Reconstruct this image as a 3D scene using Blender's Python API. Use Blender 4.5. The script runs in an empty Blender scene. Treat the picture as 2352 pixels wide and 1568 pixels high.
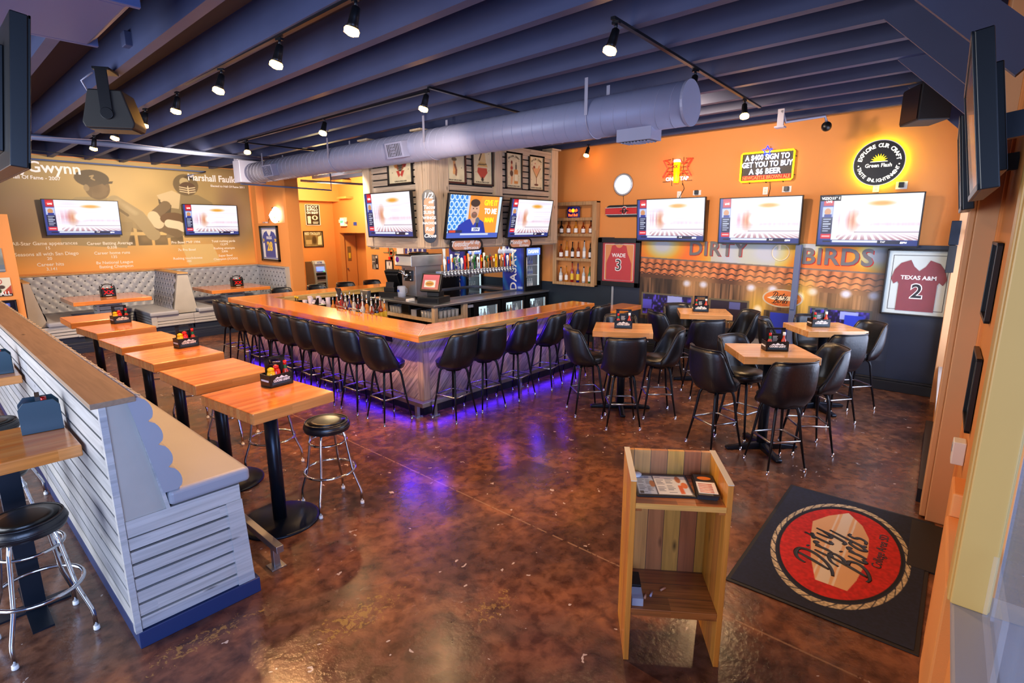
import bpy, math, random
import numpy as np
from mathutils import Matrix, Vector, Euler

random.seed(7)
SC = bpy.context.scene
COL = SC.collection
PI = math.pi

# ------------------------------------------------------------------ colour / materials
def lin(h):
    if isinstance(h, str):
        h = h.lstrip('#')
        v = [int(h[i:i + 2], 16) / 255 for i in (0, 2, 4)]
    else:
        v = list(h)
    return tuple((x / 12.92 if x <= 0.04045 else ((x + 0.055) / 1.055) ** 2.4) for x in v) + (1.0,)

MATS = {}

def new_mat(name):
    m = bpy.data.materials.new(name)
    m.use_nodes = True
    MATS[name] = m
    nt = m.node_tree
    return m, nt, nt.nodes['Principled BSDF']

def N(nt, typ, **kw):
    n = nt.nodes.new(typ)
    for k, v in kw.items():
        if k.startswith('i_'):
            n.inputs[int(k[2:])].default_value = v
        else:
            setattr(n, k, v)
    return n

def L(nt, a, b):
    nt.links.new(a, b)

def ramp(nt, fac, stops, interp='LINEAR'):
    r = N(nt, 'ShaderNodeValToRGB')
    r.color_ramp.interpolation = interp
    el = r.color_ramp.elements
    while len(el) < len(stops):
        el.new(0.5)
    for e, (p, c) in zip(el, stops):
        e.position = p
        e.color = lin(c)
    L(nt, fac, r.inputs[0])
    return r.outputs[0]

def math_n(nt, op, a, b=None):
    n = N(nt, 'ShaderNodeMath', operation=op)
    for i, v in enumerate((a, b)):
        if v is None:
            continue
        if hasattr(v, 'links'):
            L(nt, v, n.inputs[i])
        else:
            n.inputs[i].default_value = v
    return n.outputs[0]

def mixc(nt, fac, a, b, mode='MIX'):
    n = N(nt, 'ShaderNodeMix', data_type='RGBA', blend_type=mode)
    for i, v in ((0, fac), (6, a), (7, b)):
        if hasattr(v, 'links'):
            L(nt, v, n.inputs[i])
        elif i == 0:
            n.inputs[0].default_value = v
        else:
            n.inputs[i].default_value = lin(v) if isinstance(v, str) else v
    return n.outputs[2]

def plain(name, color, rough=0.5, metal=0.0, spec=0.5, coat=0.0, var=0.0, scale=6.0, bump=0.0, bscale=60.0):
    m, nt, p = new_mat(name)
    p.inputs['Roughness'].default_value = rough
    p.inputs['Metallic'].default_value = metal
    p.inputs['Specular IOR Level'].default_value = spec
    p.inputs['Coat Weight'].default_value = coat
    p.inputs['Base Color'].default_value = lin(color)
    if var > 0:
        tc = N(nt, 'ShaderNodeTexCoord')
        no = N(nt, 'ShaderNodeTexNoise')
        no.inputs['Scale'].default_value = scale
        no.inputs['Detail'].default_value = 4
        L(nt, tc.outputs['Object'], no.inputs['Vector'])
        c = lin(color)
        d = [x * (1 - var) for x in c[:3]] + [1]
        b = [min(1, x * (1 + var)) for x in c[:3]] + [1]
        L(nt, mixc(nt, no.outputs[0], tuple(d), tuple(b)), p.inputs['Base Color'])
    if bump > 0:
        tc = N(nt, 'ShaderNodeTexCoord')
        no = N(nt, 'ShaderNodeTexNoise')
        no.inputs['Scale'].default_value = bscale
        no.inputs['Detail'].default_value = 3
        L(nt, tc.outputs['Object'], no.inputs['Vector'])
        b = N(nt, 'ShaderNodeBump')
        b.inputs['Strength'].default_value = bump
        b.inputs['Distance'].default_value = 0.01
        L(nt, no.outputs[0], b.inputs['Height'])
        L(nt, b.outputs[0], p.inputs['Normal'])
    return m

def emit(name, color, strength, base=None):
    m, nt, p = new_mat(name)
    p.inputs['Base Color'].default_value = lin(base or color)
    p.inputs['Emission Color'].default_value = lin(color)
    p.inputs['Emission Strength'].default_value = strength
    p.inputs['Roughness'].default_value = 0.4
    return m

def glass(name, color='#ffffff', alpha=0.25, rough=0.05):
    m, nt, p = new_mat(name)
    p.inputs['Base Color'].default_value = lin(color)
    p.inputs['Roughness'].default_value = rough
    p.inputs['Alpha'].default_value = alpha
    p.inputs['Specular IOR Level'].default_value = 0.6
    return m

AX = {'X': 0, 'Y': 1, 'Z': 2}

def wood(name, cols, along='X', across='Y', plank=0.05, seg=0.7, rough=0.35, coat=0.0, rot=(0, 0, 0), gap=0.0, grain=0.45, knots=0.0, world=False):
    """boards lying side by side: each board its own tone, grain along it, knots, dark gaps"""
    m, nt, p = new_mat(name)
    tc = N(nt, 'ShaderNodeTexCoord')
    vec = tc.outputs['Object']
    if world:
        g = N(nt, 'ShaderNodeNewGeometry')
        vec = g.outputs['Position']
    mp = N(nt, 'ShaderNodeMapping')
    mp.inputs['Rotation'].default_value = rot
    mp.inputs['Location'].default_value = (0.013, 0.017, 0.011)
    L(nt, vec, mp.inputs['Vector'])
    sx = N(nt, 'ShaderNodeSeparateXYZ')
    L(nt, mp.outputs[0], sx.inputs[0])
    a = sx.outputs[AX[along]]
    b = sx.outputs[AX[across]]
    bb = math_n(nt, 'DIVIDE', b, plank)
    idx = math_n(nt, 'FLOOR', bb)
    sg = math_n(nt, 'ADD', math_n(nt, 'DIVIDE', a, seg), math_n(nt, 'MULTIPLY', idx, 0.371))
    j = math_n(nt, 'FLOOR', sg)
    cv = N(nt, 'ShaderNodeCombineXYZ')
    L(nt, idx, cv.inputs[0]); L(nt, j, cv.inputs[1])
    wn = N(nt, 'ShaderNodeTexWhiteNoise', noise_dimensions='2D')
    L(nt, cv.outputs[0], wn.inputs['Vector'])
    n = len(cols)
    base = ramp(nt, wn.outputs['Value'], [(i / max(1, n - 1), c) for i, c in enumerate(cols)])
    sc = N(nt, 'ShaderNodeMapping')
    s = [45, 45, 45]
    s[AX[along]] = 2.2
    sc.inputs['Scale'].default_value = s
    off = N(nt, 'ShaderNodeVectorMath', operation='ADD')
    L(nt, mp.outputs[0], off.inputs[0])
    L(nt, wn.outputs['Color'], off.inputs[1])
    L(nt, off.outputs[0], sc.inputs['Vector'])
    no = N(nt, 'ShaderNodeTexNoise')
    no.inputs['Scale'].default_value = 1.0
    no.inputs['Detail'].default_value = 5
    no.inputs['Distortion'].default_value = 0.6
    L(nt, sc.outputs[0], no.inputs['Vector'])
    gr = ramp(nt, no.outputs[0], [(0.3, (1 - grain,) * 3), (0.62, (1, 1, 1))])
    colr = mixc(nt, 1.0, base, gr, 'MULTIPLY')
    if knots > 0:
        vo = N(nt, 'ShaderNodeTexVoronoi')
        ks = N(nt, 'ShaderNodeMapping')
        s2 = [9, 9, 9]
        s2[AX[along]] = 3.0
        ks.inputs['Scale'].default_value = s2
        L(nt, off.outputs[0], ks.inputs['Vector'])
        vo.inputs['Scale'].default_value = 0.8
        L(nt, ks.outputs[0], vo.inputs['Vector'])
        kf = ramp(nt, vo.outputs['Distance'], [(0.03, (1 - knots,) * 3), (0.12, (1, 1, 1))])
        colr = mixc(nt, 1.0, colr, kf, 'MULTIPLY')
    if gap > 0:
        fr = math_n(nt, 'FRACT', bb)
        gf = math_n(nt, 'LESS_THAN', fr, gap)
        colr = mixc(nt, gf, colr, (0.03, 0.025, 0.02, 1))
    L(nt, colr, p.inputs['Base Color'])
    p.inputs['Roughness'].default_value = rough
    p.inputs['Coat Weight'].default_value = coat
    p.inputs['Coat Roughness'].default_value = 0.12
    return m

# ------------------------------------------------------------------ mesh builder
class MB:
    def __init__(self):
        self.v = []; self.f = []; self.mi = []; self.sm = []
        self.M = Matrix.Identity(4); self.m = 0; self.s = False

    def at(self, loc=(0, 0, 0), rot=(0, 0, 0), scale=(1, 1, 1)):
        self.M = Matrix.Translation(loc) @ Euler(rot).to_matrix().to_4x4() @ Matrix.Diagonal((*scale, 1))
        return self

    def add(self, vs, fs):
        o = len(self.v)
        M = self.M
        for p in vs:
            q = M @ Vector(p)
            self.v.append((q.x, q.y, q.z))
        for f in fs:
            self.f.append([i + o for i in f]); self.mi.append(self.m); self.sm.append(self.s)

    def box(self, x0, x1, y0, y1, z0, z1):
        s = self.s; self.s = False
        self.add([(x0, y0, z0), (x1, y0, z0), (x1, y1, z0), (x0, y1, z0), (x0, y0, z1), (x1, y0, z1), (x1, y1, z1), (x0, y1, z1)],
                 [(0, 3, 2, 1), (4, 5, 6, 7), (0, 1, 5, 4), (1, 2, 6, 5), (2, 3, 7, 6), (3, 0, 4, 7)])
        self.s = s
        return self

    def hexa(self, pts):
        """8 corners: bottom four then top four, both counter-clockwise"""
        self.add(pts, [(0, 3, 2, 1), (4, 5, 6, 7), (0, 1, 5, 4), (1, 2, 6, 5), (2, 3, 7, 6), (3, 0, 4, 7)])
        return self

    def prism(self, poly, z0, z1, axis='Z'):
        n = len(poly)
        def P(u, w, t):
            return {'Z': (u, w, t), 'Y': (u, t, w), 'X': (t, u, w)}[axis]
        vs = [P(u, w, z0) for u, w in poly] + [P(u, w, z1) for u, w in poly]
        fs = [list(range(n))[::-1], list(range(n, 2 * n))]
        fs += [(i, (i + 1) % n, n + (i + 1) % n, n + i) for i in range(n)]
        if axis == 'Y':
            fs = [list(f)[::-1] for f in fs]
        self.add(vs, fs)
        return self

    def lathe(self, prof, n=20, c=(0, 0, 0), cap=True):
        vs = []; fs = []
        for r, z in prof:
            for k in range(n):
                t = 2 * PI * k / n
                vs.append((c[0] + r * math.cos(t), c[1] + r * math.sin(t), c[2] + z))
        for i in range(len(prof) - 1):
            for k in range(n):
                k2 = (k + 1) % n
                fs.append((i * n + k, i * n + k2, (i + 1) * n + k2, (i + 1) * n + k))
        if cap:
            fs.append(list(range(n))[::-1])
            fs.append([(len(prof) - 1) * n + k for k in range(n)])
        self.add(vs, fs)
        return self

    def cyl(self, p0, p1, r0, r1=None, n=14):
        return self.tube([p0, p1], [r0, r0 if r1 is None else r1], n)

    def tube(self, pts, r, n=8, closed=False):
        pts = [Vector(p) for p in pts]
        k = len(pts)
        rs = r if isinstance(r, (list, tuple)) else [r] * k
        vs = []; fs = []
        prev = None
        for i, p in enumerate(pts):
            if closed:
                d = pts[(i + 1) % k] - pts[i - 1]
            else:
                d = pts[min(i + 1, k - 1)] - pts[max(i - 1, 0)]
            d.normalize()
            if prev is None:
                up = Vector((0, 0, 1)) if abs(d.z) < 0.9 else Vector((1, 0, 0))
                a = d.cross(up).normalized()
            else:
                a = (prev - d * prev.dot(d)).normalized()
            prev = a
            b = d.cross(a)
            for j in range(n):
                t = 2 * PI * j / n
                q = p + (a * math.cos(t) + b * math.sin(t)) * rs[i]
                vs.append(tuple(q))
        m = k if closed else k - 1
        for i in range(m):
            i2 = (i + 1) % k
            for j in range(n):
                j2 = (j + 1) % n
                fs.append((i * n + j, i * n + j2, i2 * n + j2, i2 * n + j))
        if not closed:
            fs.append(list(range(n))[::-1])
            fs.append([(k - 1) * n + j for j in range(n)])
        self.add(vs, fs)
        return self

    def ring(self, r, z, rad, n=28, m=8, c=(0, 0)):
        return self.tube([(c[0] + r * math.cos(2 * PI * i / n), c[1] + r * math.sin(2 * PI * i / n), z) for i in range(n)], rad, m, True)

    def ball(self, c, r, n=12, sz=1.0):
        prof = []
        h = n // 2
        for i in range(h + 1):
            t = -PI / 2 + PI * i / h
            prof.append((max(1e-4, r * math.cos(t)), r * sz * math.sin(t)))
        return self.lathe(prof, n, c)

    def grid(self, P, nu, nv, wrap=False):
        """P(i,j)->point"""
        vs = [P(i, j) for j in range(nv + 1) for i in range(nu + 1)]
        fs = []
        w = nu + 1
        for j in range(nv):
            for i in range(nu):
                fs.append((j * w + i, j * w + i + 1, (j + 1) * w + i + 1, (j + 1) * w + i))
        self.add(vs, fs)
        return self

    def build(self, name, mat, parent=None, bevel=0.0, seg=2, kind=None):
        me = bpy.data.meshes.new(name)
        me.from_pydata(self.v, [], self.f)
        mats = mat if isinstance(mat, (list, tuple)) else [mat]
        for x in mats:
            me.materials.append(MATS[x])
        me.polygons.foreach_set('material_index', self.mi)
        me.polygons.foreach_set('use_smooth', self.sm)
        me.update()
        o = bpy.data.objects.new(name, me)
        COL.objects.link(o)
        if parent is not None:
            o.parent = parent
        if bevel > 0:
            b = o.modifiers.new('Bevel', 'BEVEL')
            b.width = bevel; b.segments = seg; b.limit_method = 'ANGLE'
            b.harden_normals = False
        if kind:
            o['kind'] = kind
        return o

def tag(o, label=None, cat=None, group=None):
    if label: o['label'] = label
    if cat: o['category'] = cat
    if group: o['group'] = group
    return o

def thing(name, label, cat, loc=(0, 0, 0), rz=0.0, group=None):
    o = bpy.data.objects.new(name, None)
    o.empty_display_size = 0.1
    COL.objects.link(o)
    o.location = loc
    o.rotation_euler = (0, 0, rz)
    return tag(o, label, cat, group)

def dup(o, parent=None):
    c = o.copy()
    COL.objects.link(c)
    if parent is not None:
        c.parent = parent
    for ch in o.children:
        dup(ch, c)
    return c

def place(proto, used, loc, rz, label, group=None):
    """first use moves the prototype itself, later uses copy it with all its parts"""
    o = proto if not used else dup(proto)
    used.append(1)
    o.location = loc
    o.rotation_euler = (0, 0, rz)
    o['label'] = label
    if group: o['group'] = group
    return o

# ------------------------------------------------------------------ lettering
def text_data(s, size, depth=0.002, bold=0.0, shear=0.0, sx=1.0, spacing=1.0, align='CENTER'):
    cu = bpy.data.curves.new('t', 'FONT')
    cu.body = s; cu.size = size; cu.extrude = depth; cu.offset = bold; cu.shear = shear
    cu.space_character = spacing; cu.space_line = 0.9
    cu.align_x = align; cu.align_y = 'CENTER'; cu.resolution_u = 3
    o = bpy.data.objects.new('t', cu)
    COL.objects.link(o)
    bpy.context.view_layer.update()
    dg = bpy.context.evaluated_depsgraph_get()
    me = o.evaluated_get(dg).to_mesh()
    vs = [(v.co.x * sx, v.co.y, v.co.z) for v in me.vertices]
    fs = [tuple(p.vertices) for p in me.polygons]
    o.evaluated_get(dg).to_mesh_clear()
    bpy.data.objects.remove(o)
    bpy.data.curves.remove(cu)
    return vs, fs

def put_text(mb, s, x, z, size, y=-0.003, depth=0.0015, bold=0.0, shear=0.0, sx=1.0, tilt=0.0, spacing=1.0, align='CENTER', flat=False):
    """lettering on a local XZ plane that faces -Y (flat=True: on an XY plane facing up)"""
    vs, fs = text_data(s, size, depth, bold, shear, sx, spacing, align)
    ca, sa = math.cos(tilt), math.sin(tilt)
    out = []
    for a, b, c in vs:
        a, b = a * ca - b * sa, a * sa + b * ca
        out.append((x + a, z + b, y + c) if flat else (x + a, y - c, z + b))
    mb.add(out, fs)

def arc_text(mb, s, cx, cz, R, a0, a1, size, y=-0.003, depth=0.0015, bold=0.0, top=True, flat=False):
    n = len(s)
    for i, ch in enumerate(s):
        if ch == ' ':
            continue
        a = a0 + (a1 - a0) * (i / max(1, n - 1))
        x = cx + R * math.cos(a); z = cz + R * math.sin(a)
        put_text(mb, ch, x, z, size, y, depth, bold, tilt=(a - PI / 2) if top else (a + PI / 2), flat=flat)

SCRIPT = {
 'D': [[(0.42, 0.98), (0.34, 0.55), (0.2, 0.05)], [(-0.02, 0.72), (0.06, 0.95), (0.4, 1.04), (0.74, 0.9), (0.82, 0.55), (0.6, 0.18), (0.25, -0.02), (-0.08, -0.06)]],
 'B': [[(0.4, 0.98), (0.32, 0.5), (0.16, -0.04)], [(0.02, 0.75), (0.12, 0.96), (0.42, 1.04), (0.68, 0.92), (0.62, 0.66), (0.32, 0.52), (0.62, 0.46), (0.72, 0.2), (0.5, -0.02), (0.1, -0.1), (-0.12, -0.02)]],
 'i': [[(0.06, 0.5), (0.02, 0.15), (0.1, 0.0), (0.24, 0.1)], [(0.12, 0.68), (0.14, 0.74)]],
 'r': [[(0.02, 0.5), (0.06, 0.2), (0.0, 0.0)], [(0.06, 0.3), (0.18, 0.5), (0.3, 0.48), (0.28, 0.4)]],
 't': [[(0.16, 0.86), (0.08, 0.3), (0.1, 0.02), (0.26, 0.08)], [(-0.04, 0.56), (0.32, 0.64)]],
 'y': [[(0.02, 0.5), (0.02, 0.15), (0.16, 0.06), (0.3, 0.3)], [(0.36, 0.52), (0.28, 0.0), (0.14, -0.36), (-0.06, -0.3)]],
 'd': [[(0.3, 0.42), (0.12, 0.46), (-0.02, 0.18), (0.1, 0.0), (0.28, 0.2)], [(0.5, 1.1), (0.36, 0.5), (0.3, 0.08), (0.42, 0.04)]],
 's': [[(0.28, 0.46), (0.12, 0.5), (0.08, 0.34), (0.22, 0.2), (0.16, 0.02), (-0.06, 0.02)]]}
ADV = {'D': 0.98, 'B': 0.9, 'i': 0.34, 'r': 0.46, 't': 0.44, 'y': 0.48, 'd': 0.56, 's': 0.36}
def script(mb, word, x, z, size, shear=0.35, tilt=0.0, w=0.03, y=0.0, flat=False):
    """brush script drawn as pen strokes, centred on x"""
    tot = sum(ADV[c] for c in word)
    o = -tot / 2
    ca, sa = math.cos(tilt), math.sin(tilt)
    mb.s = True
    for c in word:
        for st in SCRIPT[c]:
            pts = []
            for i in range(len(st) - 1):            # rounded pen path
                p0 = st[max(i - 1, 0)]; p1 = st[i]; p2 = st[i + 1]; p3 = st[min(i + 2, len(st) - 1)]
                for t in (0, 0.25, 0.5, 0.75):
                    q = [0.5 * (2 * p1[k] + (p2[k] - p0[k]) * t + (2 * p0[k] - 5 * p1[k] + 4 * p2[k] - p3[k]) * t * t + (3 * p1[k] - p0[k] - 3 * p2[k] + p3[k]) * t ** 3) for k in (0, 1)]
                    pts.append(q)
            pts.append(st[-1])
            out = []
            for px, pz in pts:
                a = (o + px + shear * pz) * size; b = pz * size
                a, b = a * ca - b * sa, a * sa + b * ca
                out.append((x + a, z + b, 0) if flat else (x + a, 0, z + b))
            n = len(out)
            rs = [w * size * (0.55 + 0.45 * math.sin(PI * (i + 0.6) / (n + 0.2))) for i in range(n)]
            mb.at((0, 0, y) if flat else (0, y, 0), (0, 0, 0), (1, 1, 0.12) if flat else (1, 0.12, 1))
            mb.tube(out, rs, 6)
            mb.M = Matrix.Identity(4)
        o += ADV[c]

# ------------------------------------------------------------------ painted canvases (pictures, screens, prints)
def canvas(name, w, h, nx, ny, fn, mat, parent=None, y=0.0, z0=0.0, flat=False, tilt=0.0):
    u = np.linspace(0, 1, nx + 1); v = np.linspace(0, 1, ny + 1)
    U, V = np.meshgrid(u, v)
    img = 0
    for du, dv in ((-.25, -.25), (.25, -.25), (-.25, .25), (.25, .25)):      # four samples per point keep edges smooth
        img = img + np.clip(fn(np.clip(U + du / nx, 0, 1), np.clip(V + dv / ny, 0, 1)), 0, 1) / 4
    me = bpy.data.meshes.new(name)
    X = (U - 0.5) * w; Z = V * h + z0
    co = np.zeros((X.size, 3))
    co[:, 0] = X.ravel()
    if flat:
        co[:, 1] = Z.ravel(); co[:, 2] = y
    else:
        co[:, 1] = y; co[:, 2] = Z.ravel()
    W = nx + 1
    idx = np.arange(nx * ny)
    r, c = idx // nx, idx % nx
    a = r * W + c
    fs = np.stack([a, a + 1, a + W + 1, a + W], 1)
    me.from_pydata(co.tolist(), [], fs.tolist())
    at = me.color_attributes.new('Col', 'FLOAT_COLOR', 'POINT')
    im = img.reshape(-1, 3)
    l = np.where(im <= 0.04045, im / 12.92, ((im + 0.055) / 1.055) ** 2.4)
    rgba = np.ones((im.shape[0], 4), dtype=np.float32)
    rgba[:, :3] = l
    at.data.foreach_set('color', rgba.ravel())
    me.materials.append(MATS[mat])
    me.update()
    o = bpy.data.objects.new(name, me)
    COL.objects.link(o)
    if parent is not None:
        o.parent = parent
    return o

def canvas_mat(name, rough=0.5, strength=0.0, coat=0.0):
    m, nt, p = new_mat(name)
    a = N(nt, 'ShaderNodeAttribute', attribute_name='Col')
    L(nt, a.outputs['Color'], p.inputs['Base Color'])
    p.inputs['Roughness'].default_value = rough
    p.inputs['Coat Weight'].default_value = coat
    p.inputs['Coat Roughness'].default_value = 0.03
    if strength > 0:
        L(nt, a.outputs['Color'], p.inputs['Emission Color'])
        p.inputs['Emission Strength'].default_value = strength
        p.inputs['Base Color'].default_value = (0.02, 0.02, 0.02, 1)
        nt.links.remove(p.inputs['Base Color'].links[0])
    return m

def hx(s):
    s = s.lstrip('#')
    return np.array([int(s[i:i + 2], 16) / 255 for i in (0, 2, 4)])

def full(U, c):
    return np.ones(U.shape + (3,)) * hx(c)

def rect(img, U, V, u0, u1, v0, v1, c, a=1.0):
    m = (U >= u0) & (U <= u1) & (V >= v0) & (V <= v1)
    img[m] = img[m] * (1 - a) + hx(c) * a

def ell(img, U, V, cu, cv, ru, rv, c, a=1.0, soft=0.0, rot=0.0):
    du, dv = (U - cu), (V - cv)
    if rot:
        k = rv / ru if ru else 1
        ca, sa = math.cos(rot), math.sin(rot)
        du, dv = du * ca + dv * sa, -du * sa + dv * ca
    d = np.sqrt((du / ru) ** 2 + (dv / rv) ** 2)
    if soft > 0:
        w = np.clip((1 + soft - d) / (2 * soft), 0, 1) * a
        w = w * w * (3 - 2 * w) if a == 1 else w
    else:
        w = (d <= 1) * a
    img[:] = img * (1 - w[..., None]) + hx(c) * w[..., None]

def poly(img, U, V, pts, c, a=1.0):
    inside = np.zeros(U.shape, bool)
    n = len(pts)
    j = n - 1
    for i in range(n):
        xi, yi = pts[i]; xj, yj = pts[j]
        if yi != yj:
            cnd = ((yi > V) != (yj > V)) & (U < (xj - xi) * (V - yi) / (yj - yi) + xi)
            inside ^= cnd
        j = i
    img[inside] = img[inside] * (1 - a) + hx(c) * a

def stroke(img, U, V, pts, r, c, asp=1.0, a=1.0):
    """thick polyline; asp = width/height of the canvas so that r is in height units"""
    d = np.full(U.shape, 9.0)
    for (x0, y0), (x1, y1) in zip(pts[:-1], pts[1:]):
        ax, ay = (U - x0) * asp, V - y0
        bx, by = (x1 - x0) * asp, y1 - y0
        t = np.clip((ax * bx + ay * by) / (bx * bx + by * by + 1e-12), 0, 1)
        d = np.minimum(d, np.hypot(ax - bx * t, ay - by * t))
    w = (d < r) * a
    img[:] = img * (1 - w[..., None]) + hx(c) * w[..., None]

def vnoise(U, V, sx, sy, seed=0):
    rng = np.random.RandomState(seed)
    n, m = int(sx) + 2, int(sy) + 2
    g = rng.rand(m + 1, n + 1)
    x = U * sx; y = V * sy
    x0 = np.clip(x.astype(int), 0, n - 1); y0 = np.clip(y.astype(int), 0, m - 1)
    fx = x - x0; fy = y - y0
    fx = fx * fx * (3 - 2 * fx); fy = fy * fy * (3 - 2 * fy)
    return (g[y0, x0] * (1 - fx) + g[y0, x0 + 1] * fx) * (1 - fy) + (g[y0 + 1, x0] * (1 - fx) + g[y0 + 1, x0 + 1] * fx) * fy
# ------------------------------------------------------------------ materials
plain('orange_paint', '#de9049', 0.65, var=0.05, scale=1.5, bump=0.12, bscale=150)
plain('dark_wainscot', '#1d2733', 0.38, var=0.25, scale=3, bump=0.15, bscale=90)
plain('navy_paint', '#20293c', 0.45, var=0.15, scale=3)
plain('black_base', '#15171c', 0.4)
plain('joist_paint', '#363f62', 0.55, var=0.18, scale=2.2)
plain('deck_paint', '#2a2a40', 0.75, var=0.2, scale=1.3)
plain('duct_paint', '#8f93ad', 0.45, metal=0.1, var=0.06, scale=3)
plain('pipe_paint', '#5a6788', 0.5)
plain('fixture_blue', '#3a4a78', 0.4)
plain('strap_metal', '#9a9bb0', 0.45, metal=0.4)
plain('black_plastic', '#0a0b0d', 0.34)
plain('black_matte', '#101114', 0.6)
plain('black_deep', '#08080a', 0.6)
plain('plinth_blue', '#1d2f5c', 0.45)
plain('black_metal', '#15171d', 0.35, metal=0.5)
plain('gunmetal', '#1c2430', 0.3, metal=0.6)
plain('black_vinyl', '#0d1017', 0.35, spec=0.65, bump=0.12, bscale=45)
plain('stool_top_vinyl', '#15130f', 0.3, spec=0.6)
plain('grey_vinyl', '#969aa4', 0.42, spec=0.5, var=0.05, scale=4)
plain('button_grey', '#3f4148', 0.4)
plain('chrome', '#d8dbe2', 0.12, metal=1.0)
plain('dull_chrome', '#aeb2ba', 0.25, metal=1.0)
plain('steel', '#a9adb3', 0.28, metal=0.9, var=0.08, scale=2)
plain('steel_edge', '#8e9096', 0.32, metal=0.85)
plain('counter_black', '#0b0c0f', 0.06, spec=0.7)
plain('white_plastic', '#e9e8e4', 0.45)
plain('cream_plate', '#e8dcc0', 0.5)
plain('white_letter', '#f0efec', 0.5)
plain('mural_letter', '#efe6d2', 0.55)
plain('grey_letter', '#6b6a6c', 0.5, var=0.1, scale=8)
plain('red_letter', '#b01a14', 0.5)
plain('black_letter', '#0a0a0c', 0.5)
plain('red_plastic', '#c4140f', 0.25, spec=0.6)
plain('yellow_plastic', '#e9b80f', 0.3)
plain('green_plastic', '#0f6b2f', 0.35)
plain('orange_sauce', '#b8330b', 0.25)
plain('white_label', '#f2efe6', 0.5)
plain('blue_label', '#1c3f9c', 0.45)
plain('amber_liquor', '#7a2c0a', 0.08, spec=0.7)
plain('gold_liquor', '#b8721c', 0.08, spec=0.7)
plain('dark_bottle', '#1a0f0a', 0.1, spec=0.7)
plain('blue_bottle', '#12186b', 0.12, spec=0.7)
plain('red_bottle', '#8e1414', 0.12, spec=0.7)
plain('green_bottle', '#3d6b2e', 0.12, spec=0.7)
plain('clear_liquor', '#b9bfc0', 0.08, spec=0.7)
plain('orange_drink', '#d9761a', 0.3)
plain('cork', '#8a6236', 0.6)
plain('purple_sticker', '#8b2fa0', 0.4)
plain('silver_paint', '#b4b7bd', 0.35, metal=0.5)
plain('atm_green', '#7d8058', 0.45)
plain('atm_grey', '#8b8f8a', 0.4)
plain('teal_plastic', '#16394a', 0.35)
plain('sill_paint', '#a09a96', 0.4)
plain('yellow_paint', '#d2a75c', 0.42, var=0.04, scale=2)
plain('tan_paint', '#cf9c6c', 0.5, var=0.05, scale=2)
plain('rope_cream', '#c9bda2', 0.6)
plain('frame_black', '#121013', 0.35)
plain('frame_wine', '#3d1512', 0.35)
plain('mat_white', '#c9d6d0', 0.5)
plain('jersey_red', '#c00d16', 0.6, var=0.1, scale=9)
plain('jersey_maroon', '#7c0a1c', 0.6, var=0.15, scale=9)
plain('jersey_blue', '#27348f', 0.6, var=0.1, scale=9)
plain('gold_trim', '#e8c233', 0.5)
plain('chalk_orange', '#d39a78', 0.8)
plain('paper_white', '#e9e6df', 0.6)
plain('cup_plastic', '#b9b7cf', 0.2, spec=0.6)
plain('glass_grey', '#8d949a', 0.08, spec=0.9)
plain('neon_housing', '#1a1413', 0.5)
plain('copper_cap', '#b07a3a', 0.3, metal=0.8)
plain('concrete_joint', '#b79a78', 0.8)
glass('clear_glass', '#eef4ff', 0.10, 0.03)
glass('picture_glass', '#f4f6ff', 0.03, 0.02)
glass('window_glass', '#9db4d8', 0.3, 0.05)
glass('cooler_glass', '#dff2ff', 0.12, 0.03)
glass('glass_blue', '#c9d6ee', 0.45, 0.05)
emit('led_purple', '#3a10ff', 8)
emit('spot_glow', '#ffb14a', 40)
emit('neon_white', '#e9e6ff', 2.2)
emit('neon_red', '#ff2410', 3)
emit('neon_orange', '#ff7a2a', 4.5)
emit('neon_yellow', '#ffd80a', 2.2)
emit('neon_blue', '#0c24ff', 5)
emit('lit_white', '#f4f6ff', 7)
emit('lit_clock', '#eef3ff', 1.6)
emit('lit_beer', '#ffb400', 2.2)
emit('lit_green', '#8ee6a2', 2.0)
emit('lit_letter', '#fff8e8', 1.0)
emit('halo_yellow', '#e6e024', 42)
emit('cooler_light', '#d2f2ff', 1.1)
emit('atm_blue', '#5a74ff', 1.8)
emit('green_lamp', '#20ff60', 3)
emit('exit_green', '#7ef0b0', 1.6)
emit('screen_letter', '#ffffff', 1.0)
emit('screen_yellow', '#ffd21a', 0.9)
emit('screen_white', '#eef4ff', 1.5)
emit('sign_red', '#ff4a1a', 3.0)
canvas_mat('print_matte', 0.55)
canvas_mat('print_gloss', 0.25, coat=0.4)
canvas_mat('screen', 0.2, 0.95)
canvas_mat('screen_dim', 0.2, 0.75)
canvas_mat('carpet_print', 0.95)

wood('butcher_block', ['#d98038', '#e29048', '#d27634', '#e69c58', '#dc8840'], 'X', 'Y', 0.045, 0.55, 0.2, 0.5, grain=0.13)
wood('butcher_light', ['#dba064', '#e2ac74', '#d49658', '#e6b47e', '#d8a068'], 'X', 'Y', 0.045, 0.55, 0.2, 0.5, grain=0.13)
wood('bar_block', ['#e0893a', '#e8943e', '#d87f30', '#eb9e50'], 'Y', 'X', 0.05, 1.1, 0.15, 0.6, grain=0.14, world=True)
wood('bar_block_x', ['#e0893a', '#e8943e', '#d87f30', '#eb9e50'], 'X', 'Y', 0.05, 1.1, 0.15, 0.6, grain=0.14, world=True)
wood('pine_edge', ['#e3bf78', '#dab066'], 'X', 'Z', 0.3, 1.2, 0.35, 0.2, grain=0.35, knots=0.4, world=True)
wood('oak_edge', ['#d98f4a', '#cf8038'], 'X', 'Z', 0.3, 1.2, 0.3, 0.3, grain=0.3, world=True)
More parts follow.
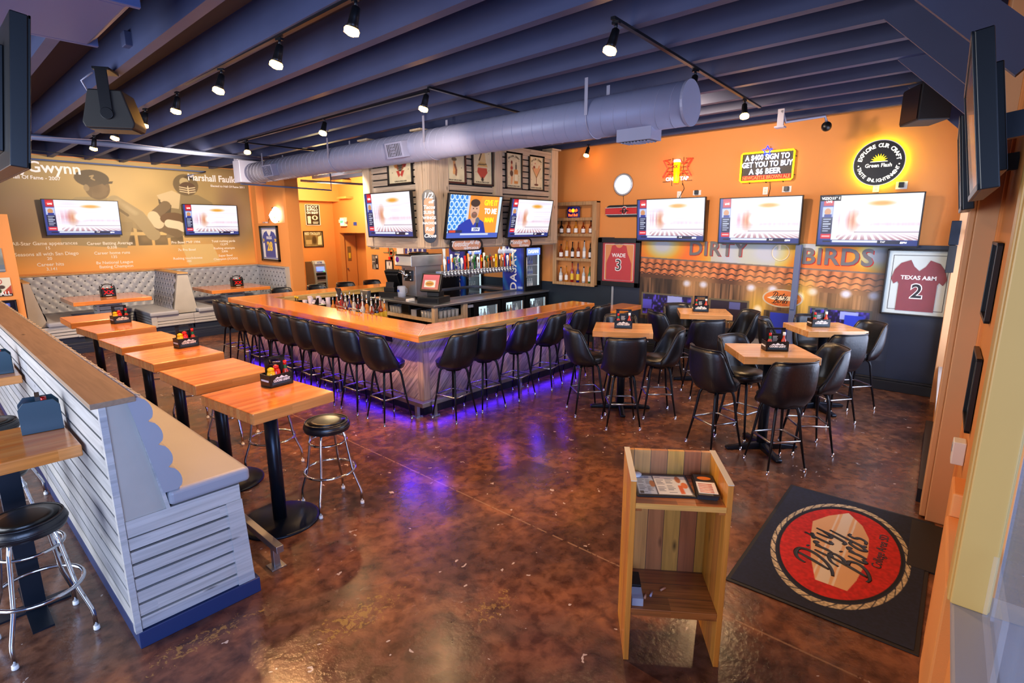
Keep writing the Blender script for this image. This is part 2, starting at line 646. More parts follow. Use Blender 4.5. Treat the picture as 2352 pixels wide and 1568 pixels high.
wood('chevron_a', ['#cbb08c', '#d9bd99', '#b79b7a', '#e0c5a0', '#c2a682'], 'Y', 'Z', 0.13, 3, 0.5, 0, rot=(PI / 4, 0, 0), gap=0.035, grain=0.35, knots=0.5, world=True)
wood('chevron_b', ['#cbb08c', '#d9bd99', '#b79b7a', '#e0c5a0', '#c2a682'], 'X', 'Z', 0.13, 3, 0.5, 0, rot=(0, PI / 4, 0), gap=0.035, grain=0.35, knots=0.5, world=True)
wood('post_wood', ['#b59c7c', '#c4aa88'], 'Z', 'X', 0.4, 3, 0.5, 0, grain=0.3, knots=0.5)
wood('whitewash', ['#aeb0b3', '#bab9b6', '#a3a6ac'], 'Y', 'Z', 0.112, 2.6, 0.5, 0, grain=0.13, knots=0.3)
wood('whitewash_x', ['#b6b6b5', '#c2c0bc', '#abadb1'], 'X', 'Z', 0.086, 2.6, 0.5, 0, grain=0.13, knots=0.45)
plain('grey_panel', '#a9a59d', 0.55, var=0.16, scale=4)
wood('cap_wood', ['#8f745b', '#987d63'], 'Y', 'X', 0.5, 3, 0.5, 0, grain=0.12, knots=0.5)
wood('cap_wood_x', ['#c79a62', '#bd8f5a'], 'X', 'Y', 0.5, 3, 0.45, 0, grain=0.25)
wood('hood_board', ['#b8a288', '#c5ae93', '#ab957c', '#ccb698'], 'Y', 'Z', 0.105, 2.0, 0.55, 0, grain=0.18, knots=0.4)
wood('hood_board_x', ['#b8a288', '#c5ae93', '#ab957c', '#ccb698'], 'X', 'Z', 0.105, 2.0, 0.55, 0, grain=0.18, knots=0.4)
wood('hood_post', ['#c4ab8c', '#cfb797'], 'Z', 'X', 0.5, 3, 0.55, 0, grain=0.16, knots=0.5)
wood('cedar_v', ['#b86f3c', '#e0a83c', '#a8623c', '#d09458', '#e2ae4c', '#ad673e'], 'Z', 'X', 0.092, 3, 0.35, 0.15, grain=0.14, knots=0.5, gap=0.03)
wood('cedar_side', ['#c77f35', '#d6942e', '#bf7430'], 'Z', 'Y', 0.095, 3, 0.35, 0.15, grain=0.15, knots=0.35, gap=0.02)
wood('cedar_edge', ['#d8a04a', '#d0944a'], 'X', 'Z', 0.3, 3, 0.4, 0, grain=0.15)
wood('cedar_flat', ['#a8602c', '#8f5228', '#b56c32'], 'X', 'Y', 0.12, 3, 0.3, 0.2, grain=0.3, gap=0.03, knots=0.3)
wood('shelf_oak', ['#b98f60', '#c59b6a'], 'Z', 'Y', 0.3, 3, 0.45, 0, grain=0.22)

# stained concrete floor
def floor_mat():
    m, nt, p = new_mat('stained_concrete')
    g = N(nt, 'ShaderNodeNewGeometry')
    pos = g.outputs['Position']
    def noise(scale, detail=5, dist=0.0, rough=0.55):
        n = N(nt, 'ShaderNodeTexNoise')
        n.inputs['Scale'].default_value = scale
        n.inputs['Detail'].default_value = detail
        n.inputs['Distortion'].default_value = dist
        n.inputs['Roughness'].default_value = rough
        L(nt, pos, n.inputs['Vector'])
        return n.outputs[0]
    big = noise(0.9, 4, 0.8)
    mid = noise(1.9, 5, 1.2, 0.5)
    base = ramp(nt, big, [(0.34, '#402c27'), (0.5, '#5f3e30'), (0.62, '#835034'), (0.74, '#9a6542')])
    mott = ramp(nt, mid, [(0.32, '#3a2825'), (0.5, '#654334'), (0.66, '#916040')])
    c = mixc(nt, 0.5, base, mott)
    fine = ramp(nt, noise(11, 4, 0.3), [(0.35, '#b0a8a6'), (0.6, '#ffffff')])
    c = mixc(nt, 1.0, c, fine, 'MULTIPLY')
    # pale flecks
    vo = N(nt, 'ShaderNodeTexVoronoi')
    vo.inputs['Scale'].default_value = 7.0
    wv = N(nt, 'ShaderNodeVectorMath', operation='ADD')
    L(nt, pos, wv.inputs[0])
    nn = N(nt, 'ShaderNodeTexNoise'); nn.inputs['Scale'].default_value = 9.0
    L(nt, pos, nn.inputs['Vector'])
    sc = N(nt, 'ShaderNodeVectorMath', operation='SCALE'); sc.inputs['Scale'].default_value = 0.25
    L(nt, nn.outputs['Color'], sc.inputs[0]); L(nt, sc.outputs[0], wv.inputs[1])
    L(nt, wv.outputs[0], vo.inputs['Vector'])
    fl = math_n(nt, 'LESS_THAN', vo.outputs['Distance'], 0.105)
    sel = N(nt, 'ShaderNodeSeparateXYZ'); L(nt, vo.outputs['Color'], sel.inputs[0])
    fl = math_n(nt, 'MULTIPLY', fl, math_n(nt, 'GREATER_THAN', sel.outputs[0], 0.45))
    c = mixc(nt, math_n(nt, 'MULTIPLY', fl, 0.85), c, '#b5a69e')
    # worn yellowish scrapes in two areas near the entrance
    sx = N(nt, 'ShaderNodeSeparateXYZ'); L(nt, pos, sx.inputs[0])
    def blob(x, y, rx, ry):
        a = math_n(nt, 'POWER', math_n(nt, 'DIVIDE', math_n(nt, 'SUBTRACT', sx.outputs[0], x), rx), 2.0)
        b = math_n(nt, 'POWER', math_n(nt, 'DIVIDE', math_n(nt, 'SUBTRACT', sx.outputs[1], y), ry), 2.0)
        return math_n(nt, 'MAXIMUM', math_n(nt, 'SUBTRACT', 1.0, math_n(nt, 'ADD', a, b)), 0.0)
    area = math_n(nt, 'MAXIMUM', math_n(nt, 'MAXIMUM', blob(1.5, 2.6, 0.55, 0.2), blob(2.1, 2.05, 0.28, 0.16)), math_n(nt, 'MAXIMUM', blob(0.8, 3.1, 0.5, 0.14), blob(2.3, 0.75, 0.3, 0.3)))
    scr = noise(26, 4, 1.0, 0.7)
    sm = math_n(nt, 'GREATER_THAN', math_n(nt, 'MULTIPLY', scr, math_n(nt, 'ADD', math_n(nt, 'MULTIPLY', area, 0.42), 0.72)), 0.60)
    sm = math_n(nt, 'MULTIPLY', sm, math_n(nt, 'GREATER_THAN', area, 0.02))
    c = mixc(nt, math_n(nt, 'MULTIPLY', sm, 0.6), c, '#94743a')
    # saw-cut joint
    jx = math_n(nt, 'ABSOLUTE', math_n(nt, 'SUBTRACT', sx.outputs[0], 2.98))
    jm = math_n(nt, 'LESS_THAN', jx, 0.007)
    jn = math_n(nt, 'GREATER_THAN', noise(18, 2), 0.4)
    c = mixc(nt, math_n(nt, 'MULTIPLY', math_n(nt, 'MULTIPLY', jm, jn), 0.5), c, '#9a7c62')
    L(nt, c, p.inputs['Base Color'])
    r = ramp(nt, noise(3.5, 6, 0.8), [(0.3, (0.42, 0.42, 0.42)), (0.7, (0.60, 0.60, 0.60))])
    L(nt, r, p.inputs['Roughness'])
    p.inputs['Specular IOR Level'].default_value = 0.42
    b = N(nt, 'ShaderNodeBump'); b.inputs['Strength'].default_value = 0.12; b.inputs['Distance'].default_value = 0.02
    L(nt, noise(30, 4), b.inputs['Height'])
    L(nt, b.outputs[0], p.inputs['Normal'])
    p.inputs['Coat Weight'].default_value = 0.22
    p.inputs['Coat Roughness'].default_value = 0.18
floor_mat()
# ------------------------------------------------------------------ the room
def struct(mb, name, mat, bevel=0.0):
    return mb.build(name, mat, None, bevel, kind='structure')

def wy(x):            # inner face of the slightly skewed window wall
    return -0.12 + 0.058 * x

CEIL = 4.16
def jz(y):            # underside of the joists falls gently towards the back
    return 3.87 - 0.008 * y

b = MB(); b.box(-6, 11, -1.5, 17, -0.1, 0)
struct(b, 'floor', 'stained_concrete')
b = MB(); b.box(-6, 9.5, -0.6, 16.2, CEIL, CEIL + 0.1)
struct(b, 'ceiling', 'deck_paint')
for k in range(-6, 13):
    x = 1.70 + 0.61 * k
    y1 = 14.72 if x < 6.3 else 15.8
    b = MB(); w = 0.045
    y0 = wy(x) - 0.2 if x > 2.0 else -0.6
    b.hexa([(x - w, y0, jz(y0)), (x + w, y0, jz(y0)), (x + w, y1, jz(y1)), (x - w, y1, jz(y1)),
            (x - w, y0, CEIL), (x + w, y0, CEIL), (x + w, y1, CEIL), (x - w, y1, CEIL)])
    struct(b, 'ceiling_beam', 'joist_paint')

# walls
b = MB(); b.box(-6, 6.45, 14.7, 14.85, 0, 3.8); struct(b, 'wall_mural', 'orange_paint')
b = MB(); b.box(-6, 6.45, 14.7, 14.85, 3.8, CEIL); struct(b, 'trim_10', 'deck_paint')
b = MB()
b.box(6.27, 6.6, 12.95, 14.7, 0, 2.45); b.box(6.45, 6.6, 12.95, 14.7, 2.45, CEIL)
b.box(6.27, 6.6, 12.82, 12.95, 0, CEIL); b.box(6.27, 6.6, 14.42, 14.7, 2.45, CEIL)
struct(b, 'wall_wing', 'orange_paint')
b = MB(); b.box(6.45, 9.35, 15.75, 15.9, 0, CEIL); struct(b, 'wall_back', 'orange_paint')
b = MB(); b.box(6.6, 9.2, 15.35, 15.75, 3.12, CEIL); b.box(7.6, 7.72, 15.27, 15.35, 3.12, 3.75); struct(b, 'trim_1', 'orange_paint')
b = MB()
b.box(9.2, 9.35, 0.3, 14.05, 0, CEIL); b.box(9.2, 9.35, 14.05, 15.45, 2.18, CEIL); b.box(9.2, 9.35, 15.45, 15.75, 0, CEIL)
struct(b, 'wall_right', 'orange_paint')
b = MB(); b.box(9.85, 10.0, 13.5, 15.75, 0, 2.6); b.box(9.35, 10.0, 15.6, 15.75, 0, 2.6); b.box(9.35, 10.0, 13.5, 15.75, 2.5, 2.6); b.box(9.35, 9.85, 13.5, 13.55, 0, 2.6)
struct(b, 'wall_hall', 'orange_paint')
# dark paint on the lower right wall
b = MB(); b.box(9.17, 9.2, 5.57, 13.0, 0.0, 1.18); struct(b, 'wall_wainscot', 'dark_wainscot')
b = MB(); b.box(9.175, 9.2, 0.36, 5.57, 0.0, 2.05); b.box(9.178, 9.2, 5.57, 5.9, 1.18, 2.12); struct(b, 'wall_lower', 'navy_paint')
b = MB(); b.box(9.1, 9.175, 0.42, 4.9, 0, 0.14); b.box(9.12, 9.175, 0.42, 4.9, 0.14, 0.17); struct(b, 'baseboard_right', 'black_base', 0.006)
b = MB(); b.box(9.155, 9.17, 5.53, 5.57, 0, 1.18); struct(b, 'trim_2', 'silver_paint')
# hall door
b = MB(); b.box(9.4, 9.82, 15.55, 15.6, 0, 2.1); d = struct(b, 'door_1', 'orange_paint')
b = MB(); b.ball((9.47, 15.52, 1.05), 0.03, 10); b.build('door_knob', 'chrome', d)
# low partition that carries the framed pictures on the far left
b = MB(); b.box(-3.0, 1.3, 12.76, 12.9, 0, 2.57); struct(b, 'wall_partition', 'orange_paint')

# window wall beside the camera: pilasters, sills, glass
def frame_box(mb, x0, x1, v0, v1, z0, z1):
    a, c = wy(x0), wy(x1)
    mb.hexa([(x0, a + v0, z0), (x1, c + v0, z0), (x1, c + v1, z0), (x0, a + v1, z0),
             (x0, a + v0, z1), (x1, c + v0, z1), (x1, c + v1, z1), (x0, a + v1, z1)])
b = MB(); frame_box(b, 5.45, 9.2, -0.16, -0.02, 0, 0.46); frame_box(b, 5.45, 9.2, -0.16, -0.02, 3.0, CEIL); struct(b, 'wall_window', 'orange_paint')
b = MB(); frame_box(b, 5.45, 7.55, -0.02, 0.05, 0, 0.12); struct(b, 'baseboard_window', 'black_base')
b = MB(); frame_box(b, 5.45, 8.9, -0.17, 0.0, 0.46, 0.5); struct(b, 'sill_far', 'sill_paint') if False else struct(b, 'trim_3', 'sill_paint', 0.005)
b = MB()
for x in (6.6, 7.75):
    frame_box(b, x - 0.035, x + 0.035, -0.14, -0.06, 0.5, 3.0)
frame_box(b, 5.45, 8.9, -0.14, -0.06, 2.2, 2.27)
w1 = struct(b, 'window_1', 'tan_paint')
b = MB(); frame_box(b, 5.45, 8.9, -0.105, -0.095, 0.5, 3.0); b.build('pane', 'window_glass', w1)
b = MB(); frame_box(b, 8.85, 9.2, -0.16, 0.03, 0, CEIL); struct(b, 'trim_4', 'tan_paint', 0.006)
# far pilaster with a stop moulding
b = MB(); frame_box(b, 5.12, 5.5, -0.2, -0.02, 0.0, CEIL); frame_box(b, 5.14, 5.42, -0.02, 0.02, 0.02, 3.4); struct(b, 'trim_5', 'tan_paint', 0.008)
b = MB(); frame_box(b, 5.06, 5.12, -0.2, -0.14, 0.0, 3.4); struct(b, 'trim_6', 'orange_paint', 0.006)
# entrance leaf and orange panel between the two pilasters
b = MB(); frame_box(b, 3.1, 5.06, -0.26, -0.16, 0.0, 3.0); struct(b, 'wall_entrance', 'orange_paint')
b = MB(); frame_box(b, 3.3, 3.55, -0.16, -0.06, 0.0, 1.0); frame_box(b, 2.6, 3.3, -0.16, -0.05, 0.0, 0.88); struct(b, 'wall_low', 'orange_paint', 0.01)
b = MB(); frame_box(b, 2.46, 2.58, -0.175, -0.052, 0.9, CEIL); frame_box(b, 2.445, 2.46, -0.17, -0.06, 0.9, CEIL); struct(b, 'trim_7', 'yellow_paint', 0.006)
b = MB(); frame_box(b, 0.2, 2.6, -0.34, -0.066, 0.86, 0.9); frame_box(b, 0.2, 2.6, -0.34, -0.08, 0.82, 0.86); struct(b, 'trim_8', 'sill_paint', 0.008)
b = MB(); frame_box(b, 0.2, 2.6, -0.3, -0.1, 0.0, 0.82); struct(b, 'wall_sill', 'orange_paint')
b = MB()
frame_box(b, 0.2, 2.42, -0.22, -0.14, 2.95, 3.05)
w2 = struct(b, 'window_2', 'black_metal')
b = MB(); frame_box(b, 0.9, 2.42, -0.185, -0.175, 0.9, 2.95); b.build('pane', 'window_glass', w2)
b = MB(); frame_box(b, 2.0, 2.4, -0.165, -0.150, 0.92, 1.16); o = tag(b.build('clear_plastic_holder', 'clear_glass'), 'clear bent plastic sheet standing on the grey window sill', 'holder')
b = MB(); frame_box(b, 2.5, 9.2, -0.3, -0.16, 3.0, CEIL); struct(b, 'wall_header', 'orange_paint')

# diagonal knee braces from the window wall up to the joists
def brace(x, y_up, y_dn, z_up, z_dn, d):
    b = MB(); w = 0.03
    n = Vector((y_up - y_dn, z_up - z_dn)).normalized()
    px, pz = -n.y * d, n.x * d
    p = [(y_dn, z_dn), (y_up, z_up), (y_up - abs(px) * 0 + px, z_up + pz), (y_dn + px, z_dn + pz)]
    b.prism([(q[0], q[1]) for q in p], x - w, x + w, 'X')
    return b
for i, (x, yu, yd, zu, zd) in enumerate([(3.99, 0.86, 0.06, 3.86, 3.06), (5.32, 0.90, 0.14, 3.86, 3.1), (6.65, 0.97, 0.22, 3.86, 3.12), (7.98, 1.03, 0.30, 3.86, 3.14)]):
    struct(brace(x, yu, yd, zu, zd, 0.19), 'ceiling_brace', 'joist_paint')

# ------------------------------------------------------------------ air duct, pipes
du = thing('air_duct', 'long round grey air duct hanging under the joists over the bar', 'duct', (5.28, 0, 3.473))
R0 = 0.207
b = MB(); b.s = True
prof = []
y = 2.45
pts = []
seg = []
yy = 2.47
while yy < 12.3:
    seg += [(R0, yy), (R0, yy + 0.186), (R0 + 0.004, yy + 0.19), (R0 + 0.004, yy + 0.2), (R0, yy + 0.204)]
    yy += 0.204
b.tube([(0, yq, 0) for yq in (2.41, 5.0, 8.0, 12.1)], R0, 44)
b.build('duct_tube', 'duct_paint', du)
b = MB(); b.s = True
nt_ = int((12.1 - 2.45) / 0.155)
b.tube([(R0 * math.cos(2 * PI * i / 28), 2.44 + 0.155 * i / 28, R0 * math.sin(2 * PI * i / 28)) for i in range(28 * nt_)], 0.0035, 4)
b.build('spiral_seam', 'duct_paint', du)
b = MB(); b.cyl((0, 2.395, 0), (0, 2.42, 0), R0 + 0.006, n=40); b.build('end_cap', 'duct_paint', du)
b = MB(); b.box(-0.3, 0.24, 12.1, 12.42, -0.2, 0.25); b.box(-0.2, 0.2, 12.42, 12.6, 0.05, 0.5); b.build('plenum_box', 'duct_paint', du, 0.01)
for yy, ang in ((6.75, -0.2), (10.85, -0.2), (2.95, -1.57)):
    g = MB(); g.at((0, yy, 0), (0, PI / 2 * 0 + ang, 0))
    # saddle box standing off the tube towards the bar, with louvres
    g.box(-0.3, -0.12, -0.2, 0.2, -0.11, 0.11)
    sd = g.build('air_grille', 'duct_paint', du, 0.004)
    g = MB(); g.at((0, yy, 0), (0, ang, 0))
    g.box(-0.305, -0.3, -0.16, 0.16, -0.085, 0.085)
    g.build('grille_opening', 'black_matte', sd)
    g = MB(); g.at((0, yy, 0), (0, ang, 0))
    for i in range(9):
        t = -0.15 + i * 0.0375
        g.box(-0.312, -0.304, t - 0.006, t + 0.006, -0.085, 0.085)
    for i in range(4):
        g.box(-0.316, -0.312, -0.05, 0.05, -0.07 + i * 0.042, -0.06 + i * 0.042)
    g.build('louvre', 'duct_paint', sd)
for yy in (3.47, 6.16, 8.7, 11.2):
    for s in (-1, 1):
        b = MB(); x = s * (R0 + 0.006)
        b.box(x - 0.003, x + 0.003, yy - 0.02, yy + 0.02, 0, jz(yy) - 3.473)
        b.build('hanger_strap', 'strap_metal', du)
    b = MB()
    b.tube([((R0 + 0.006) * math.cos(t), yy, (R0 + 0.006) * math.sin(t)) for t in np.linspace(-PI, 0, 20)], 0.006, 6)
    b.build('band', 'strap_metal', du)

def pipe(name, label, pts, r, mat, cat='pipe'):
    b = MB(); b.s = True; b.tube(pts, r, 10)
    return tag(b.build(name, mat), label, cat)
z = jz(11.6) - 0.046
pipe('water_pipe', 'thick painted pipe running across under the joists before the mural', [(0.5, 11.5, z), (5.9, 11.75, z)], 0.045, 'pipe_paint')
pipe('conduit', 'thin painted rail hung high in front of the mural', [(1.6, 14.3, 3.66), (5.1, 14.3, 3.64), (4.6, 14.0, 3.5)], 0.016, 'pipe_paint', 'conduit')
pipe('cable', 'thin black cable sagging between joists near the mural', [(1.5, 13.2, 3.72), (3.2, 13.25, 3.66), (5.3, 13.3, 3.66)], 0.008, 'black_matte', 'cable')
pipe('conduit', 'dark thin pipe running from the duct to the alcove by the exit sign', [(5.3, 12.9, 3.3), (7.36, 12.6, 3.24), (7.36, 12.6, 3.75)], 0.018, 'pipe_paint', 'conduit')
pipe('conduit', 'white wire looping along the thick ceiling pipe', [(0.6, 11.35, 3.76), (1.6, 11.4, 3.72), (2.6, 11.35, 3.76), (4.0, 11.5, 3.72), (5.4, 11.6, 3.76)], 0.008, 'strap_metal', 'wire')
pipe('conduit', 'pale green pipe under the ceiling above the exit sign', [(7.3, 14.0, 3.55), (9.15, 13.3, 3.5)], 0.03, 'pipe_paint', 'conduit')

# ------------------------------------------------------------------ track lights
def track(label, pts):
    b = MB()
    for p, q in zip(pts[:-1], pts[1:]):
        d = (Vector(q) - Vector(p)); l = d.length; a = math.atan2(d.y, d.x)
        b.M = Matrix.Translation(p) @ Matrix.Rotation(a, 4, 'Z')
        b.box(0, l, -0.018, 0.018, -0.022, 0.0)
    return tag(b.build('light_track', 'black_metal'), label, 'light track', 'black light tracks under the joists')
track('black light track running along the joist above the banquette tables', [(2.3, 2.9, 3.838), (2.31, 11.4, 3.77)])
track('black light track crossing the joists before the neon signs', [(3.8, 2.38, 3.842), (7.75, 2.58, 3.842)])
track('black light track bent around the ceiling above the bar', [(6.05, 10.05, 3.782), (4.14, 10.0, 3.782), (4.12, 4.9, 3.822), (6.05, 5.05, 3.822)])
sp0 = thing('track_spotlight', 'x', 'spotlight', group='black spotlights on the light tracks')
b = MB(); b.s = True; b.cyl((0, 0, 0), (0, 0, -0.06), 0.012); b.box(-0.016, 0.016, -0.03, 0.03, -0.02, 0); b.build('stem', 'black_metal', sp0)
hd = MB(); hd.s = True; hd.at((0, 0, -0.06), (0.25, 0.15, 0)); hd.lathe([(0.02, 0.01), (0.03, 0.0), (0.034, -0.06), (0.036, -0.1), (0.044, -0.13)], 16); hd.build('lamp_housing', 'black_metal', sp0)
hd = MB(); hd.s = True; hd.at((0, 0, -0.06), (0.25, 0.15, 0)); hd.lathe([(0.043, -0.126), (0.052, -0.14), (0.05, -0.165), (0.02, -0.178)], 16); hd.build('bulb', 'spot_glow', sp0)
SPOTS = []
used = []
ordn = ['first', 'second', 'third', 'fourth', 'fifth', 'sixth', 'seventh']
for i, yy in enumerate((3.46, 4.57, 5.77, 7.02, 8.19, 9.55, 10.89)):
    SPOTS.append((2.3, yy, jz(yy) - 0.02))
    place(sp0, used, (2.3, yy, jz(yy) - 0.022), 0.3 * (i % 3), '%s black spotlight from the camera on the track above the banquette tables' % ordn[i])
for i, (x, yy) in enumerate(((3.85, 2.38), (5.49, 2.47), (7.11, 2.55))):
    SPOTS.append((x, yy, 3.82))
    place(sp0, used, (x, yy, 3.82), 0.8 * i, ['black spotlight at the left end of the track before the neon signs', 'black spotlight in the middle of the track before the neon signs', 'black spotlight at the right end of the track before the neon signs'][i])
for i, yy in enumerate((4.95, 7.12, 9.65)):
    SPOTS.append((4.12, yy, jz(yy) - 0.02))
    place(sp0, used, (4.13, yy, jz(yy) - 0.03), 1.1 * i, ['black spotlight above the near corner of the bar', 'black spotlight above the middle of the bar', 'black spotlight above the far corner of the bar'][i])

place(sp0, used, (8.95, 6.05, jz(6) + 0.02), 0.4, 'small black spotlight tucked at the ceiling over the oak shelf')
# ------------------------------------------------------------------ other things under the ceiling
spk = thing('ceiling_speaker', 'large black speaker on a swivel bracket under a joist at left', 'speaker', (1.62, 6.75, 0), -0.55)
b = MB(); b.prism([(-0.2, 3.27), (0.2, 3.27), (0.22, 3.32), (0.14, 3.62), (-0.14, 3.62), (-0.22, 3.32)], -0.17, 0.17, 'Y'); b.build('cabinet', 'black_deep', spk, 0.012)
b = MB(); b.box(-0.18, 0.18, -0.14, 0.14, 3.26, 3.27); b.build('speaker_mesh', 'black_metal', spk)
b = MB(); b.box(-0.05, 0.05, -0.19, -0.175, 3.38, 3.8); b.cyl((0, -0.195, 3.4), (0, -0.17, 3.4), 0.055, n=18); b.box(-0.07, 0.07, -0.19, 0.06, 3.79, jz(6.7)); b.build('bracket', 'black_metal', spk, 0.004)
b = MB(); b.s = True; b.tube([(-0.1, -0.1, 3.78), (-0.2, -0.1, 3.7), (-0.16, 0, 3.55)], 0.008, 6); b.build('wire', 'strap_metal', spk)
jb = MB(); jb.box(1.6, 1.74, 6.0, 6.12, 3.9, 4.02); tag(jb.build('junction_box', 'joist_paint', bevel=0.006), 'small painted junction box on the joist by the black speaker', 'junction box')
fx = thing('ceiling_light', 'pale blue rectangular ceiling fixture in the upper left corner', 'ceiling light', (0.66, 4.75, 3.70))
b = MB(); b.prism([(-0.56, 0.0), (-0.5, -0.05), (0.5, -0.05), (0.56, 0.0), (0.56, 0.1), (-0.56, 0.1)], -0.52, 0.52, 'Y'); b.build('diffuser', 'fixture_blue', fx, 0.008)
b = MB(); b.box(-0.57, 0.57, -0.56, -0.52, -0.05, 0.12); b.build('end_plate', 'fixture_blue', fx, 0.004)
b = MB(); b.box(-0.57, 0.57, 0.52, 0.56, -0.05, 0.12); b.build('end_plate', 'fixture_blue', fx, 0.004)

cm = thing('security_camera', 'round black dome camera on a bent ceiling arm', 'camera', (8.6, 1.97, 3.63))
b = MB(); b.s = True; b.ball((0, 0, 0), 0.065, 16); b.build('dome', 'black_plastic', cm)
b = MB(); b.s = True; b.tube([(-0.45, 0.45, 0.2), (-0.42, 0.4, 0.05), (-0.05, 0.02, 0.13), (-0.01, 0, 0.05)], 0.02, 8); b.build('arm', 'strap_metal', cm)
b = MB(); b.box(-0.5, -0.38, 0.4, 0.52, -0.02, 0.0); b.box(-0.46, -0.43, 0.42, 0.5, 0, 0.22); b.build('mount_plate', 'strap_metal', cm)
# ------------------------------------------------------------------ screens
def sports_screen(seed, warm=False):
    def fn(U, V):
        rng = np.random.RandomState(seed)
        img = full(U, '#f1eef6')
        n = vnoise(U, V, 3, 40, seed); n2 = vnoise(U, V, 14, 6, seed + 1); n3 = vnoise(U, V, 70, 2, seed + 2)
        def lay(c, w):
            img[:] = img * (1 - w[..., None]) + hx(c) * w[..., None]
        wv = np.clip(1 - np.abs(V - 0.52) / 0.24, 0, 1)
        lay('#cf7f96', 0.75 * wv * np.clip(n3 * 1.7 - 0.45, 0, 1) * np.clip(1.1 - np.abs(U - 0.28) / 0.16, 0, 1))
        lay('#b9607a', 0.6 * wv * np.clip(n3 * 1.8 - 0.7, 0, 1) * np.clip(1.0 - np.abs(U - 0.34) / 0.06, 0, 1))
        lay('#e3b3c6', 0.7 * np.exp(-((V - 0.42) / 0.035) ** 2) * (U > 0.4) * (0.4 + 0.6 * n3))
        lay('#c8bcd8', 0.55 * np.clip(n * 1.6 - 0.85, 0, 1))
        ell(img, U, V, 0.36, 0.50, 0.05, 0.16, '#c96f35', 0.7, 0.8)
        ell(img, U, V, 0.62, 0.83, 0.11, 0.045, '#e0982a', 0.95, 0.5)
        ell(img, U, V, 0.47, 0.52, 0.08, 0.10, '#ffffff', 1.0, 0.5)
        fl = np.clip((0.24 - V) / 0.1, 0, 1) * (U > 0.2)
        lay('#a8727a', 0.75 * fl * (np.mod((U - 0.45) / np.maximum(0.05, 0.5 - V) * 5, 1) < 0.55))
        lay('#7d5f70', 0.8 * np.exp(-((V - 0.265) / 0.008) ** 2) * (U > 0.38))
        rect(img, U, V, 0, 0.145, 0, 1, '#2b3f8f')
        rect(img, U, V, 0.035, 0.14, 0.80, 1.0, '#c01828'); ell(img, U, V, 0.088, 0.9, 0.045, 0.05, '#e83a3a')
        rect(img, U, V, 0.03, 0.14, 0.58, 0.78, '#b8c3e8'); ell(img, U, V, 0.085, 0.68, 0.035, 0.07, '#c98a5a'); rect(img, U, V, 0.05, 0.13, 0.58, 0.63, '#1d2f8a')
        rect(img, U, V, 0.03, 0.14, 0.24, 0.56, '#121a3e')
        for k in range(6):
            v = 0.28 + k * 0.048
            rect(img, U, V, 0.045, 0.105 + 0.02 * (k % 2), v, v + 0.018, '#cdd6f4')
        rect(img, U, V, 0.03, 0.14, 0.13, 0.23, '#d81f2a'); rect(img, U, V, 0.04, 0.13, 0.165, 0.195, '#f3c3c6')
        rect(img, U, V, 0, 1, 0, 0.11, '#24367e'); rect(img, U, V, 0.16, 0.62, 0.055, 0.1, '#dfe4f5'); rect(img, U, V, 0.62, 0.84, 0.03, 0.1, '#0d1436')
        rect(img, U, V, 0.06, 0.14, 0.06, 0.09, '#0a0d20')
        return img
    return fn

def host_screen(U, V):
    img = full(U, '#e98a2a')
    rect(img, U, V, 0, 0.34, 0, 1, '#2f86e0')
    for i in range(4):
        for j in range(6):
            ell(img, U, V, 0.04 + i * 0.09, 0.1 + j * 0.17, 0.043, 0.08, '#d6ecff'); ell(img, U, V, 0.04 + i * 0.09, 0.1 + j * 0.17, 0.026, 0.05, '#2f86e0')
    rect(img, U, V, 0.33, 0.37, 0, 1, '#c9d3ee')
    ell(img, U, V, 0.76, 0.5, 0.24, 0.62, '#f09a34'); rect(img, U, V, 0.95, 1, 0, 1, '#cfe2f7')
    poly(img, U, V, [(0.14, 0.0), (0.2, 0.3), (0.34, 0.43), (0.44, 0.47), (0.56, 0.47), (0.68, 0.38), (0.77, 0.0)], '#2138a8')
    poly(img, U, V, [(0.40, 0.47), (0.48, 0.3), (0.56, 0.47)], '#d8a98c')
    ell(img, U, V, 0.48, 0.66, 0.088, 0.22, '#d7a68a'); ell(img, U, V, 0.48, 0.83, 0.09, 0.09, '#3a2a24')
    ell(img, U, V, 0.48, 0.55, 0.055, 0.075, '#5a4038', 0.75); ell(img, U, V, 0.48, 0.58, 0.03, 0.015, '#a8685c')
    ell(img, U, V, 0.45, 0.70, 0.012, 0.014, '#2a2020'); ell(img, U, V, 0.515, 0.70, 0.012, 0.014, '#2a2020')
    ell(img, U, V, 0.555, 0.42, 0.04, 0.075, '#56627a'); rect(img, U, V, 0.535, 0.575, 0.2, 0.36, '#2d3646')
    rect(img, U, V, 0.46, 0.62, 0.16, 0.25, '#e6e9f2')
    rect(img, U, V, 0, 1, 0, 0.12, '#4b63c0'); rect(img, U, V, 0.02, 0.28, 0.12, 0.19, '#2b2f55'); rect(img, U, V, 0.04, 0.16, 0.13, 0.18, '#d8472a'); rect(img, U, V, 0.25, 0.8, 0.07, 0.11, '#cfd8f2')
    return img

def idle_screen(U, V):
    img = full(U, '#20466e')
    n = vnoise(U, V, 4, 3, 5)
    img = img * (0.5 + 0.7 * n[..., None])
    poly(img, U, V, [(0, 0), (0.9, 0), (0.6, 0.62), (0, 0.55)], '#a8968a')  # pale room reflection painted onto the unlit glass
    return img

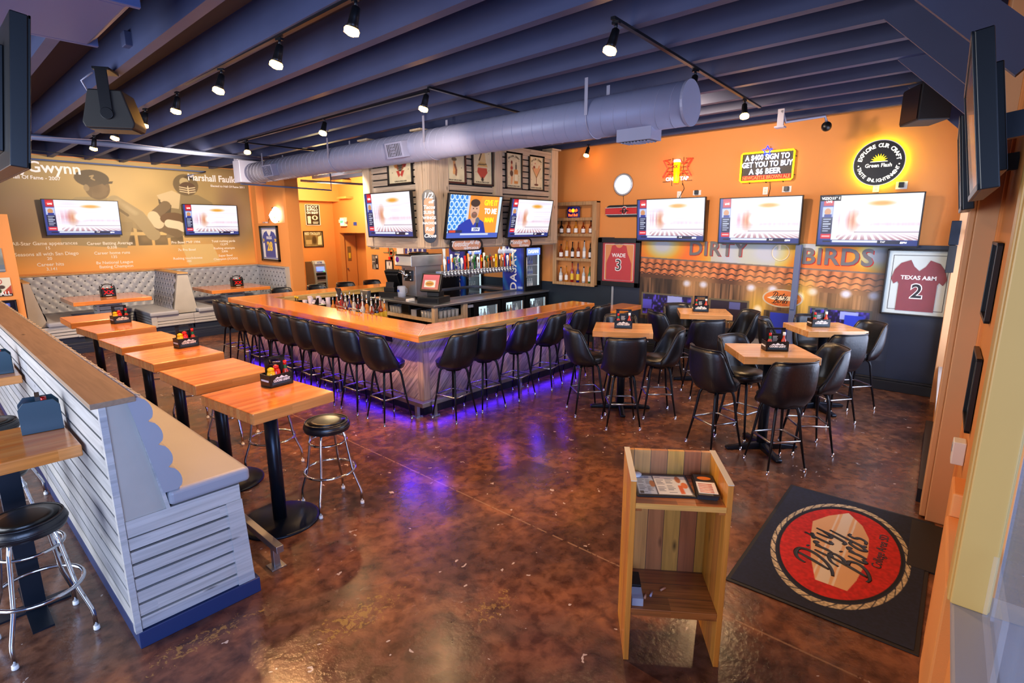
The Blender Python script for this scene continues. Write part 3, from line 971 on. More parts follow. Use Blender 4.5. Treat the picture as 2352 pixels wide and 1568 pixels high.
TV_GROUP = 'flat televisions around the room'
def tv(label, w, h, loc, rz=0.0, tilt=0.0, fn=None, mat='screen', words=True, extra=None, arm=0.13):
    o = thing('television', label, 'television', loc, rz, TV_GROUP)
    o.rotation_euler = (tilt, 0, rz)
    b = MB()
    b.box(-w / 2, w / 2, -0.012, 0.04, -h / 2, h / 2); b.box(-w * 0.36, w * 0.36, 0.04, 0.07, -h * 0.38, h * 0.34)
    b.build('casing', 'black_plastic', o, 0.004)
    e = 0.014
    b = MB(); b.box(-w / 2, w / 2, -0.02, -0.012, -h / 2, -h / 2 + e * 1.7); b.box(-w / 2, w / 2, -0.02, -0.012, h / 2 - e, h / 2)
    b.box(-w / 2, -w / 2 + e, -0.02, -0.012, -h / 2, h / 2); b.box(w / 2 - e, w / 2, -0.02, -0.012, -h / 2, h / 2)
    b.build('bezel', 'black_plastic', o, 0.002)
    sc = canvas('screen', w - 2 * e, h - 2.7 * e, *((170, 96) if fn else (20, 12)), fn or idle_screen, mat, o, y=-0.0135, z0=-h / 2 + 1.7 * e)
    if words:
        t = MB()
        put_text(t, 'LIVE', -w * 0.40, h * 0.37, h * 0.055, y=-0.0145, bold=0.001)
        put_text(t, 'ESPN', w * 0.36, -h * 0.41, h * 0.045, y=-0.0145, bold=0.001, shear=0.2)
        put_text(t, '7:47', w * 0.17, -h * 0.40, h * 0.045, y=-0.0145)
        t.build('screen_lettering', 'screen_letter', sc)
    if extra:
        extra(o, sc, w, h)
    if arm:
        b = MB(); b.box(-0.12, 0.12, 0.07, 0.085, -0.15, 0.15); b.box(-0.03, 0.03, 0.085, arm, -0.05, 0.05); b.build('wall_bracket', 'black_metal', o)
    return o

# ------------------------------------------------------------------ mural with two players on the far wall
MX0, MX1, MZ0, MZ1 = 1.3, 6.22, 1.42, 3.78
def sepia(U, V):
    w = MX1 - MX0; h = MZ1 - MZ0
    fx = lambda x: (x - MX0) / w
    fz = lambda z: (z - MZ0) / h
    img = full(U, '#c6aa6c')
    n = vnoise(U, V, 9, 6, 3); n2 = vnoise(U, V, 26, 14, 4)
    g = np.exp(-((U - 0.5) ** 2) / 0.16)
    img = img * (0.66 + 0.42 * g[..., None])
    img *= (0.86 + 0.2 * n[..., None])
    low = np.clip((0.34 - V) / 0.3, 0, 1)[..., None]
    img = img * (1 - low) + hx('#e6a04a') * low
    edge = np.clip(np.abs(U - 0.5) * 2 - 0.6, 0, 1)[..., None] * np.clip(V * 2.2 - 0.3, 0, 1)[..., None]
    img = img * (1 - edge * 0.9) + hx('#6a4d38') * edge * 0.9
    # stadium tiers
    for r in range(2):
        for c in range(4):
            x0 = fx(3.3 + c * 0.33); z0 = fz(1.95 + r * 0.3)
            m = (U > x0) & (U < x0 + 0.055) & (V > z0) & (V < z0 + 0.095)
            img[m] = (hx('#7d6a45')[None] * (0.7 + 0.6 * n2[m][:, None]))
    asp = w / h
    # batter: cap, head, neck, shoulders
    D = '#6d5c3c'
    poly(img, U, V, [(fx(2.25), fz(2.0)), (fx(2.3), fz(2.75)), (fx(2.62), fz(2.98)), (fx(2.9), fz(3.0)), (fx(3.2), fz(2.98)), (fx(3.55), fz(2.85)), (fx(3.85), fz(2.5)), (fx(3.8), fz(2.25)), (fx(3.55), fz(2.35)), (fx(3.4), fz(1.9))], '#9c8a5f', 0.9)
    ell(img, U, V, fx(3.02), fz(3.2), 0.046, 0.11, '#75613f')
    ell(img, U, V, fx(2.95), fz(3.38), 0.062, 0.075, '#564a33'); poly(img, U, V, [(fx(2.9), fz(3.3)), (fx(3.32), fz(3.34)), (fx(3.3), fz(3.29)), (fx(2.9), fz(3.24))], '#564a33')
    poly(img, U, V, [(fx(3.12), fz(3.28)), (fx(3.24), fz(3.17)), (fx(3.18), fz(3.13)), (fx(3.17), fz(3.04)), (fx(3.05), fz(2.98)), (fx(2.9), fz(2.98)), (fx(2.92), fz(3.2))], '#7d6845')
    ell(img, U, V, fx(2.98), fz(3.2), 0.02, 0.05, '#685536', 0.6, 0.5)
    ell(img, U, V, fx(2.83), fz(3.18), 0.010, 0.03, '#93805a')
    stroke(img, U, V, [(fx(3.3), fz(2.9)), (fx(3.7), fz(2.6)), (fx(3.95), fz(2.2))], 0.06, '#a8966a', asp)
    stroke(img, U, V, [(fx(3.35), fz(2.75)), (fx(3.5), fz(2.62))], 0.012, '#7a6a48', asp)
    for q in range(6):
        ell(img, U, V, fx(3.35 + 0.06 * q), fz(2.92 - 0.05 * q), 0.012, 0.02, '#c2b184', 0.5, 0.5)
    stroke(img, U, V, [(fx(2.92), fz(3.42)), (fx(2.98), fz(3.44)), (fx(2.94), fz(3.38)), (fx(2.99), fz(3.35))], 0.006, '#a38f62', asp)
    # runner: helmet, cage, pads, arm with ball, trousers
    poly(img, U, V, [(fx(4.2), fz(2.1)), (fx(4.35), fz(2.75)), (fx(4.3), fz(3.1)), (fx(4.55), fz(3.16)), (fx(5.0), fz(3.12)), (fx(5.3), fz(2.95)), (fx(5.5), fz(2.3))], '#8d7c55')
    poly(img, U, V, [(fx(4.5), fz(1.95)), (fx(5.2), fz(1.95)), (fx(5.35), fz(1.5)), (fx(4.62), fz(1.45))], '#d8bd7c', 0.8)
    poly(img, U, V, [(fx(4.12), fz(3.08)), (fx(4.45), fz(3.2)), (fx(4.62), fz(3.12)), (fx(4.55), fz(2.78)), (fx(4.25), fz(2.82))], '#cdb98a')
    poly(img, U, V, [(fx(4.14), fz(3.0)), (fx(4.4), fz(2.86)), (fx(4.36), fz(2.66)), (fx(4.16), fz(2.66))], '#5a4d34')
    stroke(img, U, V, [(fx(4.2), fz(2.95)), (fx(4.25), fz(2.98)), (fx(4.28), fz(2.92)), (fx(4.22), fz(2.88))], 0.010, '#cbb689', asp)
    stroke(img, U, V, [(fx(4.28), fz(2.85)), (fx(4.0), fz(2.6)), (fx(4.1), fz(2.38)), (fx(4.45), fz(2.22))], 0.045, '#7b6746', asp)
    stroke(img, U, V, [(fx(4.0), fz(2.6)), (fx(4.08), fz(2.44))], 0.05, '#d5c69b', asp)
    ell(img, U, V, fx(4.4), fz(2.55), 0.055, 0.062, '#6e5334'); stroke(img, U, V, [(fx(4.3), fz(2.44)), (fx(4.5), fz(2.40)), (fx(4.6), fz(2.34))], 0.04, '#e0d3ac', asp)
    ell(img, U, V, fx(4.76), fz(3.34), 0.055, 0.105, '#6f5f3f'); ell(img, U, V, fx(4.73), fz(3.40), 0.02, 0.045, '#b9a878')
    ell(img, U, V, fx(4.79), fz(3.27), 0.036, 0.06, '#5c4630')
    for dz in (3.29, 3.24, 3.19):
        stroke(img, U, V, [(fx(4.62), fz(dz)), (fx(4.80), fz(dz - 0.03)), (fx(4.95), fz(dz))], 0.005, '#d5c69b', asp)
    stroke(img, U, V, [(fx(4.80), fz(3.31)), (fx(4.80), fz(3.14))], 0.005, '#d5c69b', asp)
    # rows of trousers / blurred figures at both ends
    for i in range(5):
        ell(img, U, V, 0.03 + 0.022 * i, 0.36 + 0.05 * i, 0.05, 0.16, '#8a6f55', 0.25, 0.6)
        ell(img, U, V, 0.93 - 0.012 * i, 0.42 + 0.06 * i, 0.04, 0.2, '#7a5f4a', 0.3, 0.7)
    return img
mu = thing('wall_mural_print', 'sepia wall mural of two ball players with statistics above the booths', 'mural', ((MX0 + MX1) / 2, 14.69, 0))
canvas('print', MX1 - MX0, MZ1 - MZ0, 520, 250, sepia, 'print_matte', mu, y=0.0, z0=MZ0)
b = MB(); xo = -(MX0 + MX1) / 2
put_text(b, 'Gwynn', 2.35 + xo, 3.54, 0.30, bold=0.006)
b.build('heading', 'white_letter', mu)
b = MB(); put_text(b, 'Tony', 1.62 + xo, 3.54, 0.30, bold=0.006)
b.build('heading', 'white_letter', mu)
b = MB()
put_text(b, 'Elected to Hall Of Fame - 2007', 2.42 + xo, 3.335, 0.10, bold=0.001, align='RIGHT', sx=0.95)
b.build('subheading', 'white_letter', mu)
b = MB()
put_text(b, 'Marshall Faulk', 5.36 + xo, 3.52, 0.215, bold=0.005, sx=0.88)
b.build('heading', 'white_letter', mu)
b = MB()
put_text(b, 'Elected to Hall Of Fame 2011', 5.72 + xo, 3.35, 0.068, bold=0.001)
b.build('subheading', 'white_letter', mu)
b = MB()
for s, x, z, k in [('All-Star Game appearances', 2.0, 2.03, .125), ('15', 2.02, 1.935, .11), ('Seasons all with San Diego', 2.0, 1.815, .125), ('20', 2.02, 1.72, .11), ('Career hits', 2.02, 1.6, .125), ('3,141', 2.03, 1.505, .11),
                   ('Career Batting Average', 3.1, 2.01, .115), ('0.338', 3.12, 1.92, .105), ('Career home runs', 3.11, 1.80, .115), ('135', 3.13, 1.71, .105), ('8x National League', 3.13, 1.59, .115), ('Batting Champion', 3.15, 1.5, .115),
                   ('Pro Bowl MVP 1994', 4.61, 2.0, .1), ('7x Pro Bowl', 4.61, 1.82, .1), ('Rushing touchdowns', 4.61, 1.62, .1), ('100', 4.62, 1.545, .095),
                   ('Total rushing yards', 5.47, 2.01, .095), ('12,279', 5.47, 1.93, .09), ('Rushing attempts', 5.47, 1.835, .095), ('2,836', 5.47, 1.755, .09), ('Super Bowl', 5.48, 1.65, .095), ('Champion (XXXIV)', 5.48, 1.565, .095)]:
    put_text(b, s, x + xo, z, k * 0.78, sx=0.98, bold=0.0012)
b.build('statistics_lettering', 'mural_letter', mu)
tv('television with white and pink sports picture on the sepia mural, left of the two', 1.30, 0.74, (2.67, 14.565, 2.55), 0, 0.05, sports_screen(1))
tv('television with white and pink sports picture on the sepia mural, right of the two', 1.24, 0.74, (5.2, 14.565, 2.525), 0, 0.05, sports_screen(2))

# ------------------------------------------------------------------ upholstery helpers
def tuft(bl, br, tl, tr, du=0.17, dv=0.21, depth=0.024, mode='diamond', res=0.03):
    bl, br, tl, tr = map(Vector, (bl, br, tl, tr))
    W = (br - bl).length; H = (tl - bl).length
    nu = max(4, int(W / res)); nv = max(4, int(H / res))
    n = (br - bl).cross(tl - bl).normalized()
    mb = MB(); mb.s = True
    def P(i, j):
        u, v = i / nu, j / nv
        p = bl.lerp(br, u).lerp(tl.lerp(tr, u), v)
        U, V = u * W, v * H
        if mode == 'diamond':
            a = U / du + V / dv; c = U / du - V / dv
            h = depth * math.sqrt(abs(math.sin(PI * a) * math.sin(PI * c)))
        else:
            h = depth * math.sqrt(abs(math.sin(PI * V / dv))) * (0.72 + 0.28 * math.sqrt(abs(math.sin(PI * U / du))))
        return p + n * h
    mb.grid(P, nu, nv)
    btn = MB(); btn.s = True
    if mode == 'diamond':
        i = 0
        for a2 in range(0, int(2 * W / du) + 1):
            for b2 in range(1, int(2 * H / dv) + 1):
                if (a2 + b2) % 2 == 0:
                    U, V = a2 * du / 2, b2 * dv / 2
                    if U < W - 0.03 and V < H - 0.03 and U > 0.02:
                        p = bl.lerp(br, U / W).lerp(tl.lerp(tr, U / W), V / H) + n * 0.006
                        btn.ball(tuple(p), 0.017, 6)
    return mb, btn

def cushion(x0, x1, y0, y1, z0, z1):
    b = MB(); b.box(x0, x1, y0, y1, z0, z1)
    return b

def slats_y(mb, x, y0, y1, z0, z1, th=0.02, pitch=0.115, gap=0.014):
    """boards running along Y standing on plane x (facing -X)"""
    z = z0
    while z < z1 - 0.02:
        mb.box(x, x + th, y0, y1, z + gap / 2, min(z + pitch - gap / 2, z1))
        z += pitch
def slats_x(mb, y, x0, x1, z0, z1, th=0.02, pitch=0.115, gap=0.014):
    z = z0
    while z < z1 - 0.02:
        mb.box(x0, x1, y, y + th, z + gap / 2, min(z + pitch - gap / 2, z1))
        z += pitch

# ------------------------------------------------------------------ the two raised booths
b = MB(); b.box(1.32, 6.27, 12.78, 14.7, 0, 0.2); o = struct(b, 'floor_platform', 'navy_paint', 0.008)
b = MB(); b.box(1.32, 6.26, 12.755, 12.78, 0, 0.11); b.box(1.32, 6.26, 12.765, 12.78, 0.11, 0.14); struct(b, 'baseboard_platform', 'navy_paint', 0.004)

def part_tuft(parent, name, *a, **k):
    m, bt = tuft(*a, **k)
    p = m.build(name, 'grey_vinyl', parent)
    if bt.v:
        bt.build('button_row', 'button_grey', p)
    return p
bo = thing('booth', 'grey tufted booth on the platform under the left half of the mural', 'booth', (0, 0, 0), 0, 'raised tufted booths')
part_tuft(bo, 'tufted_back', (1.55, 14.42, 0.62), (3.84, 14.42, 0.62), (1.42, 14.58, 1.36), (3.86, 14.58, 1.36))
part_tuft(bo, 'tufted_back', (3.70, 14.45, 0.62), (3.70, 13.1, 0.62), (3.86, 14.6, 1.36), (3.86, 13.16, 1.36))
part_tuft(bo, 'tufted_back', (1.6, 13.1, 0.62), (1.6, 14.45, 0.62), (1.44, 13.18, 1.34), (1.44, 14.55, 1.34), mode='channel', du=0.3, dv=0.185)
for nm, q in (('seat_cushion', (3.2, 3.74, 12.86, 14.0, 0.53, 0.62)), ('seat_cushion', (1.58, 3.74, 13.98, 14.45, 0.53, 0.62)), ('seat_cushion', (1.58, 2.1, 12.86, 14.0, 0.53, 0.62))):
    cushion(*q).build(nm, 'grey_vinyl', bo, 0.03, 3)
b = MB()
for x0, x1 in ((3.22, 4.02),):
    b.box(x0, x1, 12.9, 12.92, 0.47, 0.53); b.box(x0, x0 + 0.1, 12.89, 12.92, 0.3, 0.53)
    slats_x(b, 12.9, x0 + 0.1, x1, 0.3, 0.47, 0.015, 0.058, 0.012)
slats_y(b, 3.22, 12.92, 14.0, 0.3, 0.53, 0.015, 0.058, 0.012)
b.build('slat_base', 'whitewash_x', bo)
b = MB(); b.box(1.42, 2.1, 12.9, 12.92, 0.48, 0.53); slats_x(b, 12.9, 1.42, 2.0, 0.3, 0.48, 0.015, 0.06, 0.014); b.box(2.0, 2.1, 12.89, 12.92, 0.3, 0.53)
b.build('slat_base', 'whitewash_x', bo)
b = MB()
slats_x(b, 14.0, 2.1, 3.2, 0.3, 0.53, 0.015, 0.058, 0.012)
b.build('slat_base', 'whitewash_x', bo)
b = MB(); b.box(3.235, 4.0, 12.925, 14.5, 0.2, 0.52); b.box(1.43, 2.09, 12.925, 14.5, 0.2, 0.52); b.box(2.0, 3.3, 14.03, 14.5, 0.2, 0.52); b.build('kick_board', 'navy_paint', bo)
b = MB(); b.prism([(3.695, 0.53), (4.165, 0.53), (4.045, 1.37), (3.855, 1.37)], 13.06, 14.6, 'Y'); b.build('divider_panel', 'grey_panel', bo)
b = MB(); b.box(3.84, 4.05, 13.03, 14.66, 1.37, 1.395); b.box(1.36, 4.0, 14.55, 14.69, 1.37, 1.395); b.box(1.36, 1.46, 13.1, 14.6, 1.345, 1.365); b.build('cap_board', 'cap_wood_x', bo)
b = MB(); b.prism([(1.34, 0.2), (1.61, 0.53), (1.45, 1.345), (1.36, 1.345)], 13.1, 14.6, 'Y'); b.build('end_panel', 'grey_panel', bo)

br_ = thing('booth', 'grey tufted booth on the platform under the right half of the mural', 'booth', (0, 0, 0), 0, 'raised tufted booths')
part_tuft(br_, 'tufted_back', (4.1, 14.42, 0.62), (6.24, 14.42, 0.62), (4.02, 14.58, 1.36), (6.25, 14.58, 1.36))
part_tuft(br_, 'tufted_back', (6.14, 14.5, 0.62), (6.14, 12.98, 0.62), (6.24, 14.6, 1.36), (6.24, 12.98, 1.36))
part_tuft(br_, 'tufted_back', (4.16, 13.1, 0.62), (4.16, 14.45, 0.62), (4.04, 13.18, 1.34), (4.04, 14.55, 1.34), mode='channel', du=0.3, dv=0.185)
for q in ((4.12, 4.62, 12.86, 14.0, 0.53, 0.62), (4.12, 6.18, 13.98, 14.45, 0.53, 0.62), (5.68, 6.2, 12.86, 14.0, 0.53, 0.62)):
    cushion(*q).build('seat_cushion', 'grey_vinyl', br_, 0.03, 3)
b = MB(); b.box(4.025, 4.62, 12.9, 12.92, 0.47, 0.53); b.box(4.52, 4.62, 12.89, 12.92, 0.3, 0.53); slats_x(b, 12.9, 4.025, 4.52, 0.3, 0.47, 0.015, 0.058, 0.012); b.build('slat_base', 'whitewash_x', br_)
b = MB(); slats_x(b, 14.0, 4.62, 5.7, 0.3, 0.53, 0.015, 0.058, 0.012); slats_x(b, 12.9, 5.7, 6.2, 0.3, 0.53, 0.015, 0.058, 0.012); b.build('slat_base', 'whitewash_x', br_)
b = MB(); b.box(4.03, 4.6, 12.925, 14.5, 0.2, 0.52); b.box(5.7, 6.2, 12.925, 14.5, 0.2, 0.52); b.box(4.6, 5.8, 14.03, 14.5, 0.2, 0.52); b.build('kick_board', 'navy_paint', br_)
b = MB(); b.box(4.05, 6.26, 14.55, 14.69, 1.37, 1.395); b.box(6.17, 6.27, 12.93, 14.6, 1.37, 1.395); b.box(6.17, 6.27, 12.93, 12.97, 0.53, 1.37); b.build('cap_board', 'grey_panel', br_)

def booth_table(x0, x1, y0, y1, label):
    t = thing('booth_table', label, 'table', ((x0 + x1) / 2, (y0 + y1) / 2, 0.2), 0, 'butcher block tables in the booths')
    w, d = (x1 - x0) / 2, (y1 - y0) / 2
    b = MB(); b.box(-w, w, -d, d, 0.70, 0.775); b.build('tabletop', 'butcher_block', t, 0.006)
    b = MB(); b.box(-0.19, 0.19, -0.16, 0.16, 0, 0.7); b.build('pedestal', 'black_matte', t)
    b = MB(); slats_x(b, -0.18, -0.2, 0.2, 0.02, 0.7, 0.02, 0.085, 0.014); slats_y(b, -0.21, -0.16, 0.16, 0.02, 0.7, 0.02, 0.085, 0.014); b.box(-0.21, -0.17, -0.185, -0.16, 0, 0.7); b.box(0.17, 0.21, -0.185, -0.16, 0, 0.7)
    b.build('slat_cladding', 'whitewash_x', t)
booth_table(1.97, 3.24, 12.72, 13.95, 'thick wooden table of the left booth under the mural')
booth_table(4.42, 5.72, 12.84, 14.05, 'thick wooden table of the right booth beside the jersey wall')

# ------------------------------------------------------------------ bottles and caddies
def bottle_prof(h, r, neck=0.35, nr=0.32):
    return [(r * 0.92, 0), (r, 0.01), (r, h * (1 - neck) * 0.9), (r * 0.85, h * (1 - neck)), (r * nr, h * (1 - neck * 0.65)), (r * nr, h)]
def ketchup(loc, label, group='red ketchup bottles in the caddies'):
    o = thing('ketchup_bottle', label, 'bottle', loc, 0.4, group)
    b = MB(); b.s = True; b.lathe([(0.028, 0), (0.032, 0.01), (0.03, 0.05), (0.033, 0.09), (0.03, 0.12), (0.02, 0.135)], 14); b.build('body', 'red_plastic', o)
    b = MB(); b.s = True; b.lathe([(0.022, 0.135), (0.022, 0.155), (0.008, 0.165)], 12); b.build('cap', 'red_plastic', o)
    b = MB(); b.s = True; b.lathe([(0.0335, 0.03), (0.0335, 0.075)], 14, cap=False); b.build('paper_label', 'white_label', o)
def mustard(loc, label):
    o = thing('mustard_bottle', label, 'bottle', loc, 0.2, 'yellow mustard bottles in the caddies')
    b = MB(); b.s = True; b.lathe([(0.028, 0), (0.032, 0.01), (0.032, 0.10), (0.025, 0.12)], 14); b.build('body', 'yellow_plastic', o)
    b = MB(); b.s = True; b.lathe([(0.026, 0.12), (0.026, 0.14), (0.01, 0.15)], 12); b.build('cap', 'yellow_plastic', o)
    b = MB(); b.s = True; b.lathe([(0.0328, 0.03), (0.0328, 0.08)], 14, cap=False); b.build('paper_label', 'white_label', o)
def hot_sauce(loc, label, cap='red_plastic', green=True, k=1.0):
    o = thing('hot_sauce_bottle', label, 'bottle', loc, 0.0, 'small hot sauce bottles in the caddies')
    b = MB(); b.s = True; b.lathe([(0.019 * k, 0), (0.02 * k, 0.008), (0.02 * k, 0.085 * k), (0.009 * k, 0.11 * k), (0.009 * k, 0.135 * k)], 12); b.build('body', 'orange_sauce', o)
    b = MB(); b.s = True; b.lathe([(0.012 * k, 0.132 * k), (0.012 * k, 0.16 * k)], 12); b.build('cap', cap, o)
    b = MB(); b.s = True; b.lathe([(0.0205 * k, 0.03 * k), (0.0205 * k, 0.075 * k)], 12, cap=False); b.build('paper_label', 'white_label', o)
    if green:
        b = MB(); b.s = True; b.lathe([(0.0115 * k, 0.10 * k), (0.0105 * k, 0.132 * k)], 12, cap=False); b.build('neck_band', 'green_plastic', o)

CG = 'black condiment caddies on the tables'
def box_caddy(loc, rz, label, w=0.2, d=0.13, h=0.095, words='COORS LIGHT', back=True, blue=True):
    o = thing('condiment_caddy', label, 'caddy', loc, rz, CG)
    b = MB(); t = 0.006
    b.box(-w / 2, w / 2, -d / 2, d / 2, 0, t)
    b.box(-w / 2, w / 2, -d / 2, -d / 2 + t, 0, h); b.box(-w / 2, w / 2, d / 2 - t, d / 2, 0, h)
    b.box(-w / 2, -w / 2 + t, -d / 2, d / 2, 0, h); b.box(w / 2 - t, w / 2, -d / 2, d / 2, 0, h)
    b.build('box', 'black_plastic', o, 0.002)
    b = MB(); b.box(-w * 0.42, w * 0.42, -d / 2 - 0.0015, -d / 2, h * 0.2, h * 0.42); 
    if blue:
        b.build('printed_band', 'teal_plastic', o)
    b = MB(); put_text(b, words, 0, h * 0.5, h * 0.27, y=-d / 2 - 0.002, bold=0.0012, sx=min(1.0, w * 0.85 / (len(words) * h * 0.19)))
    b.at((0, 0, 0), (0, 0, -PI / 2)); put_text(b, words, 0, h * 0.5, h * 0.2, y=-w / 2 - 0.002, bold=0.0006, sx=0.8)
    b.M = Matrix.Identity(4)
    # little mountain line above the lettering
    b.prism([(-w * 0.3, h * 0.66), (-w * 0.18, h * 0.8), (-w * 0.1, h * 0.72), (0.0, h * 0.88), (w * 0.12, h * 0.72), (w * 0.2, h * 0.8), (w * 0.3, h * 0.66)], -d / 2 - 0.002, -d / 2 - 0.0005, 'Y')
    b.build('lettering', 'white_letter', o)
    if back:
        b = MB(); hh = 0.23
        b.box(-w * 0.43, w * 0.43, d * 0.05, d * 0.05 + 0.006, 0.01, hh - 0.06)
        b.box(-w * 0.43, -w * 0.25, d * 0.05, d * 0.05 + 0.006, hh - 0.06, hh); b.box(w * 0.25, w * 0.43, d * 0.05, d * 0.05 + 0.006, hh - 0.06, hh); b.box(-w * 0.43, w * 0.43, d * 0.05, d * 0.05 + 0.006, hh - 0.02, hh)
        b.build('handle_panel', 'black_plastic', o)
        b = MB(); b.box(-w * 0.18, w * 0.18, -d * 0.05, 0, 0.05, 0.16); b.build('menu_card', 'frame_black', o)
        b = MB()
        for k in range(5):
            b.box(-w * 0.14, w * (0.05 + 0.02 * (k % 3)), -d * 0.05 - 0.001, -d * 0.05, 0.085 + k * 0.014, 0.09 + k * 0.014)
        b.build('menu_print', 'paper_white', o)
    return o
def wm(loc, rz, x, y, z=0.0):
    c, s = math.cos(rz), math.sin(rz)
    return (loc[0] + x * c - y * s, loc[1] + x * s + y * c, loc[2] + z)

def xx_caddy(loc, label, where):
    o = thing('condiment_caddy', label, 'caddy', loc, 0, CG)
    w, d, h = 0.24, 0.16, 0.15
    b = MB(); t = 0.008
    b.box(-w / 2, w / 2, -d / 2, d / 2, 0, t); b.box(-w / 2, w / 2, -d / 2, -d / 2 + t, 0, h); b.box(-w / 2, w / 2, d / 2 - t, d / 2, 0, h)
    for s in (-1, 1):
        b.prism([(-d / 2, 0), (d / 2, 0), (d / 2, h + 0.03), (0.02, h + 0.07), (-0.02, h + 0.07), (-d / 2, h + 0.03)], s * (w / 2 - t / 2) - t / 2, s * (w / 2 - t / 2) + t / 2, 'X')
    b.build('box', 'black_plastic', o)
    b = MB(); b.s = True; b.tube([(0.09 * math.cos(a), 0, h + 0.035 + 0.065 * math.sin(a)) for a in np.linspace(0, PI, 12)], 0.009, 8); b.build('handle', 'black_plastic', o)
    b = MB(); put_text(b, 'XX', 0, 0.085, 0.1, y=-d / 2 - 0.002, bold=0.004, sx=1.1); b.build('logo', 'red_plastic', o)
    b = MB(); put_text(b, 'BEER', 0, 0.03, 0.022, y=-d / 2 - 0.002); 
    b = MB(); b.box(-0.05, 0.05, -d / 2 - 0.002, -d / 2, 0.022, 0.03); b.build('printed_band', 'white_label', o)
    ketchup(wm(loc, 0, -0.07, 0, 0.012), 'red ketchup bottle in the caddy of the %s booth' % where)
    hot_sauce(wm(loc, 0, 0.075, 0.0, 0.012), 'hot sauce bottle in the caddy of the %s booth' % where, k=1.15)
    s = thing('sauce_bottle', 'dark red sauce bottle in the middle of the caddy of the %s booth' % where, 'bottle', wm(loc, 0, 0, 0.0, 0.012))
    b = MB(); b.s = True; b.lathe([(0.03, 0), (0.032, 0.1), (0.02, 0.14), (0.02, 0.16)], 12); b.build('body', 'red_bottle', s)
    b = MB(); b.s = True; b.lathe([(0.022, 0.16), (0.022, 0.18)], 12); b.build('cap', 'white_plastic', s)
xx_caddy((2.66, 13.42, 0.976), 'black caddy with a red XX logo on the left booth table', 'left')
xx_caddy((5.2, 13.45, 0.976), 'black caddy with a red XX logo on the right booth table', 'right')

# ------------------------------------------------------------------ banquette with its slatted partition
pb = thing('banquette', 'long grey vinyl banquette backing onto a slatted whitewashed partition', 'bench', (0, 0, 0))
Y0, Y1 = 3.3, 10.55
b = MB(); b.box(0.545, 1.215, Y0 - 0.015, Y1, 0, 0.1); b.build('plinth', 'plinth_blue', pb, 0.004)
b = MB(); b.prism([(0.585, 0.1), (1.15, 0.1), (1.12, 0.76), (0.8, 0.76), (0.68, 1.42), (0.585, 1.42)], Y0 + 0.032, Y1 - 0.01, 'Y'); b.build('carcass', 'frame_black', pb)
b = MB(); slats_y(b, 0.545, Y0 + 0.0, Y1, 0.1, 1.42, 0.025, 0.112, 0.016); b.build('slat_panel', 'whitewash', pb)
b = MB(); slats_x(b, Y0, 0.56, 1.09, 0.1, 0.66, 0.02, 0.081, 0.014); b.box(0.56, 1.16, Y0, Y0 + 0.02, 0.668, 0.765)
b.hexa([(1.09, Y0 - 0.004, 0.1), (1.19, Y0 - 0.004, 0.1), (1.19, Y0 + 0.02, 0.1), (1.09, Y0 + 0.02, 0.1), (1.075, Y0 - 0.004, 0.667), (1.165, Y0 - 0.004, 0.667), (1.165, Y0 + 0.02, 0.667), (1.075, Y0 + 0.02, 0.667)])
b.build('end_slats', 'whitewash_x', pb)
b = MB(); b.prism([(0.565, 0.765), (0.765, 0.765), (0.665, 1.42), (0.565, 1.42)], Y0 + 0.006, Y0 + 0.024, 'Y'); b.build('end_panel', 'grey_panel', pb)
b = MB(); b.box(0.535, 0.566, Y0 - 0.012, Y0 + 0.03, 0.1, 1.42); b.prism([(0.765, 0.765), (0.785, 0.765), (0.685, 1.42), (0.665, 1.42)], Y0 - 0.006, Y0 + 0.03, 'Y'); b.build('corner_post', 'whitewash_x', pb)
b = MB(); b.prism([(1.13, 0.1), (1.19, 0.1), (1.165, 0.765), (1.13, 0.765)], Y0 + 0.02, Y1, 'Y'); b.build('seat_front', 'whitewash', pb)
b = MB(); b.box(0.5, 0.695, Y0 - 0.03, Y1, 1.42, 1.45); b.build('cap_board', 'cap_wood', pb, 0.003)
b = MB(); b.box(0.78, 1.225, Y0 - 0.02, Y1, 0.775, 0.865); b.build('seat_cushion', 'grey_vinyl', pb, 0.025, 4)
# back cushion: four rolls high, seams across
b = MB(); b.s = True
nv, ny = 32, 290
def PB(i, j):
    v = j / nv
    x = 0.862 - 0.125 * v; z = 0.865 + 0.57 * v
    yy = Y0 - 0.012 + (Y1 - Y0) * i / ny
    q = abs(math.sin(PI * v * 4)) ** 0.5
    e = 0.045 * q * (0.85 + 0.15 * abs(math.sin(PI * (yy - Y0) / 0.16)) ** 0.5)
    return (x - 0.03 + e, yy, z)
b.grid(PB, ny, nv)
prof = [PB(0, j) for j in range(nv + 1)]
b.s = False
b.add([(p[0], p[1], p[2]) for p in prof] + [(0.655, Y0 - 0.012, 1.435), (0.762, Y0 - 0.012, 0.865)], [list(range(nv + 3))])
b.build('back_cushion', 'grey_vinyl', pb)
b = MB(); b.s = True
for i in range(int((Y1 - Y0) / 0.16)):
    yy = Y0 + 0.05 + i * 0.16
    b.tube([(0.69, yy, 1.43), (0.712, yy, 1.441), (0.735, yy, 1.43)], 0.0055, 5)
b.build('seam_cords', 'rope_cream', pb)
b = MB(); b.s = True; b.tube([(0.712, Y0, 1.425), (0.712, Y1, 1.425)], 0.013, 8); b.build('top_roll', 'grey_vinyl', pb)
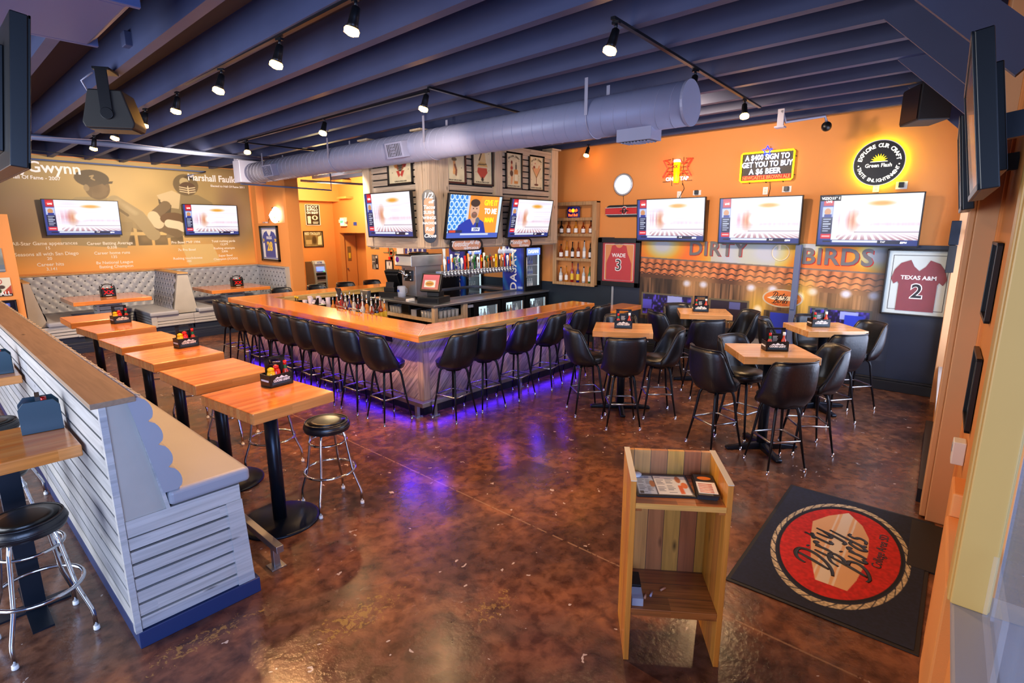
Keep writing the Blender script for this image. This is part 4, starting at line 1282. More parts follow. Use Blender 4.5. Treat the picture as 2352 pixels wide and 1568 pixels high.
# foot rail in front of the banquette
fr = thing('foot_rail', 'square steel foot rail on the floor along the banquette', 'foot rail', (1.4, 0, 0))
b = MB(); b.box(-0.025, 0.025, 3.38, 10.5, 0.14, 0.19); b.build('rail', 'steel', fr, 0.003)
for yy in (3.47, 5.8, 8.1, 10.3):
    b = MB(); b.box(-0.022, 0.022, yy - 0.022, yy + 0.022, 0.008, 0.14); b.box(-0.05, 0.05, yy - 0.05, yy + 0.05, 0, 0.008); b.build('leg', 'steel', fr, 0.002)

# ------------------------------------------------------------------ tables along the banquette
tb0 = thing('high_table', 'x', 'table', (0, 0, 0), 0, 'butcher block high tables along the banquette')
b = MB(); b.box(-0.325, 0.325, -0.375, 0.375, 0.985, 1.07); b.build('tabletop', 'butcher_block', tb0, 0.008)
b = MB(); b.s = True; b.cyl((0, 0, 0.02), (0, 0, 0.97), 0.052, n=20); b.build('column', 'gunmetal', tb0)
b = MB(); b.s = True; b.lathe([(0.3, 0.0), (0.3, 0.012), (0.28, 0.022), (0.06, 0.03)], 40); b.build('base_disc', 'gunmetal', tb0)
b = MB(); b.box(-0.2, 0.2, -0.05, 0.05, 0.965, 0.985); b.box(-0.05, 0.05, -0.2, 0.2, 0.965, 0.985); b.build('top_plate', 'black_metal', tb0)
used = []
BT = [(1.70, 4.04, 0.10), (1.70, 5.07, 0.06), (1.69, 6.15, 0.08), (1.69, 7.22, 0.07), (1.70, 8.42, 0.1), (1.69, 9.6, 0.0)]
for i, (x, y, r) in enumerate(BT):
    place(tb0, used, (x, y, 0), r, ['butcher block high table nearest the camera along the banquette', 'butcher block high table without a caddy, second from the near end of the banquette', 'butcher block high table, third along the banquette, with a condiment caddy on it', 'butcher block high table without a caddy, fourth along the banquette', 'butcher block high table, fifth along the banquette, with a caddy at its back', 'butcher block high table at the far end of the banquette before the booths'][i])
for (x, y, rz, w) in ((1.86, 4.22, 0.12, 'nearest'), (1.88, 6.38, 0.1, 'third'), (1.83, 8.75, 0.1, 'fifth')):
    l = (x, y, 1.0715)
    box_caddy(l, rz, 'black beer caddy with bottles on the %s banquette table' % w, 0.2, 0.14, 0.1)
    mustard(wm(l, rz, -0.065, -0.035, 0.007), 'yellow mustard bottle in the caddy on the %s banquette table' % w)
    ketchup(wm(l, rz, -0.02, 0.0 - 0.035, 0.007), 'red ketchup bottle in the caddy on the %s banquette table' % w)
    hot_sauce(wm(l, rz, 0.06, -0.035, 0.007), 'hot sauce bottle in the caddy on the %s banquette table' % w, k=1.15)

# chrome stools with round black seats
rs0 = thing('round_stool', 'x', 'stool', (0, 0, 0), 0, 'chrome stools with round seats')
b = MB(); b.s = True; b.lathe([(0.15, 0.665), (0.178, 0.67), (0.185, 0.69), (0.185, 0.715), (0.175, 0.735), (0.16, 0.742), (0.1, 0.748), (0.001, 0.75)], 36); st = b.build('seat', 'black_vinyl', rs0)
b = MB(); b.s = True; b.ring(0.183, 0.702, 0.006, 36, 6); b.ring(0.17, 0.742, 0.005, 36, 6); b.build('piping', 'black_vinyl', st)
b = MB(); b.s = True; b.lathe([(0.152, 0.7455), (0.1, 0.7505), (0.001, 0.753)], 32); b.build('top_panel', 'stool_top_vinyl', st)
b = MB(); b.s = True; b.ring(0.15, 0.57, 0.0095); b.build('upper_ring', 'chrome', rs0)
b = MB(); b.s = True; b.ring(0.205, 0.31, 0.0115, 36); b.build('foot_ring', 'chrome', rs0)
for k in range(4):
    a = PI / 4 + k * PI / 2
    c, s = math.cos(a), math.sin(a)
    b = MB(); b.s = True
    b.tube([(r * c, r * s, z) for r, z in ((0.03, 0.655), (0.11, 0.66), (0.135, 0.645), (0.148, 0.6), (0.19, 0.33), (0.2, 0.28), (0.25, 0.14), (0.256, 0.11), (0.258, 0.02))], 0.0115, 8)
    lg = b.build('leg', 'chrome', rs0)
    b = MB(); b.s = True; b.lathe([(0.015, 0), (0.017, 0.004), (0.015, 0.025)], 10, (0.258 * c, 0.258 * s, 0)); b.build('foot_tip', 'white_plastic', lg)
used = []
for i, (x, y, l) in enumerate([(2.13, 3.98, 'chrome stool with a round seat standing clear beside the nearest banquette table'), (2.13, 5.06, 'chrome stool with a round seat beside the second banquette table'), (2.16, 6.12, 'chrome stool with a round seat beside the third banquette table'), (2.15, 7.32, 'chrome stool with a round seat beside the fourth banquette table'), (2.14, 8.5, 'chrome stool with a round seat beside the fifth banquette table'),
                            (0.22, 3.83, 'chrome stool with a round seat in the lower left corner beside the partition'), (0.17, 4.85, 'chrome stool behind the nearest table left of the partition'), (0.26, 6.05, 'chrome stool beside the farther table left of the partition')]):
    place(rs0, used, (x, y, 0), 0.12 + 0.31 * i if i else -0.1, l)

# high tables on the other side of the partition
def left_table(y0, y1, label):
    t = thing('high_table', label, 'table', (0.1, (y0 + y1) / 2, 0), 0, 'high tables left of the partition')
    d = (y1 - y0) / 2
    b = MB(); b.box(-0.4, 0.425, -d, d, 1.0, 1.07); b.build('tabletop', 'butcher_block', t, 0.007)
    b = MB(); b.box(0.06, 0.16, -0.05, 0.05, 0.012, 1.0); b.build('column', 'gunmetal', t)
    b = MB(); b.box(-0.1, 0.28, -0.05, 0.05, 0, 0.012); b.box(0.06, 0.16, -0.3, 0.3, 0, 0.012); b.build('base_plate', 'gunmetal', t)
left_table(3.86, 4.52, 'thick wooden high table left of the partition, nearest the camera')
left_table(6.18, 6.9, 'thick wooden high table left of the partition, farther one')
for l, label, w in (((0.42, 4.36, 1.0715), 'dark teal condiment caddy seen from behind on the nearer left table', 'nearer left'), ((0.40, 6.42, 1.0715), 'dark teal condiment caddy on the farther left table', 'farther left')):
    o = thing('condiment_caddy', label, 'caddy', l, -0.1, CG)
    b = MB()
    for yy in (-0.075, 0.067):
        b.prism([(-0.1, 0), (0.1, 0), (0.1, 0.16), (0.07, 0.2), (-0.07, 0.2), (-0.1, 0.16)], yy, yy + 0.008, 'Y')
    b.box(-0.1, 0.1, -0.07, 0.07, 0, 0.008); b.box(-0.1, -0.094, -0.07, 0.07, 0, 0.09); b.box(0.094, 0.1, -0.07, 0.07, 0, 0.09)
    b.build('box', 'teal_plastic', o, 0.002)
    b = MB(); b.box(-0.012, 0.012, -0.07, 0.07, 0.2, 0.225); b.build('handle', 'black_plastic', o)
    ketchup(wm(l, 0, -0.05, 0.0, 0.01), 'red ketchup bottle in the caddy on the %s table' % w)
    hot_sauce(wm(l, 0, 0.03, 0.02, 0.01), 'hot sauce bottle in the caddy on the %s table' % w, k=1.2)

# framed pictures on the low partition wall, far left
def wall_picture(name, label, loc, rz, w, h, fn, frame='frame_black', cat='picture', bw=0.025, group=None, nx=60, ny=60, gl=True, mat='print_gloss'):
    o = thing(name, label, cat, loc, rz, group)
    b = MB()
    if bw > 0:
        b.box(-w / 2, w / 2, -0.03, 0, -h / 2, -h / 2 + bw); b.box(-w / 2, w / 2, -0.03, 0, h / 2 - bw, h / 2); b.box(-w / 2, -w / 2 + bw, -0.03, 0, -h / 2, h / 2); b.box(w / 2 - bw, w / 2, -0.03, 0, -h / 2, h / 2)
        b.build('frame', frame, o, 0.003)
    b = MB(); b.box(-w / 2 + 0.002, w / 2 - 0.002, -0.006, 0, -h / 2 + 0.002, h / 2 - 0.002); b.build('backing', 'frame_black', o)
    canvas('picture', w - 2 * bw, h - 2 * bw, nx, ny, fn, mat, o, y=-0.008, z0=-h / 2 + bw)
    return o
def pic_grey(U, V):
    img = full(U, '#7e8176'); img *= (0.7 + 0.5 * vnoise(U, V, 3, 4, 8)[..., None]); rect(img, U, V, 0, 1, 0, 0.3, '#5e6f80', 0.7); rect(img, U, V, 0.2, 0.8, 0.42, 0.46, '#c9c8c0'); rect(img, U, V, 0.3, 0.8, 0.34, 0.37, '#c9c8c0'); rect(img, U, V, 0, 1, 0.06, 0.09, '#c9c8c0', .6)
    return img
def pic_ball(U, V):
    img = full(U, '#d5d3bb'); poly(img, U, V, [(0, 0.4), (0.5, 0.75), (0.7, 0.35), (0.7, 0.2), (0, 0.2)], '#31492e'); poly(img, U, V, [(0.72, 0.2), (1, 0.6), (1, 0.1), (0.72, 0.1)], '#b04a35'); rect(img, U, V, 0, 1, 0, 0.14, '#3a2e2a')
    ell(img, U, V, 0.62, 0.8, 0.14, 0.17, '#a8302a'); ell(img, U, V, 0.62, 0.8, 0.11, 0.135, '#e0dcc6'); ell(img, U, V, 0.72, 0.5, 0.1, 0.1, '#4b4038')
    return img
def pic_blue(U, V):
    img = full(U, '#0e1324'); rect(img, U, V, 0.45, 0.85, 0.5, 0.85, '#4d61c0'); ell(img, U, V, 0.68, 0.68, 0.12, 0.12, '#a9b8f0'); rect(img, U, V, 0.5, 0.85, 0.25, 0.42, '#37479c')
    return img
wall_picture('framed_picture', 'grey photograph on the orange partition, topmost of three at far left', (0.95, 12.755, 1.80), 0, 0.38, 0.40, pic_grey, bw=0, group='pictures on the orange partition')
o = wall_picture('framed_picture', 'old baseball poster on the orange partition, between two other pictures', (0.95, 12.755, 1.34), 0, 0.45, 0.32, pic_ball, bw=0, group='pictures on the orange partition')
t = MB(); put_text(t, 'BASEBALL', 0.02, -0.115, 0.1, y=-0.0095, bold=0.002, sx=0.85); t.build('lettering', 'white_letter', o)
t = MB(); put_text(t, '5¢', 0.055, 0.095, 0.07, y=-0.0095, bold=0.001); t.build('lettering', 'red_letter', o)
wall_picture('framed_picture', 'dark blue framed picture low on the orange partition above the banquette cap', (0.95, 12.755, 0.99), 0, 0.5, 0.24, pic_blue, bw=0.02, group='pictures on the orange partition')
# ------------------------------------------------------------------ the bar
bar = thing('bar_counter', 'long wooden L shaped bar with chevron plank front and thick glossy top', 'bar', (0, 0, 0))
ZT, ZB = 1.07, 0.985
XL, XR, YN, YF = 3.87, 7.58, 4.93, 10.5
b = MB(); b.prism([(XL, YN), (XL + 0.57, YN + 0.55), (XL + 0.57, YF - 0.6), (XL, YF)], ZB, ZT, 'Z'); b.build('bar_top', 'bar_block', bar, 0.006)
b = MB(); b.prism([(XL + 0.001, YN), (XR, YN), (XR, YN + 0.45), (XL + 0.571, YN + 0.55)], ZB, ZT, 'Z'); b.build('bar_top', 'bar_block_x', bar, 0.006)
b = MB(); b.prism([(XL + 0.571, YF - 0.6), (8.4, YF - 0.6), (8.4, YF), (XL + 0.001, YF)], ZB, ZT, 'Z'); b.build('bar_top', 'bar_block_x', bar, 0.006)
b = MB(); b.box(XL + 0.004, 5.75, YN - 0.004, YN, ZB + 0.003, ZT - 0.006); b.build('edge_board', 'pine_edge', bar)
b = MB(); b.box(5.755, XR - 0.004, YN - 0.004, YN, ZB + 0.003, ZT - 0.006); b.build('edge_board', 'oak_edge', bar)
b = MB(); b.box(XL + 0.6, 8.4, YF - 0.604, YF - 0.6, ZB - 0.02, ZT - 0.006); b.build('edge_board', 'pine_edge', bar)
PX, PY = 4.07, 5.12
b = MB(); b.box(PX, PX + 0.03, PY + 0.1, 10.3, 0.17, ZB); b.build('front_panel', 'chevron_a', bar)
b = MB(); b.box(PX + 0.1, 7.5, PY, PY + 0.03, 0.17, ZB); b.box(7.5, 7.53, PY, PY + 0.4, 0.17, ZB); b.build('front_panel', 'chevron_b', bar)
b = MB(); b.box(PX - 0.012, PX + 0.1, PY - 0.012, PY + 0.1, 0.17, ZB); b.build('corner_post', 'post_wood', bar, 0.003)
b = MB(); b.box(PX + 0.03, PX + 0.3, PY + 0.1, 10.3, 0.0, ZB - 0.01); b.box(PX + 0.1, 7.5, PY + 0.03, PY + 0.24, 0.0, ZB - 0.01); b.box(4.4, 8.4, 10.1, 10.3, 0.0, ZB - 0.01); b.build('carcass', 'black_matte', bar)
b = MB(); b.box(PX - 0.004, PX + 0.03, PY - 0.004, 10.3, 0, 0.17); b.box(PX + 0.03, 7.53, PY - 0.004, PY + 0.03, 0, 0.17); b.build('kick_board', 'black_base', bar)
for (x, y) in ((PX - 0.011, 8.95), (PX - 0.011, 7.2), (PX - 0.011, 5.8)):
    b = MB(); b.box(x, x + 0.012, y - 0.07, y + 0.07, 0.86, 0.96); o = b.build('power_outlet', 'black_plastic', bar)
b = MB(); b.box(5.72, 5.88, PY - 0.012, PY, 0.86, 0.96); b.box(5.735, 5.8, PY - 0.014, PY - 0.012, 0.9, 0.93); b.build('power_outlet', 'black_plastic', bar)
for i, (x, y, rz) in enumerate([(PX - 0.003, 5.35, -PI / 2), (PX - 0.003, 6.45, -PI / 2), (PX - 0.003, 7.55, -PI / 2), (PX - 0.003, 8.6, -PI / 2)]):
    b = MB(); b.s = True; b.at((x, y, 0.86), (0, 0, rz)); b.tube([(0, 0, 0.03), (0, -0.03, 0.02), (0, -0.035, -0.01), (0, -0.045, 0.0), (0, -0.05, 0.02)], 0.005, 6); b.tube([(0, 0, 0.05), (0, -0.03, 0.06)], 0.005, 6); b.build('coat_hook', 'chrome', bar)
b = MB(); b.box(PX - 0.045, PX - 0.03, PY + 0.0, 10.2, ZB - 0.016, ZB - 0.004); b.box(PX - 0.03, 7.45, PY - 0.045, PY - 0.03, ZB - 0.016, ZB - 0.004); b.build('led_strip', 'led_purple', bar)
# foot rail
fr = thing('foot_rail', 'square wood and steel foot rail running around the bar front', 'foot rail', (0, 0, 0))
b = MB(); b.prism([(3.93, 4.985), (4.0, 5.055), (4.0, 10.2), (3.93, 10.2)], 0.155, 0.21, 'Z'); b.prism([(3.93, 4.985), (7.45, 4.985), (7.45, 5.055), (4.0, 5.055)], 0.155, 0.21, 'Z'); b.build('rail', 'steel', fr, 0.003)
for x, y in ((3.97, 5.14), (4.15, 5.02), (5.78, 5.02), (7.3, 5.02), (3.965, 6.9), (3.965, 8.6), (3.965, 10.0)):
    b = MB(); b.box(x - 0.022, x + 0.022, y - 0.022, y + 0.022, 0.008, 0.155); b.box(x - 0.05, x + 0.05, y - 0.05, y + 0.05, 0, 0.008)
    for sx in (-.038, .038):
        for sy in (-.038, .038):
            b.cyl((x + sx, y + sy, 0.008), (x + sx, y + sy, 0.02), 0.007, n=6)
    b.build('leg', 'steel', fr)
# drink ledge beyond the end of the bar
lg = thing('drink_ledge', 'lower wooden drink ledge between the bar end and the dark wall', 'ledge', (0, 0, 0))
b = MB(); b.box(7.62, 8.62, 4.62, 5.02, 0.88, 0.955); b.build('top_board', 'bar_block_x', lg, 0.005)
b = MB(); b.box(7.66, 8.2, 4.72, 5.0, 0.0, 0.88); b.build('support_panel', 'chevron_b', lg)

# ------------------------------------------------------------------ padded bar stools
bs0 = thing('bar_stool', 'x', 'stool', (0, 0, 0), 0, 'black vinyl bar stools with backs')
b = MB(); b.s = True
b.lathe([(0.17, 0.655), (0.205, 0.66), (0.215, 0.69), (0.212, 0.725), (0.19, 0.752), (0.12, 0.766), (0.001, 0.772)], 32); st = b.build('seat', 'black_vinyl', bs0)
b = MB(); b.s = True; b.ring(0.213, 0.722, 0.006, 32, 6); b.build('piping', 'black_vinyl', st)
# wrap-around back: thick shell with a high back falling to low sides
PM = math.radians(93)
def shell(i, j, nu, nv, out):
    ph = -PM + 2 * PM * i / nu
    q = abs(ph) / PM
    e = 1 / 2.7
    cx = abs(math.sin(ph)) ** 0.66 * math.copysign(1, math.sin(ph)); cy = abs(math.cos(ph)) ** 0.72 * math.copysign(1, math.cos(ph))
    top = 1.105 - 0.012 * (q / 0.62) ** 4 if q < 0.62 else 1.093 - 0.36 * (min(1, (q - 0.62) / 0.38)) ** 1.35
    zz = 0.655 + (top - 0.655) * j / nv
    lean = 0.055 * max(0, (zz - 0.72)) / 0.38
    r = (0.238 if out else 0.205) + (0.012 if out else 0.0) * math.sin(PI * j / nv)
    r *= 1 - 0.16 * max(0, 1 - j / nv * 2.6) ** 2
    if j in (0, nv):
        r += -0.008 if out else 0.008
    return (r * cx * (1 + 0.10 * (zz - 0.66)), -r * cy * 1.0 - lean * max(0, math.cos(ph)), zz)
nu, nv = 30, 10
b = MB(); b.s = True
vs = []; fs = []
for out in (1, 0):
    for j in range(nv + 1):
        for i in range(nu + 1):
            vs.append(shell(i, j, nu, nv, out))
W = nu + 1; K = W * (nv + 1)
for j in range(nv):
    for i in range(nu):
        a = j * W + i
        fs.append((a, a + 1, a + W + 1, a + W)); fs.append((K + a, K + a + W, K + a + W + 1, K + a + 1))
for i in range(nu):
    a = nv * W + i; fs.append((a, a + 1, K + a + 1, K + a)); a = i; fs.append((a, K + a, K + a + 1, a + 1))
for j in range(nv):
    a = j * W; fs.append((a, a + W, K + a + W, K + a)); a = j * W + nu; fs.append((a, K + a, K + a + W, a + W))
b.add(vs, fs); bk = b.build('backrest', 'black_vinyl', bs0)
b = MB(); b.s = True
b.tube([tuple(Vector(shell(i, nv, nu, nv, 1)) + Vector((0, 0, 0.003))) for i in range(nu + 1)], 0.007, 6); b.build('piping', 'black_vinyl', bk)
b = MB(); b.s = True; b.cyl((0, 0, 0.61), (0, 0, 0.655), 0.1, n=20); b.build('swivel', 'black_metal', bs0)
for k in range(4):
    a = PI / 4 + k * PI / 2
    c, s = math.cos(a), math.sin(a)
    b = MB(); b.s = True
    b.tube([(r * c, r * s, z) for r, z in ((0.02, 0.635), (0.12, 0.637), (0.155, 0.615), (0.172, 0.57), (0.215, 0.3), (0.275, 0.018))], [0.015, 0.015, 0.015, 0.0145, 0.013, 0.009], 9)
    l = b.build('leg', 'black_metal', bs0)
    b = MB(); b.s = True; b.lathe([(0.016, 0), (0.018, 0.006), (0.01, 0.014), (0.012, 0.04)], 10, (0.275 * c, 0.275 * s, 0)); b.build('glide', 'chrome', l)
b = MB(); b.s = True
q = 0.228 / math.sqrt(2)
pts = []
for sx, sy in ((1, 1), (-1, 1), (-1, -1), (1, -1)):
    for t in (0, 1):
        if (sx * sy > 0) == (t == 0):
            pts.append((sx * q, sy * (q - 0.03), 0.305))
        else:
            pts.append((sx * (q - 0.03), sy * q, 0.305))
b.tube(pts, 0.0115, 8, True); b.build('foot_ring', 'dull_chrome', bs0)
bused = []
def stool(x, y, rz, label):
    place(bs0, bused, (x, y, 0), rz, label)
ordw = ['first', 'second', 'third', 'fourth', 'fifth', 'sixth', 'seventh', 'eighth', 'ninth']
jit = [0.05, 0.0, -0.05, 0.08, 0.0, 0.35, 0.0, 0.06, 0.05]
for i, y in enumerate((5.35, 5.95, 6.53, 7.07, 7.65, 8.18, 8.74, 9.28, 9.87)):
    stool(3.70, y, -PI / 2 - jit[i], 'black bar stool on the long left side of the bar, %s from the corner' % ordw[i])
for i, (x, r) in enumerate(((4.285, 0.12), (4.82, -0.12), (5.44, 0.1), (6.1, 0.25), (6.72, 0.2), (7.3, 0.0))):
    stool(x, 4.80, r, 'black bar stool on the short right side of the bar, %s from the corner' % ordw[i])
for i, x in enumerate((5.1, 5.9, 6.6, 7.3, 8.0)):
    stool(x, 10.82, PI, 'black bar stool behind the far side of the bar, %s from the booths' % ordw[i])

# ------------------------------------------------------------------ back bar island
isl = thing('back_bar', 'steel topped back bar with open wooden shelves and a black glossy top', 'back bar', (0, 0, 0))
IX0, IX1, IY0, IY1 = 5.95, 9.17, 7.12, 9.0
b = MB(); b.box(IX0, IX1, IY0, IY1, 0.955, 0.995); b.build('countertop', 'steel', isl, 0.006)
b = MB(); b.box(6.55, 8.6, 7.6, 8.85, 0.995, 1.0); b.build('black_top', 'counter_black', isl)
b = MB()
b.box(6.5, 8.62, 7.56, 7.6, 0.995, 1.03); b.box(6.5, 8.62, 8.85, 8.89, 0.995, 1.03); b.box(8.6, 8.64, 7.56, 8.89, 0.995, 1.03); b.box(6.5, 6.54, 7.56, 8.89, 0.995, 1.03)
b.build('raised_edge', 'steel_edge', isl, 0.004)
b = MB(); b.box(6.3, IX1, 7.62, IY1 - 0.1, 0.0, 0.955); b.box(6.76, 6.9, 7.2, 7.62, 0, 0.955); b.build('carcass', 'black_matte', isl)
b = MB()
for (x0, x1, y0, y1) in ((IX0 + 0.02, IX0 + 0.1, IY0 + 0.02, IY0 + 0.1), (IX0 + 0.02, IX0 + 0.1, 8.6, 8.7), (6.66, 6.76, IY0 + 0.02, IY0 + 0.1)):
    b.box(x0, x1, y0, y1, 0, 0.955)
b.build('post', 'hood_post', isl, 0.003)
b = MB()
for z in (0.72, 0.4):
    b.box(IX0 + 0.03, 6.3, IY0 + 0.03, 8.68, z, z + 0.02); b.box(6.3, 6.75, IY0 + 0.03, 7.55, z, z + 0.02)
    b.box(IX0 + 0.02, IX0 + 0.045, IY0 + 0.1, 8.6, z - 0.025, z + 0.03); b.box(IX0 + 0.1, 6.66, IY0 + 0.02, IY0 + 0.045, z - 0.025, z + 0.03)
b.build('shelf', 'hood_post', isl)
# glass door coolers under the counter
for i, (x0, lab) in enumerate(((6.92, 'left'), (7.68, 'middle'), (8.42, 'right'))):
    x1 = x0 + 0.73
    c = thing('bottle_cooler', 'black glass fronted bottle cooler under the steel counter, %s of three' % lab, 'cooler', (x0, 7.16, 0.1), 0, 'glass door coolers under the back bar')
    w = x1 - x0 - 0.01
    b = MB(); b.box(0, w, 0.34, 0.38, 0, 0.84); b.box(0, 0.03, 0, 0.34, 0, 0.84); b.box(w - 0.03, w, 0, 0.34, 0, 0.84); b.box(0, w, 0, 0.34, 0, 0.05); b.box(0, w, 0, 0.34, 0.79, 0.84); b.build('cabinet', 'black_plastic', c)
    b = MB(); b.box(0.03, w - 0.03, 0.325, 0.335, 0.05, 0.79); b.build('lit_back', 'cooler_light', c)
    b = MB(); b.box(w - 0.06, w - 0.04, 0.02, 0.04, 0.08, 0.76); b.build('lamp_tube', 'cooler_light', c)
    b = MB(); b.box(0.03, w - 0.03, 0.05, 0.32, 0.42, 0.43); b.build('shelf', 'steel', c)
    dr = MB(); f = 0.12
    dr.box(0, f, -0.03, 0, 0, 0.83); dr.box(w - f * 0.8, w, -0.03, 0, 0, 0.83); dr.box(f, w - f * 0.8, -0.03, 0, 0, 0.08); dr.box(f, w - f * 0.8, -0.03, 0, 0.76, 0.83); dr = dr.build('door', 'black_plastic', c, 0.003)
    b = MB(); b.box(f, w - f * 0.8, -0.02, -0.015, 0.08, 0.76); b.build('pane', 'cooler_glass', dr)
    b = MB(); b.box(w - f * 0.8 - 0.02, w - f * 0.8, -0.032, -0.03, 0.08, 0.76); b.build('door_trim', 'white_plastic', dr)
    if i == 0:
        b = MB(); b.box(-0.14, -0.02, -0.025, 0, 0.77, 0.82); b.build('maker_plate', 'glass_blue', c)
    nm = ['pale blue', 'mixed', 'brown'][i]
    mats = [['clear_liquor', 'glass_blue'], ['gold_liquor', 'blue_bottle', 'white_plastic', 'green_bottle'], ['dark_bottle', 'dark_bottle', 'clear_liquor']][i]
    for lev in (0, 1):
        for k in range(6 if i else 5):
            x = x0 + 0.16 + k * (0.47 / 5); z = 0.155 + lev * 0.375
            b = MB(); b.s = True; b.lathe([(0.03, 0), (0.032, 0.01), (0.032, 0.15), (0.014, 0.2), (0.013, 0.24)], 10); b.m = 1; b.lathe([(0.0145, 0.235), (0.0145, 0.25)], 8); b.m = 2; b.lathe([(0.0325, 0.05), (0.0325, 0.12)], 10, cap=False)
            o = tag(b.build('cooler_bottle', [mats[(k + lev) % len(mats)], 'white_plastic', 'white_label' if k % 2 else 'blue_label']), '%s bottle on the %s shelf of the %s under-counter cooler' % (nm, 'upper' if lev else 'lower', lab), 'bottle', 'bottles in the %s cooler' % lab)
            o.location = (x, 7.3, z)

# glasses and bottles on the open shelves
def tumbler(loc, label, group, r=0.035, h=0.12, mat='glass_grey', n=12):
    b = MB(); b.s = True; b.lathe([(r * 0.8, 0), (r * 0.85, 0.006), (r, h), (r - 0.004, h), (r * 0.8, 0.012), (0.001, 0.01)], n, cap=False)
    o = tag(b.build('drinking_glass', mat), label, 'glass', group); o.location = loc
    return o
g0 = tumbler((0, 0, 0), 'x', 'x')
gu = []
def glass_at(loc, label, group, s=1.0, mat=None):
    o = g0 if not gu else g0.copy()
    if gu: COL.objects.link(o)
    gu.append(1); o.location = loc; o.scale = (s, s, s); o['label'] = label; o['group'] = group
    return o
for r in range(4):
    for k in range(5):
        glass_at((6.16 + k * 0.095, 7.2 + r * 0.085, 0.741), 'beer glass on the upper shelf facing the short side of the bar', 'glasses on the upper right shelf', 1.15)
for r in range(3):
    for k in range(4):
        glass_at((6.07 + r * 0.08, 8.52 - k * 0.085, 0.741), 'beer mug glass at the left end of the upper shelf', 'glasses at the left end of the upper shelf', 1.1)
for r in range(3):
    for k in range(4):
        glass_at((6.07 + r * 0.08, 7.58 - k * 0.085, 0.741), 'beer glass at the right end of the upper shelf behind the bar corner', 'glasses at the right end of the upper shelf', 1.05)
for r in range(2):
    for k in range(9):
        glass_at((6.06 + r * 0.1, 8.52 - k * 0.09, 0.421), 'round wine glass on the lower shelf', 'glasses on the lower shelf', 1.3)
for k in range(3):
    glass_at((6.42 + k * 0.1, 7.2, 0.421), 'wide glass on the lower shelf facing the short side of the bar', 'glasses on the lower right shelf', 1.4)
for k in range(7):
    b = MB(); b.s = True; b.lathe(bottle_prof(0.26, 0.033), 10); b.m = 1; b.lathe([(0.0335, 0.05), (0.0335, 0.13)], 10, cap=False)
    o = tag(b.build('wine_bottle', ['dark_bottle', 'white_label']), 'dark bottle standing on the lower shelf behind the bar corner', 'bottle', 'dark bottles on the lower shelf'); o.location = (6.07, 7.72 - k * 0.075, 0.421)
b = MB(); b.box(6.05, 6.28, 7.95, 8.2, 0.741, 0.93); tag(b.build('receipt_printer', 'black_plastic', bevel=0.03), 'rounded black machine on the upper open shelf', 'printer')
b = MB(); b.box(6.02, 6.2, 7.72, 7.86, 0.741, 0.86); tag(b.build('napkin_box', 'glass_blue', bevel=0.004), 'pale blue box beside the black machine on the open shelf', 'box')
b = MB(); b.box(6.02, 6.2, 7.6, 7.7, 0.741, 0.87); tag(b.build('napkin_box', 'black_plastic', bevel=0.004), 'black box beside the pale blue box on the open shelf', 'box')

# tills on the counter
def till(x, y, rz, label, on):
    t = thing('cash_register', label, 'cash register', (x, y, 0.996), rz, 'tills on the back bar')
    b = MB(); b.box(-0.22, 0.22, -0.2, 0.22, 0.0, 0.11); dr = b.build('cash_drawer', 'black_plastic', t, 0.004)
    b = MB(); b.box(-0.18, 0.18, -0.206, -0.2, 0.02, 0.09); b.build('drawer_front', 'black_metal', dr)
    b = MB(); b.box(-0.12, 0.12, -0.02, 0.18, 0.11, 0.2); b.prism([(-0.02, 0.11), (0.18, 0.11), (0.14, 0.3), (0.05, 0.26)], -0.09, 0.09, 'X'); b.build('stand', 'black_plastic', t, 0.006)
    s = MB(); s.at((0, -0.06, 0.36), (-0.38, 0, 0)); s.box(-0.2, 0.2, -0.02, 0.05, -0.17, 0.17); s.box(-0.14, 0.14, 0.05, 0.11, -0.12, 0.13); m = s.build('monitor', 'black_plastic', t, 0.012)
    def scr(U, V):
        img = full(U, '#e0646a'); img = img * (0.8 + 0.35 * V[..., None]); rect(img, U, V, 0.12, 0.8, 0.14, 0.62, '#f4ead2'); ell(img, U, V, 0.45, 0.38, 0.26, 0.18, '#e0953a'); rect(img, U, V, 0.28, 0.62, 0.35, 0.41, '#8a4a1a')
        return img
    e = bpy.data.objects.new('screen_frame', None)
    c = canvas('screen', 0.33, 0.27, 40, 32, scr if on else idle_screen, 'screen_dim' if on else 'print_gloss', t, y=-0.0215, z0=-0.13)
    c.data.transform(Matrix.Translation((0, -0.06, 0.36)) @ Matrix.Rotation(-0.38, 4, 'X'))
    bpy.data.objects.remove(e)
    return t
till(6.26, 7.50, -PI / 2 + 0.35, 'till with a lit red screen near the corner of the steel counter', True)
till(6.32, 8.74, PI / 2 + 0.3, 'till seen from behind at the left end of the steel counter', False)
b = MB(); b.box(5.97, 6.12, 7.86, 7.94, 0.996, 1.05); 
tag(b.build('spout_tray', 'white_plastic', bevel=0.01), 'small white tray of pourers on the counter edge by the red screen till', 'tray')

